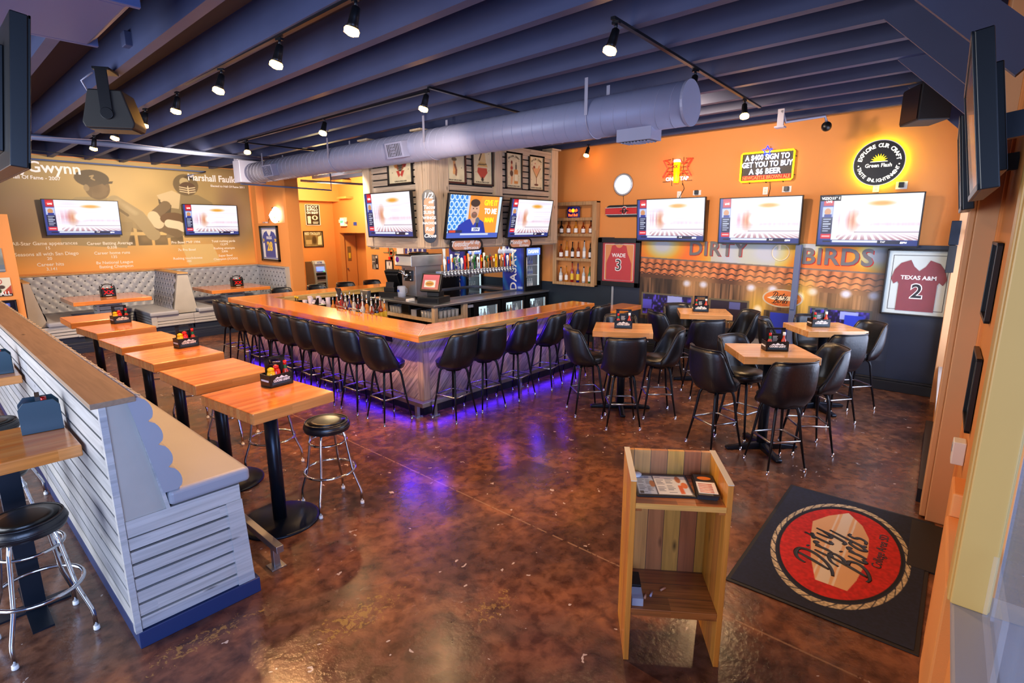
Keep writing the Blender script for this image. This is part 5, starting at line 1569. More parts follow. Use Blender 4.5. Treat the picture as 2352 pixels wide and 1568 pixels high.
# frozen drink machine
sm = thing('frozen_drink_machine', 'tall steel frozen drink machine between the two tills', 'drink machine', (6.28, 8.22, 0.996), -PI / 2)
b = MB(); b.box(-0.21, 0.21, 0.0, 0.62, 0.06, 0.66); b.box(-0.25, 0.25, -0.12, 0.62, 0.62, 0.82); b.build('body', 'steel', sm, 0.006)
b = MB(); b.box(-0.245, 0.245, -0.1, 0.62, 0.82, 0.835); b.lathe([(0.2, 0.835), (0.19, 0.86), (0.05, 0.875)], 24, (0, 0.25, 0)); b.build('lid', 'black_plastic', sm)
b = MB(); b.box(-0.24, 0.24, -0.125, -0.12, 0.64, 0.80); b.build('header_panel', 'cream_plate', sm)
b = MB(); b.s = True; b.lathe([(0.05, 0.0), (0.05, 0.004)], 20); o = b.build('sticker', 'purple_sticker', sm); o.data.transform(Matrix.Translation((-0.16, -0.126, 0.74)) @ Matrix.Rotation(PI / 2, 4, 'X'))
b = MB(); b.box(-0.1, 0.12, -0.03, 0, 0.34, 0.54); b.build('faceplate', 'black_plastic', sm, 0.006)
b = MB(); b.s = True; b.cyl((0, -0.03, 0.45), (0, -0.09, 0.45), 0.05, n=18); b.cyl((-0.03, -0.08, 0.36), (-0.03, -0.08, 0.58), 0.016); b.cyl((-0.03, -0.08, 0.5), (-0.15, -0.12, 0.56), 0.009); b.cyl((-0.05, -0.08, 0.48), (-0.17, -0.1, 0.50), 0.009)
for x in (-0.08, 0.1):
    for z in (0.37, 0.51):
        b.cyl((x, -0.03, z), (x, -0.05, z), 0.018)
b.build('dispensing_valve', 'chrome', sm)
b = MB(); b.box(-0.17, 0.17, -0.24, 0.0, 0.0, 0.05); b.build('drip_tray', 'steel_edge', sm, 0.004)
b = MB(); b.box(0.211, 0.214, 0.3, 0.42, 0.2, 0.38); b.build('notice', 'cream_plate', sm)
b = MB(); b.s = True; b.lathe([(0.07, 0), (0.075, 0.01), (0.08, 0.2), (0.076, 0.2), (0.07, 0.015), (0.001, 0.012)], 18, cap=False); o = tag(b.build('pitcher', 'glass_blue'), 'clear plastic pitcher on the drip tray of the frozen drink machine', 'pitcher'); o.location = (6.13, 8.26, 1.047)
b = MB(); b.s = True; b.tube([(0.075, 0, 0.05), (0.12, 0, 0.07), (0.12, 0, 0.15), (0.08, 0, 0.17)], 0.008, 6); b.build('handle', 'glass_blue', o)
b = MB(); b.box(-0.081, -0.078, -0.03, 0.03, 0.1, 0.14); b.build('printed_badge', 'blue_label', o)

# ------------------------------------------------------------------ hanging beer tap rail
tp = thing('beer_tap_rail', 'long hanging steel rail of beer taps with assorted coloured handles', 'beer taps', (0, 7.7, 0))
b = MB(); b.s = True; b.box(6.58, 7.3, -0.04, 0.1, 1.41, 1.52); b.box(7.36, 8.58, -0.04, 0.1, 1.41, 1.52); b.build('rail', 'steel', tp, 0.012)
b = MB(); b.box(7.3, 7.36, -0.06, 0.12, 1.37, 1.56); b.cyl((7.33, -0.03, 1.31), (7.33, -0.03, 1.37), 0.02); b.build('joint_box', 'steel_edge', tp, 0.004)
for x in (6.75, 7.5, 8.4):
    b = MB(); b.s = True; b.cyl((x, 0.04, 1.5), (x, 0.04, 1.985), 0.028); b.build('hanging_pipe', 'steel_edge', tp)
hm = ['white_label', 'blue_label', 'white_plastic', 'green_bottle', 'silver_paint', 'white_plastic', 'red_plastic', 'orange_drink', 'silver_paint', 'green_plastic', 'white_label', 'orange_sauce', 'cream_plate', 'green_bottle', 'black_plastic', 'copper_cap', 'yellow_plastic', 'black_metal', 'orange_drink', 'red_plastic', 'white_label', 'orange_drink', 'cream_plate']
for i, m in enumerate(hm):
    x = 6.64 + i * 0.0865
    if abs(x - 7.33) < 0.04: x += 0.01
    b = MB(); b.s = True; b.cyl((x, -0.04, 1.47), (x, -0.1, 1.47), 0.014, n=8); b.cyl((x, -0.1, 1.48), (x, -0.115, 1.41), 0.012, 0.008, n=8); b.ball((x, -0.09, 1.5), 0.02, 8); f = b.build('faucet', 'chrome', tp)
    hh = 0.24 + 0.07 * ((i * 7) % 5) / 4
    b = MB(); b.s = True
    k = i % 5
    if k == 0: b.lathe([(0.008, 0), (0.012, 0.05), (0.022, hh * 0.6), (0.026, hh * 0.9), (0.012, hh)], 10, (x, -0.09, 1.515))
    elif k == 1: b.box(x - 0.02, x + 0.02, -0.1, -0.08, 1.53, 1.515 + hh); b.cyl((x, -0.09, 1.5), (x, -0.09, 1.54), 0.01, n=8)
    elif k == 2: b.lathe([(0.01, 0), (0.018, 0.06), (0.016, hh * 0.5), (0.022, hh), (0.004, hh + 0.005)], 8, (x, -0.09, 1.515))
    elif k == 3:
        b.cyl((x, -0.09, 1.515), (x, -0.09, 1.515 + hh * 0.6), 0.008, n=8); b.at((x, -0.09, 1.515 + hh * 0.75), (PI / 2, 0, 0), (1, 1.8, 1)); b.lathe([(0.035, -0.01), (0.038, 0), (0.035, 0.01)], 16); b.M = Matrix.Identity(4)
    else: b.lathe([(0.008, 0), (0.02, 0.03), (0.01, hh * 0.45), (0.026, hh * 0.6), (0.02, hh * 0.85), (0.006, hh)], 10, (x, -0.09, 1.515))
    h = b.build('tap_handle', m, tp)
    b = MB(); b.box(x - 0.016, x + 0.016, -0.118, -0.113, 1.515 + hh * 0.55, 1.515 + hh * 0.8); b.build('badge', hm[(i + 5) % len(hm)], h)
# hanging wine glasses under the hood
for k in range(5):
    b = MB(); b.s = True; b.lathe([(0.03, 0), (0.004, -0.006), (0.004, -0.08), (0.03, -0.11), (0.036, -0.15), (0.03, -0.18)], 14, cap=False)
    o = tag(b.build('hanging_glass', 'glass_blue'), 'stemmed glass hanging upside down from the rack by the right board', 'glass', 'glasses hanging from the rack'); o.location = (7.75 + k * 0.09, 7.25, 2.0)
b = MB(); b.box(7.65, 8.25, 7.2, 7.3, 2.0, 2.015); tag(b.build('glass_rack', 'black_metal'), 'black rack for stemmed glasses under the wooden hood', 'rack')

# tall glass fronted drinks fridges standing on the island
def drinks_fridge(x, y, z, w, d, h, label, k):
    f = thing('drinks_fridge', label, 'fridge', (x, y, z), 0, 'blue sided drinks fridges')
    b = MB(); b.box(0, w, 0.03, 0.06, 0, 0.06); b.box(w - 0.03, w, 0, d, 0, h); b.box(0, 0.03, 0, d, 0, h); b.box(0, w, d - 0.03, d, 0, h); b.box(0, w, 0, d, 0, 0.05); b.box(0, w, 0, d, h - 0.05, h); b.build('cabinet', 'black_plastic', f)
    def side(U, V):
        img = full(U, '#1c3fb4'); img = img * (0.75 + 0.4 * vnoise(U, V, 5, 9, 9)[..., None])
        band = np.sin((U * 1.1 + V * 0.9) * 6.0) ; m = np.clip((band - 0.55) * 2, 0, 1)[..., None]
        img = img * (1 - 0.55 * m) + hx('#25a6c8') * 0.55 * m
        rect(img, U, V, 0.9, 1, 0, 1, '#10245f', .6); rect(img, U, V, 0.72, 0.95, 0.05, 0.10, '#cfe0f0', .8)
        return img
    sd = canvas('side_print', d, h, 40, 60, side, 'print_gloss', f)
    sd.data.transform(Matrix.Translation((-0.003, d / 2, 0)) @ Matrix.Rotation(-PI / 2, 4, 'Z'))
    t = MB(); t.at((-0.006, d / 2, h * 0.5), (0, 0, -PI / 2)); put_text(t, 'DASANI', 0.02, 0, d * 0.42, y=0, bold=0.004, tilt=PI / 2, sx=1.0, spacing=1.1); t.build('side_lettering', 'white_letter', sd)
    dr = MB(); e = 0.06
    dr.box(0, e, -0.035, 0, 0, h); dr.box(w - e, w, -0.035, 0, 0, h); dr.box(e, w - e, -0.035, 0, 0, 0.1); dr.box(e, w - e, -0.035, 0, h - 0.05, h); dr = dr.build('door', 'black_plastic', f, 0.003)
    b = MB(); b.box(e, w - e, -0.02, -0.015, 0.1, h - 0.05); b.build('pane', 'cooler_glass', dr)
    b = MB(); b.s = True; b.cyl((0.03, -0.06, h * 0.3), (0.03, -0.06, h * 0.75), 0.01); b.build('handle', 'silver_paint', dr)
    b = MB(); b.box(e, w - e, -0.03, -0.026, h - 0.2, h - 0.06); s = b.build('lit_header', 'atm_blue', f)
    t = MB(); put_text(t, 'DASANI', w / 2, h - 0.13, 0.1, y=-0.032, bold=0.002, sx=0.95); t.build('header_lettering', 'screen_letter', s)
    b = MB(); b.box(0.03, w - 0.03, d - 0.06, d - 0.035, 0.05, h - 0.05); b.box(w - 0.07, w - 0.04, 0.01, 0.03, 0.1, h - 0.06); b.build('lit_back', 'cooler_light', f)
    b = MB()
    for q in (0.33, 0.55): b.box(0.03, w - 0.03, 0.04, d - 0.07, h * q, h * q + 0.008)
    b.build('wire_shelf', 'white_plastic', f)
    for lev, zz in enumerate((0.06, h * 0.33 + 0.01, h * 0.55 + 0.01)):
        for i in range(5):
            b = MB(); b.s = True; b.lathe([(0.026, 0), (0.028, 0.1), (0.012, 0.14), (0.012, 0.17)], 10); b.m = 1; b.lathe([(0.014, 0.165), (0.014, 0.18)], 8); b.lathe([(0.0285, 0.03), (0.0285, 0.08)], 10, cap=False)
            o = tag(b.build('drink_bottle', [['clear_liquor', 'glass_blue', 'blue_bottle'][lev], 'blue_label' if lev else 'white_plastic']), 'small bottle on the %s shelf of the %s fridge' % (['bottom', 'middle', 'top'][lev], k), 'bottle', 'bottles in the %s fridge' % k); o.location = (x + 0.1 + i * 0.075, y + 0.12, z + zz)
drinks_fridge(8.60, 7.36, 0.997, 0.56, 0.6, 0.95, 'lit glass fronted drinks fridge with a blue side at the right end of the counter', 'nearer')
drinks_fridge(8.62, 9.15, 0.82, 0.55, 0.55, 1.1, 'second blue sided drinks fridge behind the tap rail', 'farther')
b = MB(); b.box(8.6, 9.16, 9.1, 9.8, 0, 0.818); tag(b.build('fridge_stand', 'black_matte'), 'black stand under the farther drinks fridge', 'stand')
b = MB(); b.box(8.0, 8.56, 9.3, 9.4, 0.0, 1.35)
for i in range(14): b.box(8.02, 8.54, 9.295, 9.3, 0.9 + i * 0.03, 0.915 + i * 0.03)
tag(b.build('menu_board', 'frame_black'), 'dark ribbed panel below the tap rail', 'panel')

# ------------------------------------------------------------------ timber hood above the island
hd = thing('timber_hood', 'boxy slatted timber hood over the back bar carrying three televisions', 'hood', (0, 0, 0))
HX, HY, HX1, HY1, HB, HT = 5.6, 6.72, 8.83, 8.45, 2.0, 3.62
b = MB(); b.box(HX + 0.03, HX1, HY + 0.03, HY1, HB + 0.1, HT); b.build('core', 'black_matte', hd)
b = MB(); slats_y(b, HX, HY + 0.12, HY1 - 0.1, HB + 0.16, HT, 0.03, 0.105, 0.022); b.build('slat_panel', 'hood_board', hd)
b = MB(); slats_x(b, HY, HX + 0.12, HX1 - 0.1, HB + 0.16, HT, 0.03, 0.105, 0.022); b.build('slat_panel', 'hood_board_x', hd)
b = MB(); b.box(HX - 0.03, HX + 0.03, HY - 0.03, HY1, HB, HB + 0.15); b.box(HX - 0.035, HX + 0.02, HY, HY1, HT - 0.02, HT + 0.1); b.build('fascia_board', 'hood_board', hd, 0.003)
b = MB(); b.box(HX + 0.03, HX1, HY - 0.03, HY + 0.03, HB, HB + 0.15); b.box(HX, HX1, HY - 0.035, HY + 0.02, HT - 0.02, HT + 0.1); b.build('fascia_board', 'hood_board_x', hd, 0.003)
def post(x0, x1, y0, y1, zt, cap=True):
    b = MB(); b.box(x0, x1, y0, y1, HB, zt); p = b.build('post', 'hood_post', hd, 0.004)
    if cap:
        b = MB(); b.box(x0 - 0.04, x1 + 0.04, y0 - 0.04, y1 + 0.04, zt, zt + 0.03); b.build('post_cap', 'hood_post', p, 0.004)
zt = 3.765
post(HX - 0.05, HX + 0.15, HY - 0.05 + 0.16, HY + 0.28, zt)
post(HX + 0.16, HX + 0.36, HY - 0.05, HY + 0.12, zt)
post(HX - 0.045, HX + 0.155, HY - 0.045, HY + 0.10, 3.7, False)
post(HX - 0.05, HX + 0.15, HY1 - 0.2, HY1, zt)
post(HX + 1.44, HX + 1.62, HY - 0.05, HY + 0.1, zt)
post(HX1 - 0.2, HX1, HY - 0.05, HY + 0.12, zt)
b = MB(); b.box(HX - 0.02, HX1, HY, HY1, HB - 0.02, HB); b.build('soffit', 'hood_board_x', hd)

tv('television on the left face of the timber hood', 1.25, 0.73, (5.44, 7.58, 2.52), -PI / 2, 0.06, sports_screen(3))
def host_text(o, sc, w, h):
    t = MB()
    put_text(t, 'GIVE IT', w * 0.28, h * 0.33, h * 0.17, y=-0.0145, bold=0.004, sx=0.8); t.build('screen_lettering', 'screen_yellow', sc); t = MB()
    put_text(t, 'MAIN', w * 0.28, -h * 0.06, h * 0.15, y=-0.0145, bold=0.004, sx=0.8)
    t.build('screen_lettering', 'screen_yellow', sc)
    t = MB(); put_text(t, 'TO ME', w * 0.29, h * 0.14, h * 0.17, y=-0.0145, bold=0.004, sx=0.8); t.build('screen_lettering', 'screen_letter', sc)
    t = MB(); put_text(t, 'ESPN', w * 0.04, -h * 0.275, h * 0.07, y=-0.0145, bold=0.001, shear=0.2); t.build('microphone_flag', 'blue_label', sc)
tv('television showing a talking man in a blue shirt on the front of the timber hood', 1.20, 0.72, (6.35, 6.50, 2.48), 0.0, 0.2, host_screen, words=False, extra=host_text)
tv('television with a blurred sports picture at the right end of the timber hood', 1.17, 0.70, (7.78, 6.50, 2.47), 0.0, 0.2, sports_screen(4))

# tattoo style posters on the hood
def flash(kind):
    def fn(U, V):
        img = full(U, '#dccba0'); img *= (0.93 + 0.1 * vnoise(U, V, 6, 8, kind)[..., None])
        asp = 0.68
        for (x, y) in ((0.15, 0.3), (0.86, 0.36), (0.14, 0.75), (0.85, 0.8)): ell(img, U, V, x, y, 0.016, 0.011, '#4a3a2a')
        if kind == 0:       # crab like creature
            ell(img, U, V, 0.5, 0.55, 0.2, 0.22, '#8a4a2a'); ell(img, U, V, 0.5, 0.52, 0.09, 0.2, '#2e2620'); ell(img, U, V, 0.3, 0.62, 0.09, 0.2, '#c07a34'); ell(img, U, V, 0.7, 0.62, 0.09, 0.2, '#8e2a22')
            for k in range(5): stroke(img, U, V, [(0.43, 0.38 + k * .06), (0.57, 0.38 + k * .06)], 0.008, '#8c8a6a', asp)
            poly(img, U, V, [(0.32, 0.34), (0.42, 0.16), (0.5, 0.22), (0.44, 0.34)], '#b83a2c'); poly(img, U, V, [(0.68, 0.34), (0.58, 0.16), (0.5, 0.22), (0.56, 0.34)], '#b83a2c')
        elif kind == 1:     # dancer
            ell(img, U, V, 0.5, 0.83, 0.055, 0.045, '#d8a070'); stroke(img, U, V, [(0.5, 0.78), (0.47, 0.6), (0.52, 0.42), (0.49, 0.22)], 0.04, '#d99a5a', asp); stroke(img, U, V, [(0.53, 0.42), (0.6, 0.3), (0.58, 0.18)], 0.03, '#7a4a34', asp)
            stroke(img, U, V, [(0.36, 0.62), (0.5, 0.74), (0.66, 0.66), (0.7, 0.8)], 0.022, '#d99a5a', asp); ell(img, U, V, 0.5, 0.7, 0.1, 0.05, '#8e8a4a'); ell(img, U, V, 0.5, 0.56, 0.13, 0.045, '#6a5a3a')
        elif kind == 2:     # ship over a shield
            poly(img, U, V, [(0.22, 0.3), (0.5, 0.1), (0.78, 0.3), (0.74, 0.42), (0.26, 0.42)], '#b0402c'); poly(img, U, V, [(0.2, 0.45), (0.8, 0.45), (0.7, 0.56), (0.35, 0.58)], '#caa05a'); poly(img, U, V, [(0.28, 0.58), (0.7, 0.55), (0.62, 0.86), (0.4, 0.8)], '#d8b478'); poly(img, U, V, [(0.3, 0.6), (0.36, 0.6), (0.5, 0.82), (0.44, 0.82)], '#33291f'); stroke(img, U, V, [(0.3, 0.5), (0.72, 0.52)], 0.012, '#33291f', asp); poly(img, U, V, [(0.42, 0.1), (0.5, 0.06), (0.58, 0.1), (0.5, 0.2)], '#33291f')
        elif kind == 3:     # figure leaning on a bottle
            ell(img, U, V, 0.36, 0.74, 0.06, 0.06, '#7a2018'); stroke(img, U, V, [(0.36, 0.66), (0.34, 0.5), (0.38, 0.3), (0.34, 0.14)], 0.045, '#d99a68', asp); ell(img, U, V, 0.36, 0.58, 0.09, 0.05, '#a8382a'); ell(img, U, V, 0.35, 0.42, 0.11, 0.09, '#5a3a2a')
            rect(img, U, V, 0.52, 0.8, 0.12, 0.5, '#c9803a'); rect(img, U, V, 0.54, 0.78, 0.2, 0.4, '#e4d6ac'); rect(img, U, V, 0.61, 0.71, 0.5, 0.68, '#2e2420'); ell(img, U, V, 0.66, 0.5, 0.14, 0.05, '#c9803a'); rect(img, U, V, 0.64, 0.68, 0.68, 0.76, '#3f2a1e')
        else:               # cocktail glass
            poly(img, U, V, [(0.2, 0.66), (0.82, 0.66), (0.53, 0.36), (0.49, 0.36)], '#d8a86a'); stroke(img, U, V, [(0.2, 0.66), (0.51, 0.36), (0.82, 0.66)], 0.012, '#7a4a2a', asp); stroke(img, U, V, [(0.51, 0.36), (0.51, 0.16)], 0.016, '#7a3a22', asp); ell(img, U, V, 0.51, 0.14, 0.16, 0.03, '#5a2a1a')
            ell(img, U, V, 0.34, 0.68, 0.07, 0.05, '#7a2018'); stroke(img, U, V, [(0.36, 0.62), (0.55, 0.5), (0.72, 0.72)], 0.035, '#d9986a', asp); rect(img, U, V, 0.38, 0.44, 0.78, 0.82, '#b83a2c')
        return img
    return fn
def poster(label, loc, rz, kind, w=0.47, h=0.64):
    o = wall_picture('framed_poster', label, loc, rz, w, h, flash(kind), 'frame_wine' if kind == 1 else 'frame_black', 'poster', 0.03, 'tattoo style posters on the timber hood', 44, 60, mat='print_matte')
    t = MB(); put_text(t, '92 PROOF SPICED RUM', 0, -h / 2 + 0.055, 0.032, y=-0.0095, sx=0.95)
    if kind >= 2:
        arc_text(t, 'SAILOR JERRY', 0, h / 2 - 0.31, 0.24, PI / 2 + 0.62, PI / 2 - 0.62, 0.045, y=-0.0095, bold=0.001)
    t.build('lettering', 'frame_black', o)
    if kind == 1:
        t = MB(); put_text(t, 'XX', 0.02, -h / 2 + 0.075, 0.09, y=-0.0098, shear=0.2); t.build('neon_reflection', 'red_plastic', o) if False else None
poster('framed poster of a crab like creature on the left face of the timber hood', (5.595, 7.42, 3.31), -PI / 2, 0, 0.66, 0.62)
poster('framed poster of a dancer on the hood front, nearest the corner posts', (6.12, 6.715, 3.35), 0, 1, 0.50, 0.68)
poster('framed poster of a sailing ship on the hood front, beside the dancer', (6.76, 6.715, 3.35), 0, 2, 0.50, 0.68)
poster('framed poster of a figure and a bottle on the hood front', (7.56, 6.715, 3.31), 0, 3, 0.45, 0.64)
poster('framed poster of a cocktail glass at the right end of the hood front', (8.2, 6.715, 3.31), 0, 4, 0.45, 0.64)

# skateboard and two signboards on the hood
def deck_poly(l, w, n=10):
    p = []
    for k in range(n + 1):
        a = -PI / 2 + PI * k / n; p.append((l / 2 - w / 2 + w / 2 * math.cos(a), w / 2 * math.sin(a)))
    for k in range(n + 1):
        a = PI / 2 + PI * k / n; p.append((-l / 2 + w / 2 + w / 2 * math.cos(a), w / 2 * math.sin(a)))
    return p
def skate_sign(label, loc, rz, l, w, words, vert, mat='copper_cap'):
    o = thing('skateboard_sign', label, 'skateboard', loc, rz, 'hand lettered skateboards on the timber hood')
    P = [(y, x) for x, y in deck_poly(l, w)][::-1] if vert else deck_poly(l, w)
    b = MB(); b.prism(P, -0.022, -0.008, 'Y'); b.build('deck', 'black_plastic', o, 0.003)
    k = 0.76
    Pm = [(x * k, z * (k if not vert else 0.72)) for x, z in P] if vert else [(x * 0.86, z * 0.74) for x, z in P]
    b = MB(); b.prism(Pm, -0.0235, -0.022, 'Y'); b.build('painted_field', 'chalk_orange' if mat else mat, o)
    t = MB()
    for s, x, z, sz, sh in words:
        put_text(t, s, x, z, sz, y=-0.026, bold=0.002, shear=sh)
    t.build('lettering', 'white_letter', o)
    return o
skate_sign('upright skateboard with white hand lettering on the corner of the timber hood', (5.50, 6.62, 2.48), -PI / 4, 0.80, 0.2,
           [('1/2', -0.01, 0.31, 0.12, 0.2), ('off', 0.03, 0.22, 0.07, 0.3), ('Tacos', 0, 0.14, 0.075, 0.2), ('SUSHI', 0, 0.06, 0.065, 0), ('WINGS', 0, -0.02, 0.06, 0), ('NACHOS', 0, -0.10, 0.05, 0), ('Roll', 0, -0.19, 0.08, 0.2), ('Close', 0, -0.29, 0.08, 0.3)], True)
skate_sign('hand lettered board reading Tuesday all day happy hour under the middle television', (6.26, 6.62, 2.03), 0, 0.76, 0.2, [('Tuesday', -0.16, 0.02, 0.12, 0.3), ('All day', 0.17, 0.04, 0.085, 0.3), ('HAPPY-HOUR', 0.1, -0.055, 0.055, 0)], False)
skate_sign('hand lettered board reading Monday night football under the right television', (7.62, 6.62, 2.03), 0, 0.66, 0.18, [('Monday', -0.13, 0.02, 0.105, 0.3), ('night', 0.14, 0.04, 0.06, 0), ('FOOTBALL', 0.1, -0.045, 0.055, 0)], False)

# ------------------------------------------------------------------ speed rail: bottles, cups and tools just behind the left side of the bar
b = MB(); b.box(4.47, 5.1, 5.7, 9.75, 0.0, 0.88); o = tag(b.build('speed_rail', 'steel_edge', bevel=0.005), 'low steel work station along the inside of the bar', 'work station')
bt_m = ['amber_liquor', 'gold_liquor', 'clear_liquor', 'dark_bottle', 'clear_liquor', 'blue_bottle', 'amber_liquor', 'red_bottle']
nlab = {'amber_liquor': 'amber', 'gold_liquor': 'golden', 'clear_liquor': 'clear', 'dark_bottle': 'dark', 'blue_bottle': 'blue', 'red_bottle': 'red'}
for r in range(4):
    for k in range(10):
        m = bt_m[(r * 3 + k) % 8]
        b = MB(); b.s = True; h = 0.26 + 0.03 * ((k + r) % 3)
        b.lathe(bottle_prof(h, 0.036), 10); b.m = 1; b.lathe([(0.0365, 0.05), (0.0365, 0.14)], 10, cap=False); b.m = 2; b.lathe([(0.014, h), (0.01, h + 0.02), (0.006, h + 0.07)], 8)
        o = tag(b.build('liquor_bottle', [m, 'white_label' if k % 3 else 'gold_trim', 'chrome']), '%s liquor bottle with a pourer in the well behind the bar' % nlab[m], 'bottle', '%s bottles in the well' % nlab[m])
        o.location = (4.66 + 0.105 * r, 7.05 + 0.125 * k + 0.04 * r, 0.8805)
c0 = None
for r in range(5):
    for k in range(3):
        for lev in range(1 + (r + k) % 3):
            b = None
            if c0 is None:
                b = MB(); b.s = True; b.lathe([(0.03, 0), (0.042, 0.13), (0.038, 0.13), (0.028, 0.008), (0.001, 0.006)], 14, cap=False); c0 = tag(b.build('plastic_cup', 'cup_plastic'), 'clear plastic cup stacked behind the far corner of the bar', 'cup', 'plastic cups behind the bar'); o = c0
            else:
                o = c0.copy(); COL.objects.link(o)
            o.location = (4.62 + k * 0.1, 8.62 + r * 0.11, 0.8805 + lev * 0.06)
for i, (x, y, cap, lab) in enumerate(((4.60, 9.28, 'yellow_plastic', 'near'), (4.62, 9.40, 'yellow_plastic', 'far'))):
    s = thing('sauce_bottle', '%s one of two dark sauce bottles with yellow caps behind the far bar corner' % lab, 'bottle', (x, y, 0.8805), 0)
    b = MB(); b.s = True; b.lathe(bottle_prof(0.2, 0.03), 12); b.build('body', 'dark_bottle', s)
    b = MB(); b.s = True; b.lathe([(0.018, 0.2), (0.018, 0.235)], 10); b.build('cap', cap, s)
    b = MB(); b.s = True; b.lathe([(0.0305, 0.04), (0.0305, 0.1)], 12, cap=False); b.build('paper_label', 'white_label', s)
b = MB(); b.box(4.55, 4.67, 9.46, 9.72, 0.8805, 1.0); tag(b.build('carton', 'white_label', bevel=0.003), 'white carton behind the far corner of the bar', 'carton')
nb = thing('napkin_caddy', 'black napkin and straw caddy with a round logo behind the bar', 'caddy', (4.60, 8.52, 0.8805), -PI / 2)
b = MB(); b.box(-0.12, 0.12, -0.06, 0.06, 0, 0.17); b.prism([(-0.06, 0.1), (0.06, 0.1), (0.06, 0.26), (0.03, 0.26)], -0.125, -0.115, 'X'); b.build('box', 'black_plastic', nb, 0.003)
b = MB(); b.at((0.03, -0.062, 0.1), (PI / 2, 0, 0)); b.lathe([(0.035, 0), (0.035, 0.003)], 16); b.build('round_logo', 'glass_blue', nb)
rc = thing('straw_box', 'tall red and black box holder behind the bar', 'box', (4.92, 8.42, 0.8805), -PI / 2)
b = MB(); b.box(-0.06, 0.06, -0.04, 0.04, 0, 0.19); b.build('box', 'red_plastic', rc, 0.003)
b = MB(); b.at((0, 0.03, 0.3), (0.35, 0, 0)); b.box(-0.075, 0.075, -0.01, 0.01, -0.12, 0.13); b.build('panel', 'frame_black', rc)
b = MB(); b.box(5.9, 5.98, 9.05, 9.3, 0.92, 1.12)
o = tag(b.build('menu_rack', 'steel', bevel=0.003), 'striped metal rack of cards at the left end of the back bar', 'rack')
o.rotation_euler = (0, 0, 0)
b = MB(); b.s = True
for (y0, y1) in ((6.97, 7.3), (7.4, 7.64)):
    b.tube([(4.42, y0, 1.07), (4.42, y0, 1.115), (4.42, y1, 1.115), (4.42, y1, 1.07)], 0.012, 8)
tag(b.build('server_rail', 'chrome'), 'pair of chrome hoops on the inner edge of the bar top', 'rail')
# ------------------------------------------------------------------ right wall: frame helper (local x runs to the viewer's right, -y faces the room)
RW = 9.2
def rw(y, z, off=0.0):
    return (RW - off, y, z)
RZ = -PI / 2

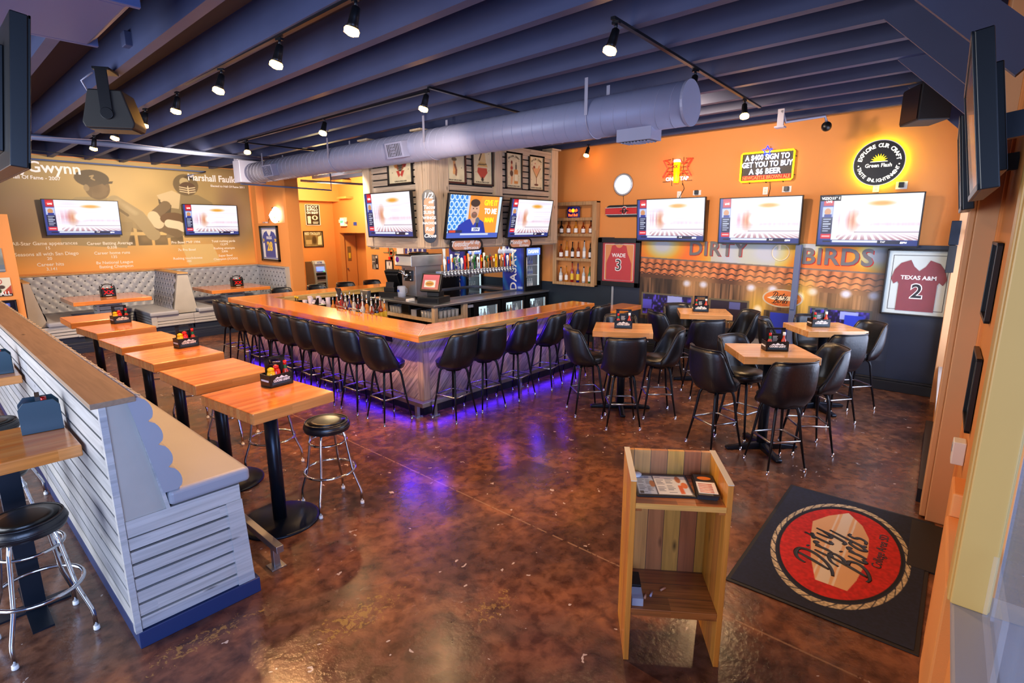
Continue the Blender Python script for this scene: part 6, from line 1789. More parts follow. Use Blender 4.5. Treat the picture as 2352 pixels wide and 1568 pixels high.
# photograph print of the building front, behind the high tables
PY0, PY1, PZ0, PZ1 = 4.97, 1.0, 0.18, 2.05
def facade(U, V):
    w = PY0 - PY1; h = PZ1 - PZ0
    fy = lambda y: (PY0 - y) / w
    fz = lambda z: (z - PZ0) / h
    Y = PY0 - U * w; Z = PZ0 + V * h
    asp = w / h
    img = full(U, '#e8742c')
    for (y, z, r) in ((4.55, 1.98, 0.33), (3.2, 1.85, 0.55), (2.75, 1.9, 0.4), (2.15, 2.0, 0.2), (1.25, 1.9, 0.3)):
        ell(img, U, V, fy(y), fz(z), r / w, r / h * 0.8, '#cfd22a', 0.8, 0.45)
        ell(img, U, V, fy(y), fz(z), r * 0.7 / w, r * 0.5 / h, '#b4bfd0', 0.95, 0.5)
    m = (U > fy(3.65)) & (U < fy(2.62)) & (V > fz(1.62))
    img[m] = img[m] * 0.35 + hx('#b4bfd2') * 0.65
    # roof line falls slightly to the right
    top = 1.76 - 0.03 * (PY0 - Y); bot = 1.47 - 0.022 * (PY0 - Y)
    # planked wall
    pl = Z < bot
    n = vnoise(U, V, 150, 4, 11); n2 = vnoise(U, V, 46, 2, 12); n3 = vnoise(U, V, 7, 4, 13)
    tone = (0.35 + 0.75 * n) * (0.6 + 0.6 * n2)
    base = hx('#8d6848')[None, None] * tone[..., None] * (0.7 + 0.5 * n3[..., None])
    img[pl] = base[pl]
    gap = (np.mod(Y * 9.3, 1) < 0.06) & pl
    img[gap] *= 0.35
    # clay tiles in three wavy courses
    rt = (Z <= top) & (Z >= bot)
    q = (Z - bot) / np.maximum(1e-3, top - bot)
    wave = np.mod((PY0 - Y) / 0.15 + 0.35 * (1 - q), 1)
    sh = 0.62 + 0.45 * np.abs(np.sin(PI * wave))
    tile = hx('#cf7b4a')[None, None] * sh[..., None]
    img[rt] = tile[rt]
    for k, s in ((0.33, 1), (0.66, 1), (0.03, 1)):
        ln = np.abs(q - k - 0.05 * np.sin(2 * PI * (PY0 - Y) / 0.15)) < 0.035
        img[ln & rt] = hx('#2a1f20')
    st = (Z <= top + 0.012) & (Z >= top - 0.012); img[st] = hx('#6d6560')
    st = (Z <= bot) & (Z >= bot - 0.07); img[st] = hx('#5b3d2a') 
    # lamps and their glow on the planks
    for y in (4.05, 3.75, 2.95, 2.62, 2.05, 1.6, 1.25):
        ell(img, U, V, fy(y), fz(1.28), 0.16 / w, 0.26 / h, '#ffc27a', 0.55, 0.9)
        ell(img, U, V, fy(y), fz(1.33), 0.06 / w, 0.05 / h, '#dfe8ff', 0.9, 0.5)
    for y, z in ((2.82, 0.98), (1.98, 0.86), (2.22, 1.23)):
        ell(img, U, V, fy(y), fz(z), 0.16 / w, 0.22 / h, '#ffd24a', 0.75, 0.8); ell(img, U, V, fy(y), fz(z), 0.06 / w, 0.07 / h, '#fff4d8', 0.95, 0.4)
    # windows looking into a violet lit bar
    def win(y0, y1, z0, z1, kind):
        rect(img, U, V, fy(y0 + 0.03), fy(y1 - 0.03), fz(z0 - 0.03), fz(z1 + 0.03), '#6b6248')
        rect(img, U, V, fy(y0), fy(y1), fz(z0), fz(z1), '#2a1d6e' if kind else '#2a2030')
        mm = (U > fy(y0)) & (U < fy(y1)) & (V > fz(z0)) & (V < fz(z1))
        s = vnoise(U, V, 120, 40, 21 + kind)
        if kind:
            img[mm] = img[mm] * 0.6 + (hx('#6a5cff') * 0.9)[None] * np.clip(s[mm] - 0.45, 0, 1)[:, None] * 1.6
        rect(img, U, V, fy(y0 - (y0 - y1) * 0.52), fy(y0 - (y0 - y1) * 0.82), fz(z1 - 0.13), fz(z1 - 0.01), '#9fb0f2' if kind else '#5a62a0')
        rect(img, U, V, fy(y0 - (y0 - y1) * 0.48 - 0.012), fy(y0 - (y0 - y1) * 0.48 + 0.012) + 0.006, fz(z0), fz(z1), '#6b6a78')
        if kind == 2:
            rect(img, U, V, fy(y0 - (y0 - y1) * 0.6), fy(y0 - (y0 - y1) * 0.92), fz(z0 + 0.08), fz(z1 - 0.06), '#2c44d8')
        if kind == 1:
            rect(img, U, V, fy(y0), fy(y0 - 0.18), fz(z0 + .1), fz(z1 - 0.1), '#5a55d8')
    win(4.89, 3.95, 0.72, 1.09, 1); win(3.6, 2.99, 0.74, 1.08, 0); win(2.05, 1.27, 0.68, 1.08, 2)
    rect(img, U, V, fy(2.72), fy(2.28), fz(0.3), fz(0.99), '#5f5038'); rect(img, U, V, fy(2.62), fy(2.32), fz(0.5), fz(0.96), '#2c40c8'); rect(img, U, V, fy(2.68), fy(2.63), fz(0.3), fz(0.98), '#3a3026')
    rect(img, U, V, fy(2.92), fy(2.76), fz(0.72), fz(0.93), '#b9ad92'); rect(img, U, V, fy(2.9), fy(2.78), fz(0.745), fz(0.905), '#6d6436')
    # lower band
    lw = Z < 0.62
    img[lw] = img[lw] * 0.3 + hx('#141d30') * 0.7
    lw = (Z < 0.5) & (Z > 0.4) & (Y < 4.2); img[lw] = img[lw] * 0.4 + hx('#c8c6c4') * 0.6
    lw = (Z < 0.4); img[lw] = img[lw] * 0.2 + hx('#131a29') * 0.8
    # fade into the dark wall at the right end
    f = np.clip((1.45 - Y) / 0.42, 0, 1)[..., None]
    img = img * (1 - f) + hx('#1c2638') * f
    return img
mp = thing('wall_mural_print', 'photo mural of a tiled roof bar front on the lower right wall', 'mural', (9.172, (PY0 + PY1) / 2, 0), RZ)
canvas('print', PY0 - PY1, PZ1 - PZ0, 600, 250, facade, 'print_matte', mp, y=0.0, z0=PZ0)
yc = (PY0 + PY1) / 2
def lx(y): return yc - y
b = MB(); put_text(b, 'DIRTY', lx(3.56) + 0.012, 1.925, 0.33, y=-0.002, bold=0.008, sx=1.0, spacing=1.08); b.build('letter_edges', 'red_letter', mp)
b = MB(); put_text(b, 'BIRDS', lx(1.78) + 0.012, 1.845, 0.335, y=-0.002, bold=0.008, spacing=1.08); b.build('letter_edges', 'red_letter', mp)
b = MB(); put_text(b, 'DIRTY', lx(3.56), 1.935, 0.33, y=-0.004, bold=0.008, sx=1.0, spacing=1.08); b.build('letters', 'grey_letter', mp)
b = MB(); put_text(b, 'BIRDS', lx(1.78), 1.855, 0.335, y=-0.004, bold=0.008, spacing=1.08); b.build('letters', 'grey_letter', mp)
b = MB(); b.s = True; b.at((lx(2.55), -0.003, 1.91), (PI / 2, 0, 0)); b.ring(0.125, 0, 0.008, 28, 6); b.M = Matrix.Identity(4); b.box(lx(2.55) - 0.04, lx(2.55) - 0.005, -0.006, 0, 1.95, 2.03); b.build('round_emblem', 'cream_plate', mp)
def oval(mb, cx, cz, a, c, y0, y1, n=40):
    mb.prism([(cx + a * math.cos(2 * PI * k / n), cz + c * math.sin(2 * PI * k / n)) for k in range(n)], y0, y1, 'Y')
b = MB(); oval(b, lx(2.46), 1.195, 0.30, 0.145, -0.004, -0.001); b.build('oval_sign_rim', 'rope_cream', mp)
b = MB(); oval(b, lx(2.46), 1.195, 0.275, 0.125, -0.006, -0.004); b.build('oval_sign', 'orange_drink', mp)
b = MB(); b.prism([(lx(2.46) - 0.23, 1.195), (lx(2.46) - 0.15, 1.225), (lx(2.46) + 0.16, 1.235), (lx(2.46) + 0.23, 1.2), (lx(2.46) + 0.12, 1.165), (lx(2.46) - 0.15, 1.17)], -0.007, -0.006, 'Y'); b.build('board_shape', 'cream_plate', mp)
b = MB(); script(b, 'Dirty', lx(2.46) - 0.05, 1.205, 0.085, 0.35, 0.0, 0.08, -0.008); script(b, 'Birds', lx(2.46) - 0.03, 1.12, 0.085, 0.35, 0.0, 0.08, -0.008); b.build('script_lettering', 'black_letter', mp)
b = MB(); put_text(b, 'BAR & GRILL', lx(2.46) - 0.01, 1.095, 0.035, y=-0.008); b.build('small_lettering', 'red_letter', mp)

b = MB(); b.box(9.07, 9.15, 2.24, 2.32, 0.0, 2.04); b.box(9.05, 9.17, 2.22, 2.34, 0.0, 0.02); b.box(9.05, 9.07, 2.25, 2.31, 1.05, 1.2)
tag(b.build('steel_post', 'pipe_paint', bevel=0.004), 'grey square post rising in front of the mural to the middle television', 'post')

# televisions in a row on the right wall
tv('television on the orange wall nearest the bottle shelf', 1.27, 0.74, rw(4.38, 2.43, 0.15), RZ, 0.06, sports_screen(11))
tv('television in the middle of the three on the orange wall', 1.24, 0.73, rw(2.89, 2.40, 0.15), RZ, 0.06, sports_screen(12))
def vizio(o, sc, w, h):
    b = MB(); b.box(-w / 2 + 0.014, -w / 2 + 0.27, -0.0142, -0.0135, h / 2 - 0.085, h / 2 - 0.015); p = b.build('maker_banner', 'black_plastic', sc)
    t = MB(); put_text(t, 'VIZIO', -w / 2 + 0.09, h / 2 - 0.05, 0.05, y=-0.015, bold=0.001); put_text(t, '55" E', -w / 2 + 0.21, h / 2 - 0.05, 0.05, y=-0.015); t.build('banner_lettering', 'screen_letter', p)
tv('television at the right end of the orange wall under the round black sign', 1.23, 0.73, rw(1.43, 2.385, 0.15), RZ, 0.06, sports_screen(13), extra=vizio)

# framed jerseys
def jersey(label, loc, rz, w, h, fw, framem, backm, shape, jm, words, border=None, trim='white_letter', sleeves=None):
    o = thing('framed_jersey', label, 'framed jersey', loc, rz, 'framed jerseys')
    b = MB(); b.box(-w / 2, w / 2, -0.05, 0, -h / 2, -h / 2 + fw); b.box(-w / 2, w / 2, -0.05, 0, h / 2 - fw, h / 2); b.box(-w / 2, -w / 2 + fw, -0.05, 0, -h / 2, h / 2); b.box(w / 2 - fw, w / 2, -0.05, 0, -h / 2, h / 2); b.build('frame', framem, o, 0.004)
    b = MB(); b.box(-w / 2 + fw, w / 2 - fw, -0.012, 0, -h / 2 + fw, h / 2 - fw); b.build('mount_board', backm, o)
    if border:
        x, z, t, m, inner = border
        b = MB()
        b.box(-x, x, -0.014, -0.012, -z, -z + t); b.box(-x, x, -0.014, -0.012, z - t, z); b.box(-x, -x + t, -0.014, -0.012, -z, z); b.box(x - t, x, -0.014, -0.012, -z, z); b.build('border_line', m, o)
        if inner:
            b = MB(); b.box(-x + t, x - t, -0.013, -0.012, -z + t, z - t); b.build('inner_board', inner, o)
    b = MB(); b.prism(shape, -0.022, -0.014, 'Y'); j = b.build('jersey', jm, o)
    for pts, m, r in (sleeves or []):
        b = MB(); b.s = True; b.tube([(x, -0.024, z) for x, z in pts], r, 6); b.build('jersey_trim', m, j)
    for s, x, z, sz, m, bold in words:
        b = MB(); put_text(b, s, x, z, sz, y=-0.0245, bold=bold); b.build('jersey_lettering', m, j)
    b = MB(); b.box(-w / 2 + fw, w / 2 - fw, -0.034, -0.032, -h / 2 + fw, h / 2 - fw); b.build('glazing', 'picture_glass', o)
    return o
tank = [(-0.27, -0.34), (0.27, -0.34), (0.27, -0.02), (0.245, 0.05), (0.19, 0.16), (0.165, 0.26), (0.155, 0.31), (0.09, 0.33), (0.05, 0.285), (0.0, 0.27), (-0.05, 0.285), (-0.09, 0.33), (-0.155, 0.31), (-0.165, 0.26), (-0.19, 0.16), (-0.245, 0.05), (-0.27, -0.02)]
jersey('red basketball jersey number 3 in a wide black frame below the skateboard', rw(5.43, 1.65, 0.032), RZ, 0.91, 0.92, 0.09, 'frame_black', 'jersey_red', tank, 'jersey_red',
       [('WADE', 0, 0.13, 0.10, 'white_letter', 0.003), ('3', 0, -0.06, 0.30, 'white_letter', 0.014), ('3', 0, -0.06, 0.29, 'jersey_red', 0.0), ('MIAMI HEAT', 0, 0.352, 0.035, 'black_letter', 0.0)],
       (0.315, 0.345, 0.008, 'white_letter', 'orange_paint'),
       [([(-0.19, 0.16), (-0.245, 0.05), (-0.27, -0.02), (-0.27, -0.33)], 'white_letter', 0.004), ([(0.19, 0.16), (0.245, 0.05), (0.27, -0.02), (0.27, -0.33)], 'white_letter', 0.004), ([(-0.155, 0.31), (-0.165, 0.26), (-0.19, 0.16)], 'white_letter', 0.005), ([(0.155, 0.31), (0.165, 0.26), (0.19, 0.16)], 'white_letter', 0.005), ([(-0.09, 0.33), (-0.05, 0.285), (0, 0.27), (0.05, 0.285), (0.09, 0.33)], 'white_letter', 0.008)])
tee = [(-0.2, -0.3), (0.2, -0.3), (0.2, 0.0), (0.215, 0.03), (0.255, 0.0), (0.29, 0.06), (0.26, 0.16), (0.2, 0.235), (0.1, 0.27), (0.06, 0.2), (0.0, 0.15), (-0.06, 0.2), (-0.1, 0.27), (-0.2, 0.235), (-0.26, 0.16), (-0.29, 0.06), (-0.255, 0.0), (-0.215, 0.03), (-0.2, 0.0)]
jersey('maroon football jersey number 2 in a white mounted frame at the right corner', rw(0.77, 1.545, 0.03), RZ, 0.76, 0.90, 0.02, 'frame_black', 'mat_white', [(x * 1.06, z * 1.22 - 0.02) for x, z in tee], 'jersey_maroon',
       [('TEXAS A&M', 0, 0.07, 0.075, 'white_letter', 0.002), ('2', 0, -0.12, 0.27, 'white_letter', 0.014), ('2', 0, -0.12, 0.26, 'silver_paint', 0.004)], (0.31, 0.375, 0.007, 'black_letter', None),
       [([(-0.25, 0.24), (-0.25, 0.02)], 'white_letter', 0.010), ([(0.25, 0.24), (0.25, 0.02)], 'white_letter', 0.010), ([(-0.1, 0.275), (-0.06, 0.2), (0, 0.145), (0.06, 0.2), (0.1, 0.275)], 'white_letter', 0.012), ([(-0.28, 0.08), (-0.2, 0.2)], 'white_letter', 0.006), ([(0.28, 0.08), (0.2, 0.2)], 'white_letter', 0.006)])
jersey('blue and yellow football jersey number 28 framed on the wall beside the right booth', (6.27, 13.83, 1.945), RZ, 0.98, 0.88, 0.05, 'frame_black', 'paper_white', [(x * 1.35, z * 1.15) for x, z in tee], 'jersey_blue',
       [('FAULK', 0, 0.14, 0.10, 'white_letter', 0.002), ('28', 0, -0.08, 0.30, 'gold_trim', 0.014), ('28', 0.33, 0.08, 0.1, 'gold_trim', 0.003), ('28', -0.33, 0.08, 0.1, 'gold_trim', 0.003)], (0.43, 0.375, 0.02, 'jersey_blue', None),
       [([(-0.36, 0.03), (-0.28, 0.01)], 'gold_trim', 0.02), ([(0.36, 0.03), (0.28, 0.01)], 'gold_trim', 0.02), ([(-0.13, 0.3), (0, 0.18), (0.13, 0.3)], 'gold_trim', 0.014)])

# neon and lit signs
def hull(mb, c, r, n=32, y=0.0, w=0.01):
    mb.tube([(c[0] + r * math.cos(2 * PI * i / n), y, c[1] + r * math.sin(2 * PI * i / n)) for i in range(n)], w, 6, True)
ck = thing('wall_clock', 'round lit white clock on the orange wall above the skateboard', 'clock', rw(5.41, 3.09), RZ)
b = MB(); b.s = True; hull(b, (0, 0), 0.185, 36, -0.02, 0.02); b.build('rim', 'silver_paint', ck)
b = MB(); b.at((0, 0, 0), (PI / 2, 0, 0)); b.lathe([(0.175, 0.0), (0.175, 0.02)], 32); b.build('dial', 'lit_clock', ck)
b = MB(); b.prism([(0.06, 0.13), (0.12, 0.1), (0.13, -0.03), (0.07, 0.0)], -0.0225, -0.02, 'Y'); b.prism([(-0.05, -0.1), (0.03, -0.14), (0.08, -0.1), (0.0, -0.09)], -0.0225, -0.02, 'Y'); b.build('dial_print', 'glass_blue', ck)
b = MB(); b.s = True; b.tube([(0, -0.005, -0.2), (0.01, -0.005, -0.3), (0, -0.005, -0.43)], 0.004, 5); b.build('cable', 'black_matte', ck)

xx = thing('neon_sign', 'red neon sign of two crosses with a lit beer glass and ON TAP', 'neon sign', rw(4.34, 3.26), RZ, 'neon signs on the orange wall')
def neon(name, paths, mat, r=0.011, y=-0.06, closed=False):
    b = MB(); b.s = True
    for p in paths:
        b.tube([(x, y, z) for x, z in p], r, 7, closed)
    return b.build(name, mat, xx if parent_ is None else parent_)
parent_ = xx
def Xout(cx):
    w, h, t = 0.14, 0.14, 0.05
    return [(cx - w, h), (cx - w + t * 1.3, h), (cx, h * 0.4), (cx + w - t * 1.3, h), (cx + w, h), (cx + 0.055, 0.0), (cx + w, -h), (cx + w - t * 1.3, -h), (cx, -h * 0.4), (cx - w + t * 1.3, -h), (cx - w, -h), (cx - 0.055, 0.0)]
neon('crosses', [[(x, z + 0.05) for x, z in Xout(-0.12)], [(x, z + 0.05) for x, z in Xout(0.12)]], 'neon_red', 0.011, -0.06, True)
b = MB(); b.s = True; b.lathe([(0.04, -0.2), (0.045, -0.18), (0.055, 0.14)], 18, (0, -0.07, 0)); g = b.build('beer_glass', 'lit_beer', xx)
b = MB(); b.s = True; b.lathe([(0.055, 0.14), (0.062, 0.155), (0.058, 0.18), (0.03, 0.188)], 18, (0, -0.07, 0)); b.build('foam', 'neon_white', g)
b = MB(); put_text(b, 'XX', 0, 0.06, 0.07, y=-0.142, bold=0.003); b.build('glass_logo', 'red_letter', g)
b = MB(); put_text(b, 'ON', -0.13, -0.135, 0.085, y=-0.06, depth=0.004, bold=0.002); put_text(b, 'TAP', 0.14, -0.135, 0.085, y=-0.06, depth=0.004, bold=0.002); b.build('tube_lettering', 'neon_white', xx)
b = MB(); b.s = True
for z in (0.12, 0.06, 0.0, -0.05):
    b.tube([(-0.2, -0.03, z), (0.2, -0.03, z)], 0.004, 5)
for x in (-0.27, 0.27):
    b.tube([(x * 0.5, -0.03, 0.2), (x, -0.03, 0.19)], 0.004, 5); b.tube([(x * 0.5, -0.03, -0.17), (x, -0.03, -0.17)], 0.004, 5)
for x in (-0.1, 0.1):
    b.tube([(x, -0.03, 0.22), (x, -0.03, -0.24), (x, 0.0, -0.24)], 0.004, 5)
b.tube([(0.1, -0.03, -0.2), (0.13, -0.01, -0.3), (0.05, -0.01, -0.45), (0.04, -0.005, -0.55)], 0.005, 5)
b.build('support_rods', 'neon_housing', xx)

sg = thing('neon_sign', 'rectangular neon sign in a yellow tube border above the middle television', 'neon sign', rw(2.87, 3.225), RZ, 'neon signs on the orange wall')
parent_ = sg
hw, hh = 0.385, 0.215
b = MB(); b.box(-hw, hw, -0.035, -0.03, -hh, hh); b.build('back_panel', 'neon_housing', sg)
neon('border_tube', [[(-hw, -hh + 0.02), (-hw + 0.02, -hh), (hw - 0.02, -hh), (hw, -hh + 0.02), (hw, hh - 0.02), (hw - 0.02, hh), (-hw + 0.02, hh), (-hw, hh - 0.02)]], 'neon_yellow', 0.014, -0.06, True)
b = MB(); put_text(b, 'A $400 SIGN TO', 0.0, 0.135, 0.112, y=-0.06, depth=0.004, bold=0.003, sx=0.78, spacing=1.04); put_text(b, 'GET YOU TO BUY', 0.0, 0.03, 0.112, y=-0.06, depth=0.004, bold=0.003, sx=0.79, spacing=1.04); put_text(b, 'A $6 BEER', -0.02, -0.075, 0.112, y=-0.06, depth=0.004, bold=0.003, sx=0.9, spacing=1.05); b.build('tube_lettering', 'neon_white', sg)
b = MB(); put_text(b, 'NEWCASTLE BROWN ALE', 0, -0.165, 0.07, y=-0.055, depth=0.004, bold=0.002, sx=0.86); b.build('red_lettering', 'sign_red', sg)
b = MB(); b.box(-hw + 0.03, hw - 0.03, -0.04, -0.035, -hh + 0.02, -0.125); b.build('lower_strip', 'red_letter', sg)
star = [(0.075 * (1 if k % 2 == 0 else 0.45) * math.cos(PI / 2 + k * PI / 5), hh + 0.01 + 0.075 * (1 if k % 2 == 0 else 0.45) * math.sin(PI / 2 + k * PI / 5)) for k in range(10)]
neon('star', [star], 'neon_blue', 0.010, -0.08, True)
b = MB(); b.s = True
for x in (-hw - 0.02, hw + 0.03):
    for z in (-0.15, 0.12): b.tube([(x, -0.03, z), (x * 0.9, -0.06, z)], 0.006, 5)
for x in (-0.25, 0.0, 0.25): b.tube([(x, -0.04, -hh), (x, -0.0, -hh - 0.03)], 0.006, 5)
b.tube([(0.06, -0.02, -hh - 0.02), (0.07, -0.01, -hh - 0.12), (0.05, -0.01, -0.45)], 0.004, 5); b.build('support_rods', 'neon_housing', sg)

gf = thing('lit_sign', 'round black sign with a green sun and a yellow halo on the orange wall', 'sign', rw(1.39, 3.155), RZ)
b = MB(); b.s = True; hull(b, (0, 0), 0.27, 40, -0.06, 0.012); b.build('halo_tube', 'halo_yellow', gf)
b = MB(); b.at((0, -0.09, 0), (PI / 2, 0, 0)); b.lathe([(0.30, 0.0), (0.30, 0.025)], 48); b.build('disc', 'black_plastic', gf)
b = MB(); b.s = True; hull(b, (0, 0), 0.298, 48, -0.115, 0.006); b.build('rim', 'white_plastic', gf)
b = MB()
arc_text(b, 'EXPLORE OUR CRAFT', 0, 0, 0.225, PI - 0.2, 0.2, 0.07, y=-0.117, bold=0.002)
arc_text(b, 'TASTE ENLIGHTENMENT', 0, 0, 0.235, PI + 0.3, 2 * PI - 0.3, 0.062, y=-0.117, bold=0.001, top=False)
put_text(b, 'Green Flash', 0, -0.035, 0.07, y=-0.117, bold=0.001, sx=0.92); b.box(-0.1, 0.1, -0.119, -0.115, 0.012, 0.018)
for s in (-1, 1): oval(b, s * 0.235, -0.03, 0.009, 0.009, -0.119, -0.115, 10)
b.build('lit_lettering', 'lit_letter', gf)
rays = []
for k in range(19):
    a = PI * k / 18; r = 0.10 if k % 2 == 0 else 0.055
    rays.append((r * math.cos(a), 0.02 + r * math.sin(a)))
b = MB(); b.prism(rays[::1], -0.119, -0.115, 'Y'); b.build('sun_emblem', 'neon_yellow', gf)
b = MB(); b.s = True; b.tube([(0.02, -0.005, -0.3), (0.02, -0.005, -0.42)], 0.003, 5); b.build('cable', 'black_matte', gf)

sk = thing('skateboard', 'black and red skateboard deck hung level on the orange wall beside the shelf', 'skateboard', rw(5.36, 2.61), RZ)
b = MB(); b.prism(deck_poly(0.84, 0.22), -0.03, -0.012, 'Y'); b.build('deck', 'black_plastic', sk, 0.004)
b = MB(); b.prism([(-0.415, -0.055), (0.415, -0.055), (0.415, 0.055), (-0.415, 0.055)], -0.0315, -0.03, 'Y'); b.build('red_band', 'red_plastic', sk)
b = MB(); b.box(-0.41, 0.41, -0.0318, -0.03, -0.068, -0.06); b.box(-0.41, 0.41, -0.0318, -0.03, 0.06, 0.068); b.build('white_stripe', 'white_letter', sk)
b = MB(); put_text(b, 'S', -0.0, 0, 0.2, y=-0.034, bold=0.008); b.build('letter_outline', 'white_letter', sk)
b = MB(); put_text(b, 'D', 0.0, 0, 0.13, y=-0.0365, bold=0.004); b.box(-0.09, 0.09, -0.038, -0.036, -0.008, 0.008); b.build('letter', 'black_letter', sk)
b = MB(); put_text(b, 'S', -0.0, 0, 0.19, y=-0.0355, bold=0.002); b.build('letter_face', 'red_letter', sk)

def outlet(loc, rz, label, w=0.075, h=0.115, mat='white_plastic', plug=False):
    o = thing('wall_outlet', label, 'outlet', loc, rz, 'outlets above the televisions')
    b = MB(); b.box(-w / 2, w / 2, -0.008, 0, -h / 2, h / 2); b.build('plate', mat, o, 0.002)
    b = MB(); b.box(-0.015, 0.015, -0.0095, -0.008, -0.035, -0.008); b.box(-0.015, 0.015, -0.0095, -0.008, 0.008, 0.035); b.build('socket', 'cream_plate', o)
    if plug:
        b = MB(); b.box(-0.03, 0.03, -0.05, -0.008, -0.03, 0.04); b.build('plug', 'black_plastic', o, 0.004)
outlet(rw(4.30, 2.86), RZ, 'wall outlet under the red neon sign')
outlet(rw(3.98, 2.88), RZ, 'black plugged outlet above the right corner of the left television', 0.14, 0.08, 'white_plastic', True)
outlet(rw(2.87, 2.86), RZ, 'wall outlet above the middle television')
outlet(rw(2.56, 2.87), RZ, 'wide outlet with a plug above the right part of the middle television', 0.13, 0.09, 'white_plastic', True)
outlet(rw(1.40, 2.83), RZ, 'small outlet under the round black sign')
outlet(rw(1.11, 2.85), RZ, 'outlet with a large black plug above the right television', 0.13, 0.1, 'white_plastic', True)

# bottle shelf on the wall
sh = thing('bottle_shelf', 'tall oak wall shelf of liquor bottles between the hood and the skateboard', 'shelf', rw(6.43, 1.15), RZ)
w, h, d = 1.04, 1.66, 0.13
b = MB(); b.box(-w / 2, -w / 2 + 0.03, -d, 0, 0, h); b.box(w / 2 - 0.03, w / 2, -d, 0, 0, h); b.box(-w / 2, w / 2, -d, 0, 0, 0.03); b.box(-w / 2, w / 2, -d, 0, h - 0.03, h)
b.box(-w / 2, -w / 2 + 0.09, -d - 0.018, -d, 0, h); b.box(w / 2 - 0.09, w / 2, -d - 0.018, -d, 0, h); b.box(-w / 2 + 0.09, w / 2 - 0.09, -d - 0.018, -d, h - 0.07, h); b.box(-w / 2 + 0.09, w / 2 - 0.09, -d - 0.018, -d, 0, 0.06); b.build('frame', 'shelf_oak', sh, 0.003)
SHZ = (0.06, 0.54, 1.03, 1.34)
for z in SHZ[1:]:
    b = MB(); b.box(-w / 2 + 0.03, w / 2 - 0.03, -d, 0, z - 0.025, z); b.box(-w / 2 + 0.09, w / 2 - 0.09, -d - 0.015, -d, z - 0.045, z + 0.012); b.build('shelf_board', 'shelf_oak', sh, 0.002)
sets = [(1.03, [('dark_bottle', .24), ('amber_liquor', .25), ('gold_liquor', .25), ('amber_liquor', .23), ('amber_liquor', .24)], 'top'), (0.54, [('amber_liquor', .26), ('gold_liquor', .34), ('dark_bottle', .31), ('amber_liquor', .32), ('clear_liquor', .34), ('dark_bottle', .3)], 'middle'), (0.06, [('clear_liquor', .27), ('gold_liquor', .3), ('red_bottle', .39), ('blue_bottle', .38), ('clear_liquor', .3), ('green_bottle', .31)], 'bottom')]
desc = {'dark_bottle': 'dark', 'amber_liquor': 'amber', 'gold_liquor': 'golden', 'clear_liquor': 'clear', 'red_bottle': 'red and gold', 'blue_bottle': 'blue and gold', 'green_bottle': 'pale green'}
for z, lst, nm in sets:
    n = len(lst)
    for k, (m, bh) in enumerate(lst):
        x = -0.36 + 0.72 * k / (n - 1)
        p = rw(6.43 - x, 1.15 + z + 0.0005, 0.07)
        o = thing('liquor_bottle', '%s bottle on the %s row of the oak shelf, %s from the left' % (desc[m], nm, ordw[k]), 'bottle', p, 0, 'bottles on the oak wall shelf')
        r = 0.04 if bh < 0.3 else 0.034
        b = MB(); b.s = True; b.lathe(bottle_prof(bh, r, 0.38), 14); b.build('body', m, o)
        b = MB(); b.s = True; b.lathe([(r * 0.4, bh), (r * 0.42, bh + 0.025)], 10); b.build('stopper', 'cork' if k % 2 else 'black_plastic', o)
        b = MB(); b.s = True; b.lathe([(r * 1.012, bh * 0.12), (r * 1.012, bh * 0.45)], 14, cap=False); b.build('paper_label', 'gold_trim' if m in ('red_bottle', 'blue_bottle') else 'white_label', o)
rb = thing('lit_sign', 'small dark blue rounded sign with red bulls standing in the top of the oak shelf', 'sign', rw(6.47, 1.15 + 1.3405, 0.07), RZ)
b = MB(); b.prism([(-0.14, 0.02), (-0.12, 0.0), (0.12, 0.0), (0.14, 0.02), (0.14, 0.21), (0.12, 0.23), (-0.12, 0.23), (-0.14, 0.21)], -0.05, 0.0, 'Y'); b.build('plate', 'blue_bottle', rb, 0.004)
b = MB(); oval(b, 0, 0.15, 0.035, 0.035, -0.053, -0.05, 20); b.build('yellow_disc', 'neon_yellow', rb)
b = MB()
for s in (-1, 1):
    b.prism([(s * 0.02, 0.13), (s * 0.05, 0.12), (s * 0.1, 0.13), (s * 0.11, 0.16), (s * 0.08, 0.185), (s * 0.05, 0.165), (s * 0.03, 0.16)][::s], -0.054, -0.051, 'Y')
b.build('bull_shapes', 'sign_red', rb)
b = MB(); put_text(b, 'Red Bull', 0, 0.06, 0.07, y=-0.052, bold=0.002, sx=0.95); b.build('lettering', 'sign_red', rb)

# ------------------------------------------------------------------ far corner: cash machine, signs, exit
at = thing('cash_machine', 'grey green cash machine with a small lit blue screen in the far alcove', 'cash machine', (8.06, 14.72, 0), 0)
b = MB(); b.prism([(0.0, 0), (0.5, 0), (0.5, 1.36), (0.12, 1.38), (0.04, 1.30), (-0.01, 1.0), (-0.02, 0.6)], -0.2, 0.2, 'X'); b.build('cabinet', 'atm_green', at, 0.01)
b = MB(); b.prism([(-0.012, 0.1), (0.0, 0.1), (0.0, 0.9), (0.05, 1.3), (0.12, 1.395), (0.10, 1.40), (0.03, 1.31), (-0.03, 0.95), (-0.035, 0.6)], -0.19, 0.19, 'X'); b.build('front_fascia', 'atm_grey', at)
b = MB(); b.at((0, 0.03, 1.33), (-0.5, 0, 0)); b.box(-0.15, 0.15, -0.02, 0.0, -0.04, 0.05); b.build('header', 'glass_blue', at)
b = MB(); b.at((0, 0.03, 1.33), (-0.5, 0, 0)); put_text(b, 'ATM', 0, 0.005, 0.075, y=-0.023, bold=0.002); b.build('header_lettering', 'blue_label', at)
b = MB(); b.at((0, -0.008, 1.16), (-0.2, 0, 0)); b.box(-0.12, 0.12, -0.012, 0, -0.06, 0.06); b.build('screen', 'atm_blue', at)
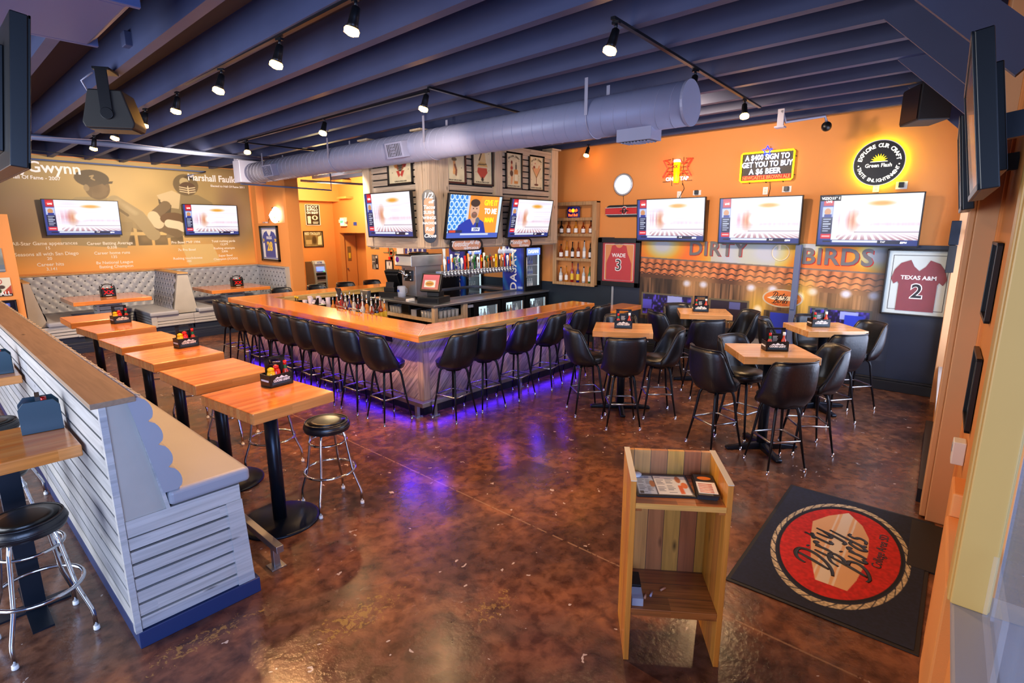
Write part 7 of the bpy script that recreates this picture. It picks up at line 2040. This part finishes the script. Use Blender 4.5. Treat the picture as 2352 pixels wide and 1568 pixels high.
b = MB(); b.box(-0.15, 0.15, -0.045, -0.01, 0.98, 1.05); b.box(-0.13, 0.13, -0.05, -0.02, 0.86, 0.94); b.box(-0.13, 0.13, -0.05, -0.02, 0.62, 0.76); b.build('keypad_and_slots', 'black_plastic', at)
b = MB(); b.ball((0.1, -0.035, 1.09), 0.012, 8); b.build('card_light', 'green_lamp', at)
b = MB(); b.s = True; b.at((0, -0.035, 0.55), (PI / 2, 0, 0)); b.lathe([(0.035, 0), (0.035, 0.01)], 16); b.build('lock', 'black_plastic', at)

def sign_black(U, V):
    img = full(U, '#17120e'); rect(img, U, V, 0.12, 0.36, 0.06, 0.4, '#d8d4c8'); ell(img, U, V, 0.24, 0.4, 0.14, 0.04, '#ece8dc'); ell(img, U, V, 0.66, 0.36, 0.22, 0.12, '#d8d4c8'); ell(img, U, V, 0.66, 0.36, 0.1, 0.08, '#2a221c'); rect(img, U, V, 0.48, 0.9, 0.12, 0.16, '#d8d4c8'); rect(img, U, V, 0.5, 0.86, 0.06, 0.09, '#d8d4c8')
    return img
o = wall_picture('wall_sign', 'black and white sign about buffalo high on the alcove wall', (8.5, 15.745, 2.72), 0, 0.47, 0.62, sign_black, 'white_letter', 'sign', 0.015)
t = MB(); put_text(t, 'SHOOT', 0, 0.235, 0.105, y=-0.012, bold=0.004); put_text(t, 'BUFFALO', 0, 0.15, 0.095, y=-0.012, bold=0.004, sx=0.9); put_text(t, 'ON SIGHT', 0, 0.06, 0.095, y=-0.012, bold=0.004, sx=0.85); t.build('lettering', 'white_letter', o)
def sign_mirror(U, V):
    img = full(U, '#8e7a4e'); img *= (0.75 + 0.4 * vnoise(U, V, 5, 4, 31)[..., None]); ell(img, U, V, 0.55, 0.45, 0.12, 0.3, '#4b3a24', .9, .3); poly(img, U, V, [(0.72, 0.1), (0.95, 0.1), (0.95, 0.75), (0.76, 0.66)], '#e0dba8'); rect(img, U, V, 0.08, 0.4, 0.15, 0.45, '#b09c6a')
    return img
o = wall_picture('wall_sign', 'framed brewery mirror below the buffalo sign in the alcove', (8.47, 15.745, 2.0), 0, 0.64, 0.48, sign_mirror, 'frame_black', 'mirror', 0.02)
t = MB(); put_text(t, 'RED TROLLEY', -0.02, 0.16, 0.11, y=-0.012, bold=0.002, sx=0.75); t.build('lettering', 'cream_plate', o)

rl = thing('neon_sign', 'glowing white curled horn neon sign above the blue jersey', 'neon sign', (6.445, 13.70, 2.70), RZ, None)
parent_ = rl
b = MB(); b.s = True
sp = [(0.03 + (0.07 + 0.17 * t) * math.cos(2.4 - 5.2 * t), -0.06, -0.0 + (0.07 + 0.17 * t) * math.sin(2.4 - 5.2 * t)) for t in np.linspace(0, 1, 30)]
b.tube(sp, [0.045] * 30, 10); b.tube([(-0.02, -0.06, 0.02), (-0.12, -0.06, -0.0), (-0.28, -0.06, -0.06)], [0.06, 0.05, 0.02], 8); b.ball((0.0, -0.06, -0.01), 0.08, 12); b.build('horn_tube', 'lit_white', rl)
b = MB(); b.box(-0.02, 0.14, -0.05, -0.03, -0.225, -0.19); b.box(-0.2, -0.16, -0.03, 0, 0.1, 0.14); b.build('bracket', 'neon_housing', rl)
b = MB(); b.s = True; b.tube([(-0.15, -0.02, -0.05), (-0.3, -0.02, -0.15), (-0.42, -0.02, -0.13), (-0.46, -0.02, -0.2)], 0.006, 6); b.build('cable', 'black_matte', rl)
b = MB(); b.box(6.36, 6.43, 14.2, 14.38, 2.452, 2.49); tag(b.build('power_box', 'silver_paint', bevel=0.004), 'small silver power box on the ledge beside the horn sign', 'power box')

ex = thing('exit_sign', 'green lit exit sign above the hall opening', 'exit sign', rw(15.12, 2.50), RZ)
b = MB(); b.box(-0.15, 0.15, -0.07, 0, -0.12, 0.14); b.build('housing', 'white_plastic', ex, 0.006)
b = MB(); b.box(-0.13, 0.07, -0.074, -0.07, -0.09, 0.11); b.build('lit_face', 'exit_green', ex)
b = MB(); put_text(b, 'EXIT', -0.03, 0.01, 0.085, y=-0.076, bold=0.002, sx=0.85); b.build('lettering', 'green_plastic', ex)
b = MB(); b.s = True; b.cyl((0.16, -0.05, 0.03), (0.2, -0.09, 0.03), 0.03, 0.045); b.box(-0.27, -0.17, -0.04, 0, -0.02, 0.08); b.build('emergency_lamp', 'white_plastic', ex)
b = MB(); b.box(9.19, 9.2, 14.45, 14.62, 2.4, 2.5); o = tag(b.build('name_plate', 'blue_label'), 'small dark blue plate above the hall opening', 'plate')
b = MB(); b.box(9.5, 9.62, 15.535, 15.55, 1.3, 1.75); o = tag(b.build('wooden_plaque', 'cork', bevel=0.004), 'narrow wooden plaque on the hall door', 'plaque')
b = MB(); b.box(9.52, 9.60, 15.53, 15.535, 1.38, 1.55); b.build('plaque_print', 'gold_trim', o)
sn = thing('sun_decal', 'dark red sun shaped decal on the orange hall wall', 'decal', (9.845, 14.75, 1.95), RZ)
b = MB()
oval(b, 0.05, 0, 0.13, 0.16, -0.004, 0, 20)
for k in range(10):
    a = 2 * PI * k / 10; c, s = math.cos(a), math.sin(a)
    b.prism([(0.05 + 0.17 * c - 0.02 * s, 0.2 * s + 0.02 * c), (0.05 + 0.28 * c, 0.33 * s), (0.05 + 0.17 * c + 0.02 * s, 0.2 * s - 0.02 * c)][::-1], -0.004, 0, 'Y')
b.build('sun_shape', 'red_letter', sn)
b = MB(); b.box(-0.12, 0.3, -0.006, 0, -0.45, -0.36); b.build('caption_strip', 'gold_trim', sn)
outlet((9.845, 14.6, 1.28), RZ, 'long pale junction plate on the hall wall', 0.5, 0.15, 'cream_plate')
outlet((6.85, 15.745, 1.05), 0, 'small outlet on the alcove wall left of the cash machine')
def bw1(U, V):
    img = full(U, '#8c8c86'); img *= (0.6 + 0.7 * vnoise(U, V, 4, 3, 41)[..., None]); ell(img, U, V, 0.7, 0.6, 0.2, 0.35, '#d8d8d0'); ell(img, U, V, 0.68, 0.8, 0.2, 0.2, '#2a2a28'); rect(img, U, V, 0, .5, .1, .35, '#2d2d2a'); rect(img, U, V, .05, .45, .5, .56, '#d0d0c8')
    return img
def bw2(U, V):
    img = full(U, '#6e6e6c'); img *= (0.5 + 0.8 * vnoise(U, V, 3, 5, 42)[..., None]); poly(img, U, V, [(0.55, 0), (0.95, 0), (0.9, 0.75), (0.65, 0.8)], '#151515'); ell(img, U, V, 0.72, 0.84, 0.1, 0.09, '#d8d0c8'); rect(img, U, V, 0.7, 0.85, 0.1, 0.35, '#e0e0e0'); rect(img, U, V, 0.05, 0.45, 0.5, 0.54, '#cfcfcf')
    return img
wall_picture('small_poster', 'black and white poster right of the hall opening, upper one', rw(13.58, 1.87), RZ, 0.42, 0.3, bw1, bw=0, cat='poster')
wall_picture('small_poster', 'black and white poster right of the hall opening, lower one', rw(13.6, 1.35), RZ, 0.32, 0.42, bw2, bw=0, cat='poster')
def bw3(U, V):
    img = full(U, '#e4dccb'); rect(img, U, V, 0.42, 0.56, 0.65, 0.9, '#5a5148'); stroke(img, U, V, [(0.25, 0.5), (0.3, 0.3), (0.55, 0.25), (0.75, 0.4), (0.7, 0.55)], 0.02, '#8a7a5a', 0.7)
    return img
wall_picture('framed_picture', 'small framed drawing on the wall behind the left till', rw(12.9, 1.22), RZ, 0.36, 0.42, bw3, bw=0.03)
em = thing('team_emblem', 'red and olive interlocked letter emblem on the wall behind the back bar', 'emblem', rw(12.83, 1.64), RZ)
b = MB(); b.box(-0.1, 0.09, -0.012, 0, -0.2, -0.12); b.box(0.0, 0.09, -0.012, 0, -0.2, 0.02); b.box(-0.1, 0.09, -0.012, 0, -0.03, 0.03); b.box(-0.1, -0.01, -0.012, 0, -0.03, 0.2); b.box(-0.1, 0.09, -0.012, 0, 0.13, 0.2); b.build('red_letter_shape', 'red_plastic', em)
b = MB(); put_text(b, 'D', 0.05, 0, 0.34, y=-0.016, depth=0.003, bold=0.006); b.box(-0.33, -0.08, -0.018, -0.012, -0.012, 0.012); b.prism([(0.2, 0.0), (0.27, 0.05), (0.38, 0.0), (0.27, -0.05)], -0.018, -0.012, 'Y'); b.build('olive_letter_shape', 'atm_green', em)
bn = thing('purple_banner', 'dark purple banner on the wall behind the frozen drink machine', 'banner', rw(11.7, 1.68), RZ)
b = MB(); b.box(-0.45, 0.45, -0.01, 0, -0.15, 0.17); b.build('cloth', 'jersey_blue', bn)
for x in (-0.3, -0.1, 0.1, 0.3):
    b = MB(); b.box(x - 0.05, x + 0.05, -0.012, -0.01, -0.11, 0.02); oval(b, x, 0.05, 0.04, 0.05, -0.012, -0.01, 12); b.build('printed_mark', 'white_letter', bn)
b = MB(); b.box(9.17, 9.2, 12.2, 12.5, 1.4, 1.9); tag(b.build('white_board', 'white_plastic', bevel=0.004), 'white panel with a dark edge beside the purple banner', 'panel')
b = MB(); b.box(8.9, 9.2, 14.6, 15.0, 3.62, 3.72); b.box(8.95, 9.2, 14.55, 15.05, 3.18, 3.24); b.build('trim_9', 'orange_paint', kind='structure')

# ------------------------------------------------------------------ high tables on the right with their stools
ht0 = thing('high_table', 'x', 'table', (0, 0, 0), 0, 'square high tables before the mural')
b = MB(); b.box(-0.36, 0.36, -0.32, 0.32, 0.995, 1.07); b.build('tabletop', 'butcher_light', ht0, 0.004)
b = MB(); b.s = True; b.cyl((0, 0, 0.03), (0, 0, 0.98), 0.05, n=20); b.build('column', 'gunmetal', ht0)
b = MB(); b.box(-0.22, 0.22, -0.04, 0.04, 0.975, 0.995); b.box(-0.04, 0.04, -0.22, 0.22, 0.975, 0.995); b.build('top_plate', 'black_metal', ht0)
for k in range(4):
    a = k * PI / 2 + 0.12
    b = MB(); b.at((0, 0, 0), (0, 0, a)); b.s = True
    b.prism([(0.0, 0.0), (0.37, 0.0), (0.385, 0.02), (0.37, 0.035), (0.06, 0.075), (0.0, 0.085)], -0.03, 0.03, 'Y'); b.build('base_foot', 'gunmetal', ht0, 0.008)
b = MB(); b.s = True; b.tube([(0.3, -0.3, 0.995), (0.3, -0.315, 0.96), (0.3, -0.34, 0.955), (0.3, -0.345, 0.975)], 0.004, 6); b.build('bag_hook', 'chrome', ht0)
used = []
HTB = [(5.93, 3.42, -1.06, 'nearest the bar end'), (5.76, 1.61, -0.93, 'nearest the lectern'), (7.86, 3.18, -1.06, 'before the mural windows, farther left'), (7.6, 1.52, -0.86, 'farther right before the mural')]
for x, y, r, s in HTB:
    place(ht0, used, (x, y, 0), r, 'square high table with cross foot, ' + s)
for (x, y, r, w) in ((5.90, 3.40, -1.06, 'nearest the bar end'), (5.79, 1.58, -0.93, 'nearest the lectern'), (7.83, 3.22, -1.06, 'farther left before the mural'), (7.57, 1.58, -0.9, 'farther right before the mural')):
    l = (x, y, 1.0715)
    box_caddy(l, r, 'black beer caddy with sauces on the high table ' + w, 0.22, 0.14, 0.1)
    hot_sauce(wm(l, r, -0.065, -0.03, 0.007), 'red capped hot sauce in the caddy on the high table ' + w, k=1.1)
    hot_sauce(wm(l, r, 0.07, -0.03, 0.007), 'white capped hot sauce in the caddy on the high table ' + w, 'white_plastic', False, k=1.15)
D = math.radians
for x, y, a, s in [(5.52, 3.68, -128, 'at the left side of the high table nearest the bar end'), (5.40, 3.10, -50, 'at the camera side of the high table nearest the bar end'), (6.02, 2.96, 40, 'at the right side of the high table nearest the bar end'), (6.42, 3.72, 130, 'behind the high table nearest the bar end'),
                   (5.49, 2.02, -118, 'at the left side of the high table nearest the lectern'), (5.41, 1.38, -40, 'at the camera side of the high table nearest the lectern'), (6.06, 1.26, 35, 'at the right side of the high table nearest the lectern'), (6.02, 1.93, 165, 'behind the high table nearest the lectern'),
                   (7.16, 2.88, -48, 'at the camera side of the farther left high table'), (7.40, 3.52, -128, 'at the left side of the farther left high table'), (8.02, 3.60, 140, 'behind the farther left high table'), (7.98, 2.72, 45, 'at the right side of the farther left high table'),
                   (7.20, 1.28, -38, 'at the camera side of the farther right high table'), (7.98, 1.20, 50, 'at the right side of the farther right high table'), (7.62, 2.02, -165, 'at the left side of the farther right high table'), (8.10, 1.72, 125, 'behind the farther right high table')]:
    stool(x, y, D(a), 'black vinyl bar stool ' + s)

# ------------------------------------------------------------------ host stand
ln = thing('host_stand', 'open cedar plank host stand with menus on top near the door mat', 'lectern', (2.415, 1.025, 0), -0.9545)
for x0, x1 in ((-0.25, -0.222), (0.222, 0.25)):
    b = MB(); b.prism([(0, 0), (0.38, 0), (0.38, 1.07), (0.0, 1.05)], x0, x1, 'X'); b.build('side_panel', 'cedar_side', ln, 0.002)
    b = MB(); b.prism([(-0.002, 1.05), (0.382, 1.07), (0.382, 1.074), (-0.002, 1.054)], x0 - 0.001, x1 + 0.001, 'X'); b.build('end_grain_edge', 'rope_cream', ln)
b = MB(); b.box(-0.222, 0.222, 0.355, 0.38, 0.3, 1.07); b.build('back_panel', 'cedar_v', ln)
b = MB(); b.box(-0.222, 0.222, 0.0, 0.355, 0.905, 0.93); b.build('top_shelf', 'cedar_flat', ln, 0.002)
b = MB(); b.box(-0.222, 0.222, -0.004, 0.0, 0.903, 0.932); b.build('shelf_edge', 'cedar_edge', ln)
b = MB(); b.box(-0.222, 0.222, 0.0, 0.355, 0.295, 0.32); b.build('lower_shelf', 'cedar_flat', ln, 0.002)
for bb_ in ((-0.222, -0.19, 0.005, 0.03, 0.885, 0.905), (0.19, 0.222, 0.005, 0.03, 0.885, 0.905), (-0.222, 0.222, 0.005, 0.03, 0.275, 0.295)):
    b = MB(); b.box(*bb_); b.build('batten', 'cedar_flat', ln)
LL = (2.415, 1.025, 0); LR = -0.9545
mn = thing('open_menu', 'open laminated menu with pale columns lying in the top of the host stand', 'menu', wm(LL, LR, -0.06, 0.2, 0.931), LR + 0.03)
def menu_print(U, V):
    img = full(U, '#2a2624'); rect(img, U, V, 0.03, 0.36, 0.06, 0.94, '#b9c9d8'); rect(img, U, V, 0.38, 0.97, 0.06, 0.94, '#dfe2de')
    for k in range(12):
        v = 0.14 + k * 0.065
        for u0, u1 in ((0.06, 0.19), (0.21, 0.33), (0.41, 0.55), (0.58, 0.72)):
            if (k * 7 + int(u0 * 50)) % 5: rect(img, U, V, u0, u1 - 0.02 * (k % 3), v, v + 0.026, '#6e7884')
    ell(img, U, V, 0.32, 0.55, 0.05, 0.16, '#9c6a3a'); ell(img, U, V, 0.82, 0.78, 0.05, 0.16, '#b0622c'); ell(img, U, V, 0.9, 0.5, 0.06, 0.14, '#e07830'); rect(img, U, V, 0.78, 0.86, 0.1, 0.5, '#d8642c'); rect(img, U, V, 0.05, 0.12, 0.08, 0.2, '#2a2a2a')
    return img
b = MB(); b.box(-0.15, 0.15, -0.125, 0.125, 0, 0.006); b.build('cover', 'black_matte', mn)
c = canvas('pages', 0.29, 0.24, 70, 60, menu_print, 'print_gloss', mn, y=0.0075, z0=-0.12, flat=True)
for k in range(6):
    o = thing('folded_menu', 'dark folded menu in the stack at the right of the host stand top' if k < 5 else 'topmost folded menu with an orange oval in the host stand stack', 'menu', wm(LL, LR, 0.155 + 0.002 * (k % 3), 0.19 - 0.004 * k, 0.931 + k * 0.006), LR - 0.1 + 0.02 * (k % 2), 'stack of folded menus on the host stand')
    b = MB(); b.box(-0.052, 0.052, -0.12, 0.12, 0, 0.005); b.build('card', 'frame_black', o)
    if k == 5:
        b = MB(); b.box(-0.048, 0.048, -0.10, 0.03, 0.005, 0.0056); b.build('printed_block', 'paper_white', o)
        b = MB(); b.prism([(0.036 * math.cos(2 * PI * i / 20), 0.075 + 0.02 * math.sin(2 * PI * i / 20)) for i in range(20)], 0.005, 0.0058, 'Z'); b.build('orange_oval', 'orange_drink', o)
        b = MB()
        for i in range(6): b.box(-0.04, 0.03, -0.09 + 0.018 * i, -0.082 + 0.018 * i, 0.0056, 0.006)
        b.build('printed_lines', 'orange_sauce', o)
b = MB(); b.s = True; b.lathe([(0.001, 0), (0.03, 0.002), (0.034, 0.012), (0.02, 0.02), (0.001, 0.021)], 16); o = tag(b.build('pager_puck', 'white_plastic'), 'small white puck at the left end of the host stand top', 'puck'); o.location = wm(LL, LR, -0.185, 0.31, 0.931); o.scale = (1, 0.8, 1)
for i, (x, y, a, m, s) in enumerate(((-0.03, 0.17, 0.7, 'chalk_orange', 'orange chalk stick farthest back on the lower shelf of the host stand'), (-0.10, 0.12, 1.2, 'cup_plastic', 'lilac chalk stick on the lower shelf of the host stand'), (-0.135, 0.10, 1.3, 'chalk_orange', 'orange chalk stick nearest the left side on the lower shelf of the host stand'))):
    b = MB(); b.s = True; b.cyl((-0.02, 0, 0.006), (0.02, 0, 0.006), 0.006, n=10); o = tag(b.build('chalk_stick', m), s, 'chalk'); o.location = wm(LL, LR, x, y, 0.3205); o.rotation_euler = (0, 0, LR + a)
b = MB(); b.box(-0.03, 0.03, -0.06, 0.06, 0, 0.02); b.m = 1; b.box(-0.03, 0.03, -0.06, 0.06, 0.02, 0.05); o = tag(b.build('chalk_eraser', ['green_plastic', 'black_matte'], bevel=0.003), 'black and green chalk eraser at the back left of the lower shelf', 'eraser'); o.location = wm(LL, LR, -0.185, 0.19, 0.3205); o.rotation_euler = (0, 0, LR)
b = MB(); b.box(-0.03, 0.03, -0.05, 0.05, 0, 0.045); o = tag(b.build('chalk_box', 'glass_blue', bevel=0.003), 'pale blue chalk box on the lower shelf of the host stand', 'box'); o.location = wm(LL, LR, -0.185, 0.07, 0.3205); o.rotation_euler = (0, 0, LR)

# ------------------------------------------------------------------ entrance mat
mt = thing('door_mat', 'dark blue entrance mat with a red oval and black script lettering', 'mat', (4.21, 0.58, 0), 0.035)
def carpet(U, V):
    X = (U - 0.5) * 1.74; Y = (V - 0.5) * 1.02
    img = full(U, '#141d33'); img *= (0.85 + 0.3 * vnoise(U, V, 120, 70, 51)[..., None])
    rr = np.sqrt((X / 0.78) ** 2 + (Y / 0.435) ** 2)
    ang = np.arctan2(Y / 0.435, X / 0.78)
    ring = (rr > 0.93) & (rr < 1.0) & (np.mod(ang * 34 / (2 * PI) + 1.2 * (rr - 0.96) * 8, 1) > 0.14)
    img[ring] = hx('#c0b59a') * (0.7 + 0.4 * vnoise(U, V, 150, 90, 52)[ring][:, None])
    img[rr <= 0.90] = hx('#0d1220')
    red = rr <= 0.865
    img[red] = (hx('#b5201e')[None] * (0.85 + 0.25 * vnoise(U, V, 90, 60, 53)[red][:, None]))
    pts = [(0.30, 0.235), (0.48, 0.15), (0.63, 0.03), (0.47, -0.09), (0.29, -0.155), (0.05, -0.18), (-0.17, -0.175), (-0.36, -0.16), (-0.52, -0.13), (-0.52, 0.06), (-0.25, 0.14), (0.05, 0.20)]
    fx = [(x / 1.74 + 0.5, y / 1.02 + 0.5) for x, y in pts]
    tmp = img.copy(); poly(tmp, U, V, fx, '#c9a27c')
    ins = np.any(np.abs(tmp - img) > 1e-6, axis=2)
    st = Y - 0.03 + (-0.005) * X
    tone = np.where(((st > -0.045) & (st < 0.03))[..., None], hx('#c9c2b6'), hx('#c9a27c'))
    tone = np.where((((st > 0.05) & (st < 0.062)) | ((st > -0.078) & (st < -0.064)))[..., None], hx('#cfc6ba'), tone)
    img[ins] = tone[ins]
    return img
b = MB(); b.box(-0.875, 0.875, -0.52, 0.52, 0, 0.008); b.build('rubber_edge', 'black_matte', mt, 0.003)
canvas('carpet', 1.70, 0.99, 420, 250, carpet, 'carpet_print', mt, y=0.0105, z0=-0.495, flat=True)
b = MB(); script(b, 'Dirty', -0.09, 0.03, 0.215, 0.38, 0.14, 0.075, 0.0125, True); script(b, 'Birds', -0.02, -0.17, 0.215, 0.38, 0.12, 0.075, 0.0125, True); b.s = False; put_text(b, 'College Area SD', 0.15, -0.24, 0.085, y=0.0125, depth=0.0008, shear=0.1, sx=0.9, flat=True); b.build('script_lettering', 'black_letter', mt)

# ------------------------------------------------------------------ things near the camera
tvl = tv('black television hanging at the left edge of the picture, seen from its back', 1.2, 0.56, (0.40, 3.42, 2.81), PI / 2, 0.14, idle_screen, 'print_gloss', words=False, arm=0)
_m = Matrix.Translation((0.40, 3.42, 2.81)) @ Euler((0.14, 0, PI / 2)).to_matrix().to_4x4()
b = MB(); b.M = _m.inverted(); b.s = True; b.cyl((0.32, 3.42, 2.9), (0.32, 3.42, 3.86), 0.025); b.build('ceiling_mount', 'black_metal', tvl)
tv('unlit television on the window wall nearest the camera at the right edge', 1.15, 0.52, (3.06, 0.14, 2.68), PI + 0.058, 0.16, idle_screen, 'print_gloss', words=False, arm=0.26)
tv('unlit television on the window wall behind the nearest one at the right edge', 1.0, 0.52, (4.55, 0.24, 2.65), PI + 0.058, 0.14, lambda U, V: full(U, '#16324a'), 'print_gloss', words=False, arm=0.26)
bx = thing('wall_speaker', 'black speaker hanging from the braces in the upper right corner', 'speaker', (7.7, 0.80, 3.6), PI + 0.5)
b = MB(); b.box(-0.22, 0.22, -0.16, 0.14, -0.19, 0.19); b.build('cabinet', 'black_matte', bx, 0.012)
b = MB(); b.box(-0.2, 0.2, -0.168, -0.16, -0.17, 0.17); b.build('speaker_mesh', 'black_metal', bx)
b = MB(); b.box(-0.02, 0.02, 0.0, 0.04, 0.19, 0.27); b.build('bracket', 'black_metal', bx)
hb = thing('wall_heater', 'black and steel box on the wall corner above the maroon jersey', 'wall box', (8.95, 0.40, 1.62), PI + 0.058)
b = MB(); b.box(-0.1, 0.12, -0.1, 0, 0.45, 0.75); b.build('upper_box', 'gunmetal', hb, 0.006)
b = MB(); b.box(-0.08, 0.1, -0.09, 0, 0.1, 0.45); b.build('lower_box', 'black_plastic', hb, 0.006)
def wallpic(x, z, w, h, label, fn):
    wall_picture('framed_picture', label, (x, wy(x) - 0.155, z), PI + 0.058, w, h, fn, 'frame_black', bw=0.02)
wallpic(4.72, 1.95, 0.5, 0.5, 'dark framed picture on the entrance wall, upper of two', pic_blue)
wallpic(4.72, 1.22, 0.5, 0.5, 'dark framed picture on the entrance wall, lower of two', pic_grey)
th = thing('thermostat', 'small white thermostat box on the entrance wall below the pictures', 'thermostat', (4.62, wy(4.62) - 0.158, 0.79), PI + 0.058)
b = MB(); b.box(-0.06, 0.06, -0.07, 0, -0.08, 0.08); b.build('case', 'white_plastic', th, 0.006)
b = MB(); b.box(-0.03, 0.03, -0.074, -0.07, 0.0, 0.05); b.build('dial_window', 'silver_paint', th)
b = MB(); b.box(5.52, 5.62, wy(5.6) + 0.0, wy(5.6) + 0.04, 2.5, 2.9); tag(b.build('notice_sheet', 'paper_white'), 'white printed sheet at the side of the far window', 'notice')
b = MB(); frame_box(b, 4.3, 5.05, -0.15, 0.06, 0.0, 0.012); tag(b.build('rubber_mat', 'black_matte'), 'dark ribbed floor strip at the entrance beside the mat', 'floor strip')
# ------------------------------------------------------------------ light
w = bpy.data.worlds.new('World'); SC.world = w; w.use_nodes = True
bg = w.node_tree.nodes['Background']
bg.inputs[0].default_value = lin('#8fb0f0'); bg.inputs[1].default_value = 0.55

def lamp(name, kind, loc, energy, color, rot=(0, 0, 0), **kw):
    d = bpy.data.lights.new(name, kind)
    d.energy = energy; d.color = lin(color)[:3]
    for k, v in kw.items(): setattr(d, k, v)
    o = bpy.data.objects.new(name, d); COL.objects.link(o)
    o.location = loc; o.rotation_euler = rot
    return o
# daylight coming in through the glazed front behind the camera, beside the tables and through the left side
lamp('daylight_front', 'AREA', (-1.6, -2.2, 1.9), 330, '#a9c6ff', (PI / 2, 0, -0.25), shape='RECTANGLE', size=4.0, size_y=2.8)
lamp('daylight_left', 'AREA', (-3.6, 6.5, 1.9), 520, '#e6ebf6', (PI / 2, 0, -PI / 2), shape='RECTANGLE', size=8.0, size_y=2.6)
lamp('daylight_window', 'AREA', (7.2, wy(7.2) - 0.25, 1.8), 230, '#d6e2ff', (PI / 2, 0, 0.058), shape='RECTANGLE', size=3.0, size_y=2.3)
for i, (x, y, z) in enumerate(SPOTS):
    lamp('track_lamp', 'SPOT', (x, y, z - 0.24), 190 if abs(x - 2.3) < 0.1 else (160 if y < 2.7 else 70), '#ffbd7c' if abs(x - 2.3) < 0.1 else '#ffcf96', (0, 0, 0), spot_size=2.6, spot_blend=0.9, shadow_soft_size=0.05)
# added fill lights without fixtures: alcove, booths, hood, right wall, counter, under hood
lamp('alcove_fill', 'POINT', (7.9, 13.9, 3.3), 240, '#ffe2a8', shadow_soft_size=0.15)
lamp('booth_fill', 'SPOT', (3.9, 10.8, 3.45), 560, '#ffe2c0', (1.0, 0, 0), spot_size=2.7, spot_blend=0.9, shadow_soft_size=0.15)
lamp('hood_fill', 'SPOT', (3.9, 5.0, 3.25), 190, '#ffe6cc', (1.35, 0, -0.78), spot_size=1.5, spot_blend=0.9, shadow_soft_size=0.1)
lamp('wall_fill', 'SPOT', (6.4, 3.6, 3.75), 240, '#ffdcb8', (0, -1.1, 0), spot_size=2.6, spot_blend=0.9, shadow_soft_size=0.1)
lamp('counter_fill', 'SPOT', (5.3, 8.6, 3.2), 160, '#fff0dc', (0.3, -0.7, 0), spot_size=2.4, spot_blend=0.9, shadow_soft_size=0.1)
lamp('under_hood_fill', 'AREA', (7.2, 7.5, 1.94), 18, '#ffeed8', (0, 0, 0), shape='RECTANGLE', size=2.6, size_y=0.8)
# violet strips under the bar top and behind the foot rail
for (x, y, a, l) in ((3.98, 7.6, 0, 5.0),):
    lamp('bar_led', 'AREA', (3.925, y, 0.97), 42, '#4a1cff', (0, 0.7, 0), shape='RECTANGLE', size=0.04, size_y=l)
    lamp('rail_led', 'AREA', (x + 0.03, y, 0.13), 5, '#4a1cff', (0, 1.0, 0), shape='RECTANGLE', size=0.05, size_y=l)
lamp('bar_led', 'AREA', (5.7, 4.985, 0.97), 32, '#4a1cff', (-0.7, 0, 0), shape='RECTANGLE', size=3.3, size_y=0.04)
lamp('rail_led', 'AREA', (5.7, 5.06, 0.13), 4, '#4a1cff', (-1.0, 0, 0), shape='RECTANGLE', size=3.3, size_y=0.05)

# ------------------------------------------------------------------ camera
cam = bpy.data.cameras.new('Camera')
cam.sensor_width = 36; cam.sensor_fit = 'HORIZONTAL'
cam.lens = 1236 / 2352 * 36
cam.clip_start = 0.02; cam.clip_end = 100
co = bpy.data.objects.new('Camera', cam); COL.objects.link(co)
a, p, r = (math.radians(v) for v in (41.83, 11.88, -0.235))
f = Vector((math.cos(p) * math.cos(a), math.cos(p) * math.sin(a), -math.sin(p)))
rt = Vector((math.sin(a), -math.cos(a), 0)); up = rt.cross(f)
r2 = rt * math.cos(r) + up * math.sin(r); u2 = -rt * math.sin(r) + up * math.cos(r)
M = Matrix((r2, u2, -f)).transposed().to_4x4()
M.translation = (0, 0, 2.3)
co.matrix_world = M
SC.camera = co
SC.view_settings.view_transform = 'Standard'
SC.view_settings.look = 'None'
SC.view_settings.gamma = 1.0
SC.view_settings.use_curve_mapping = False
SC.view_settings.exposure = 0.3
SC.cycles.max_bounces = 7
SC.cycles.diffuse_bounces = 3
SC.cycles.glossy_bounces = 3
SC.cycles.transmission_bounces = 4
SC.cycles.transparent_max_bounces = 8
SC.cycles.sample_clamp_indirect = 4
SC.cycles.caustics_reflective = False
SC.cycles.caustics_refractive = False
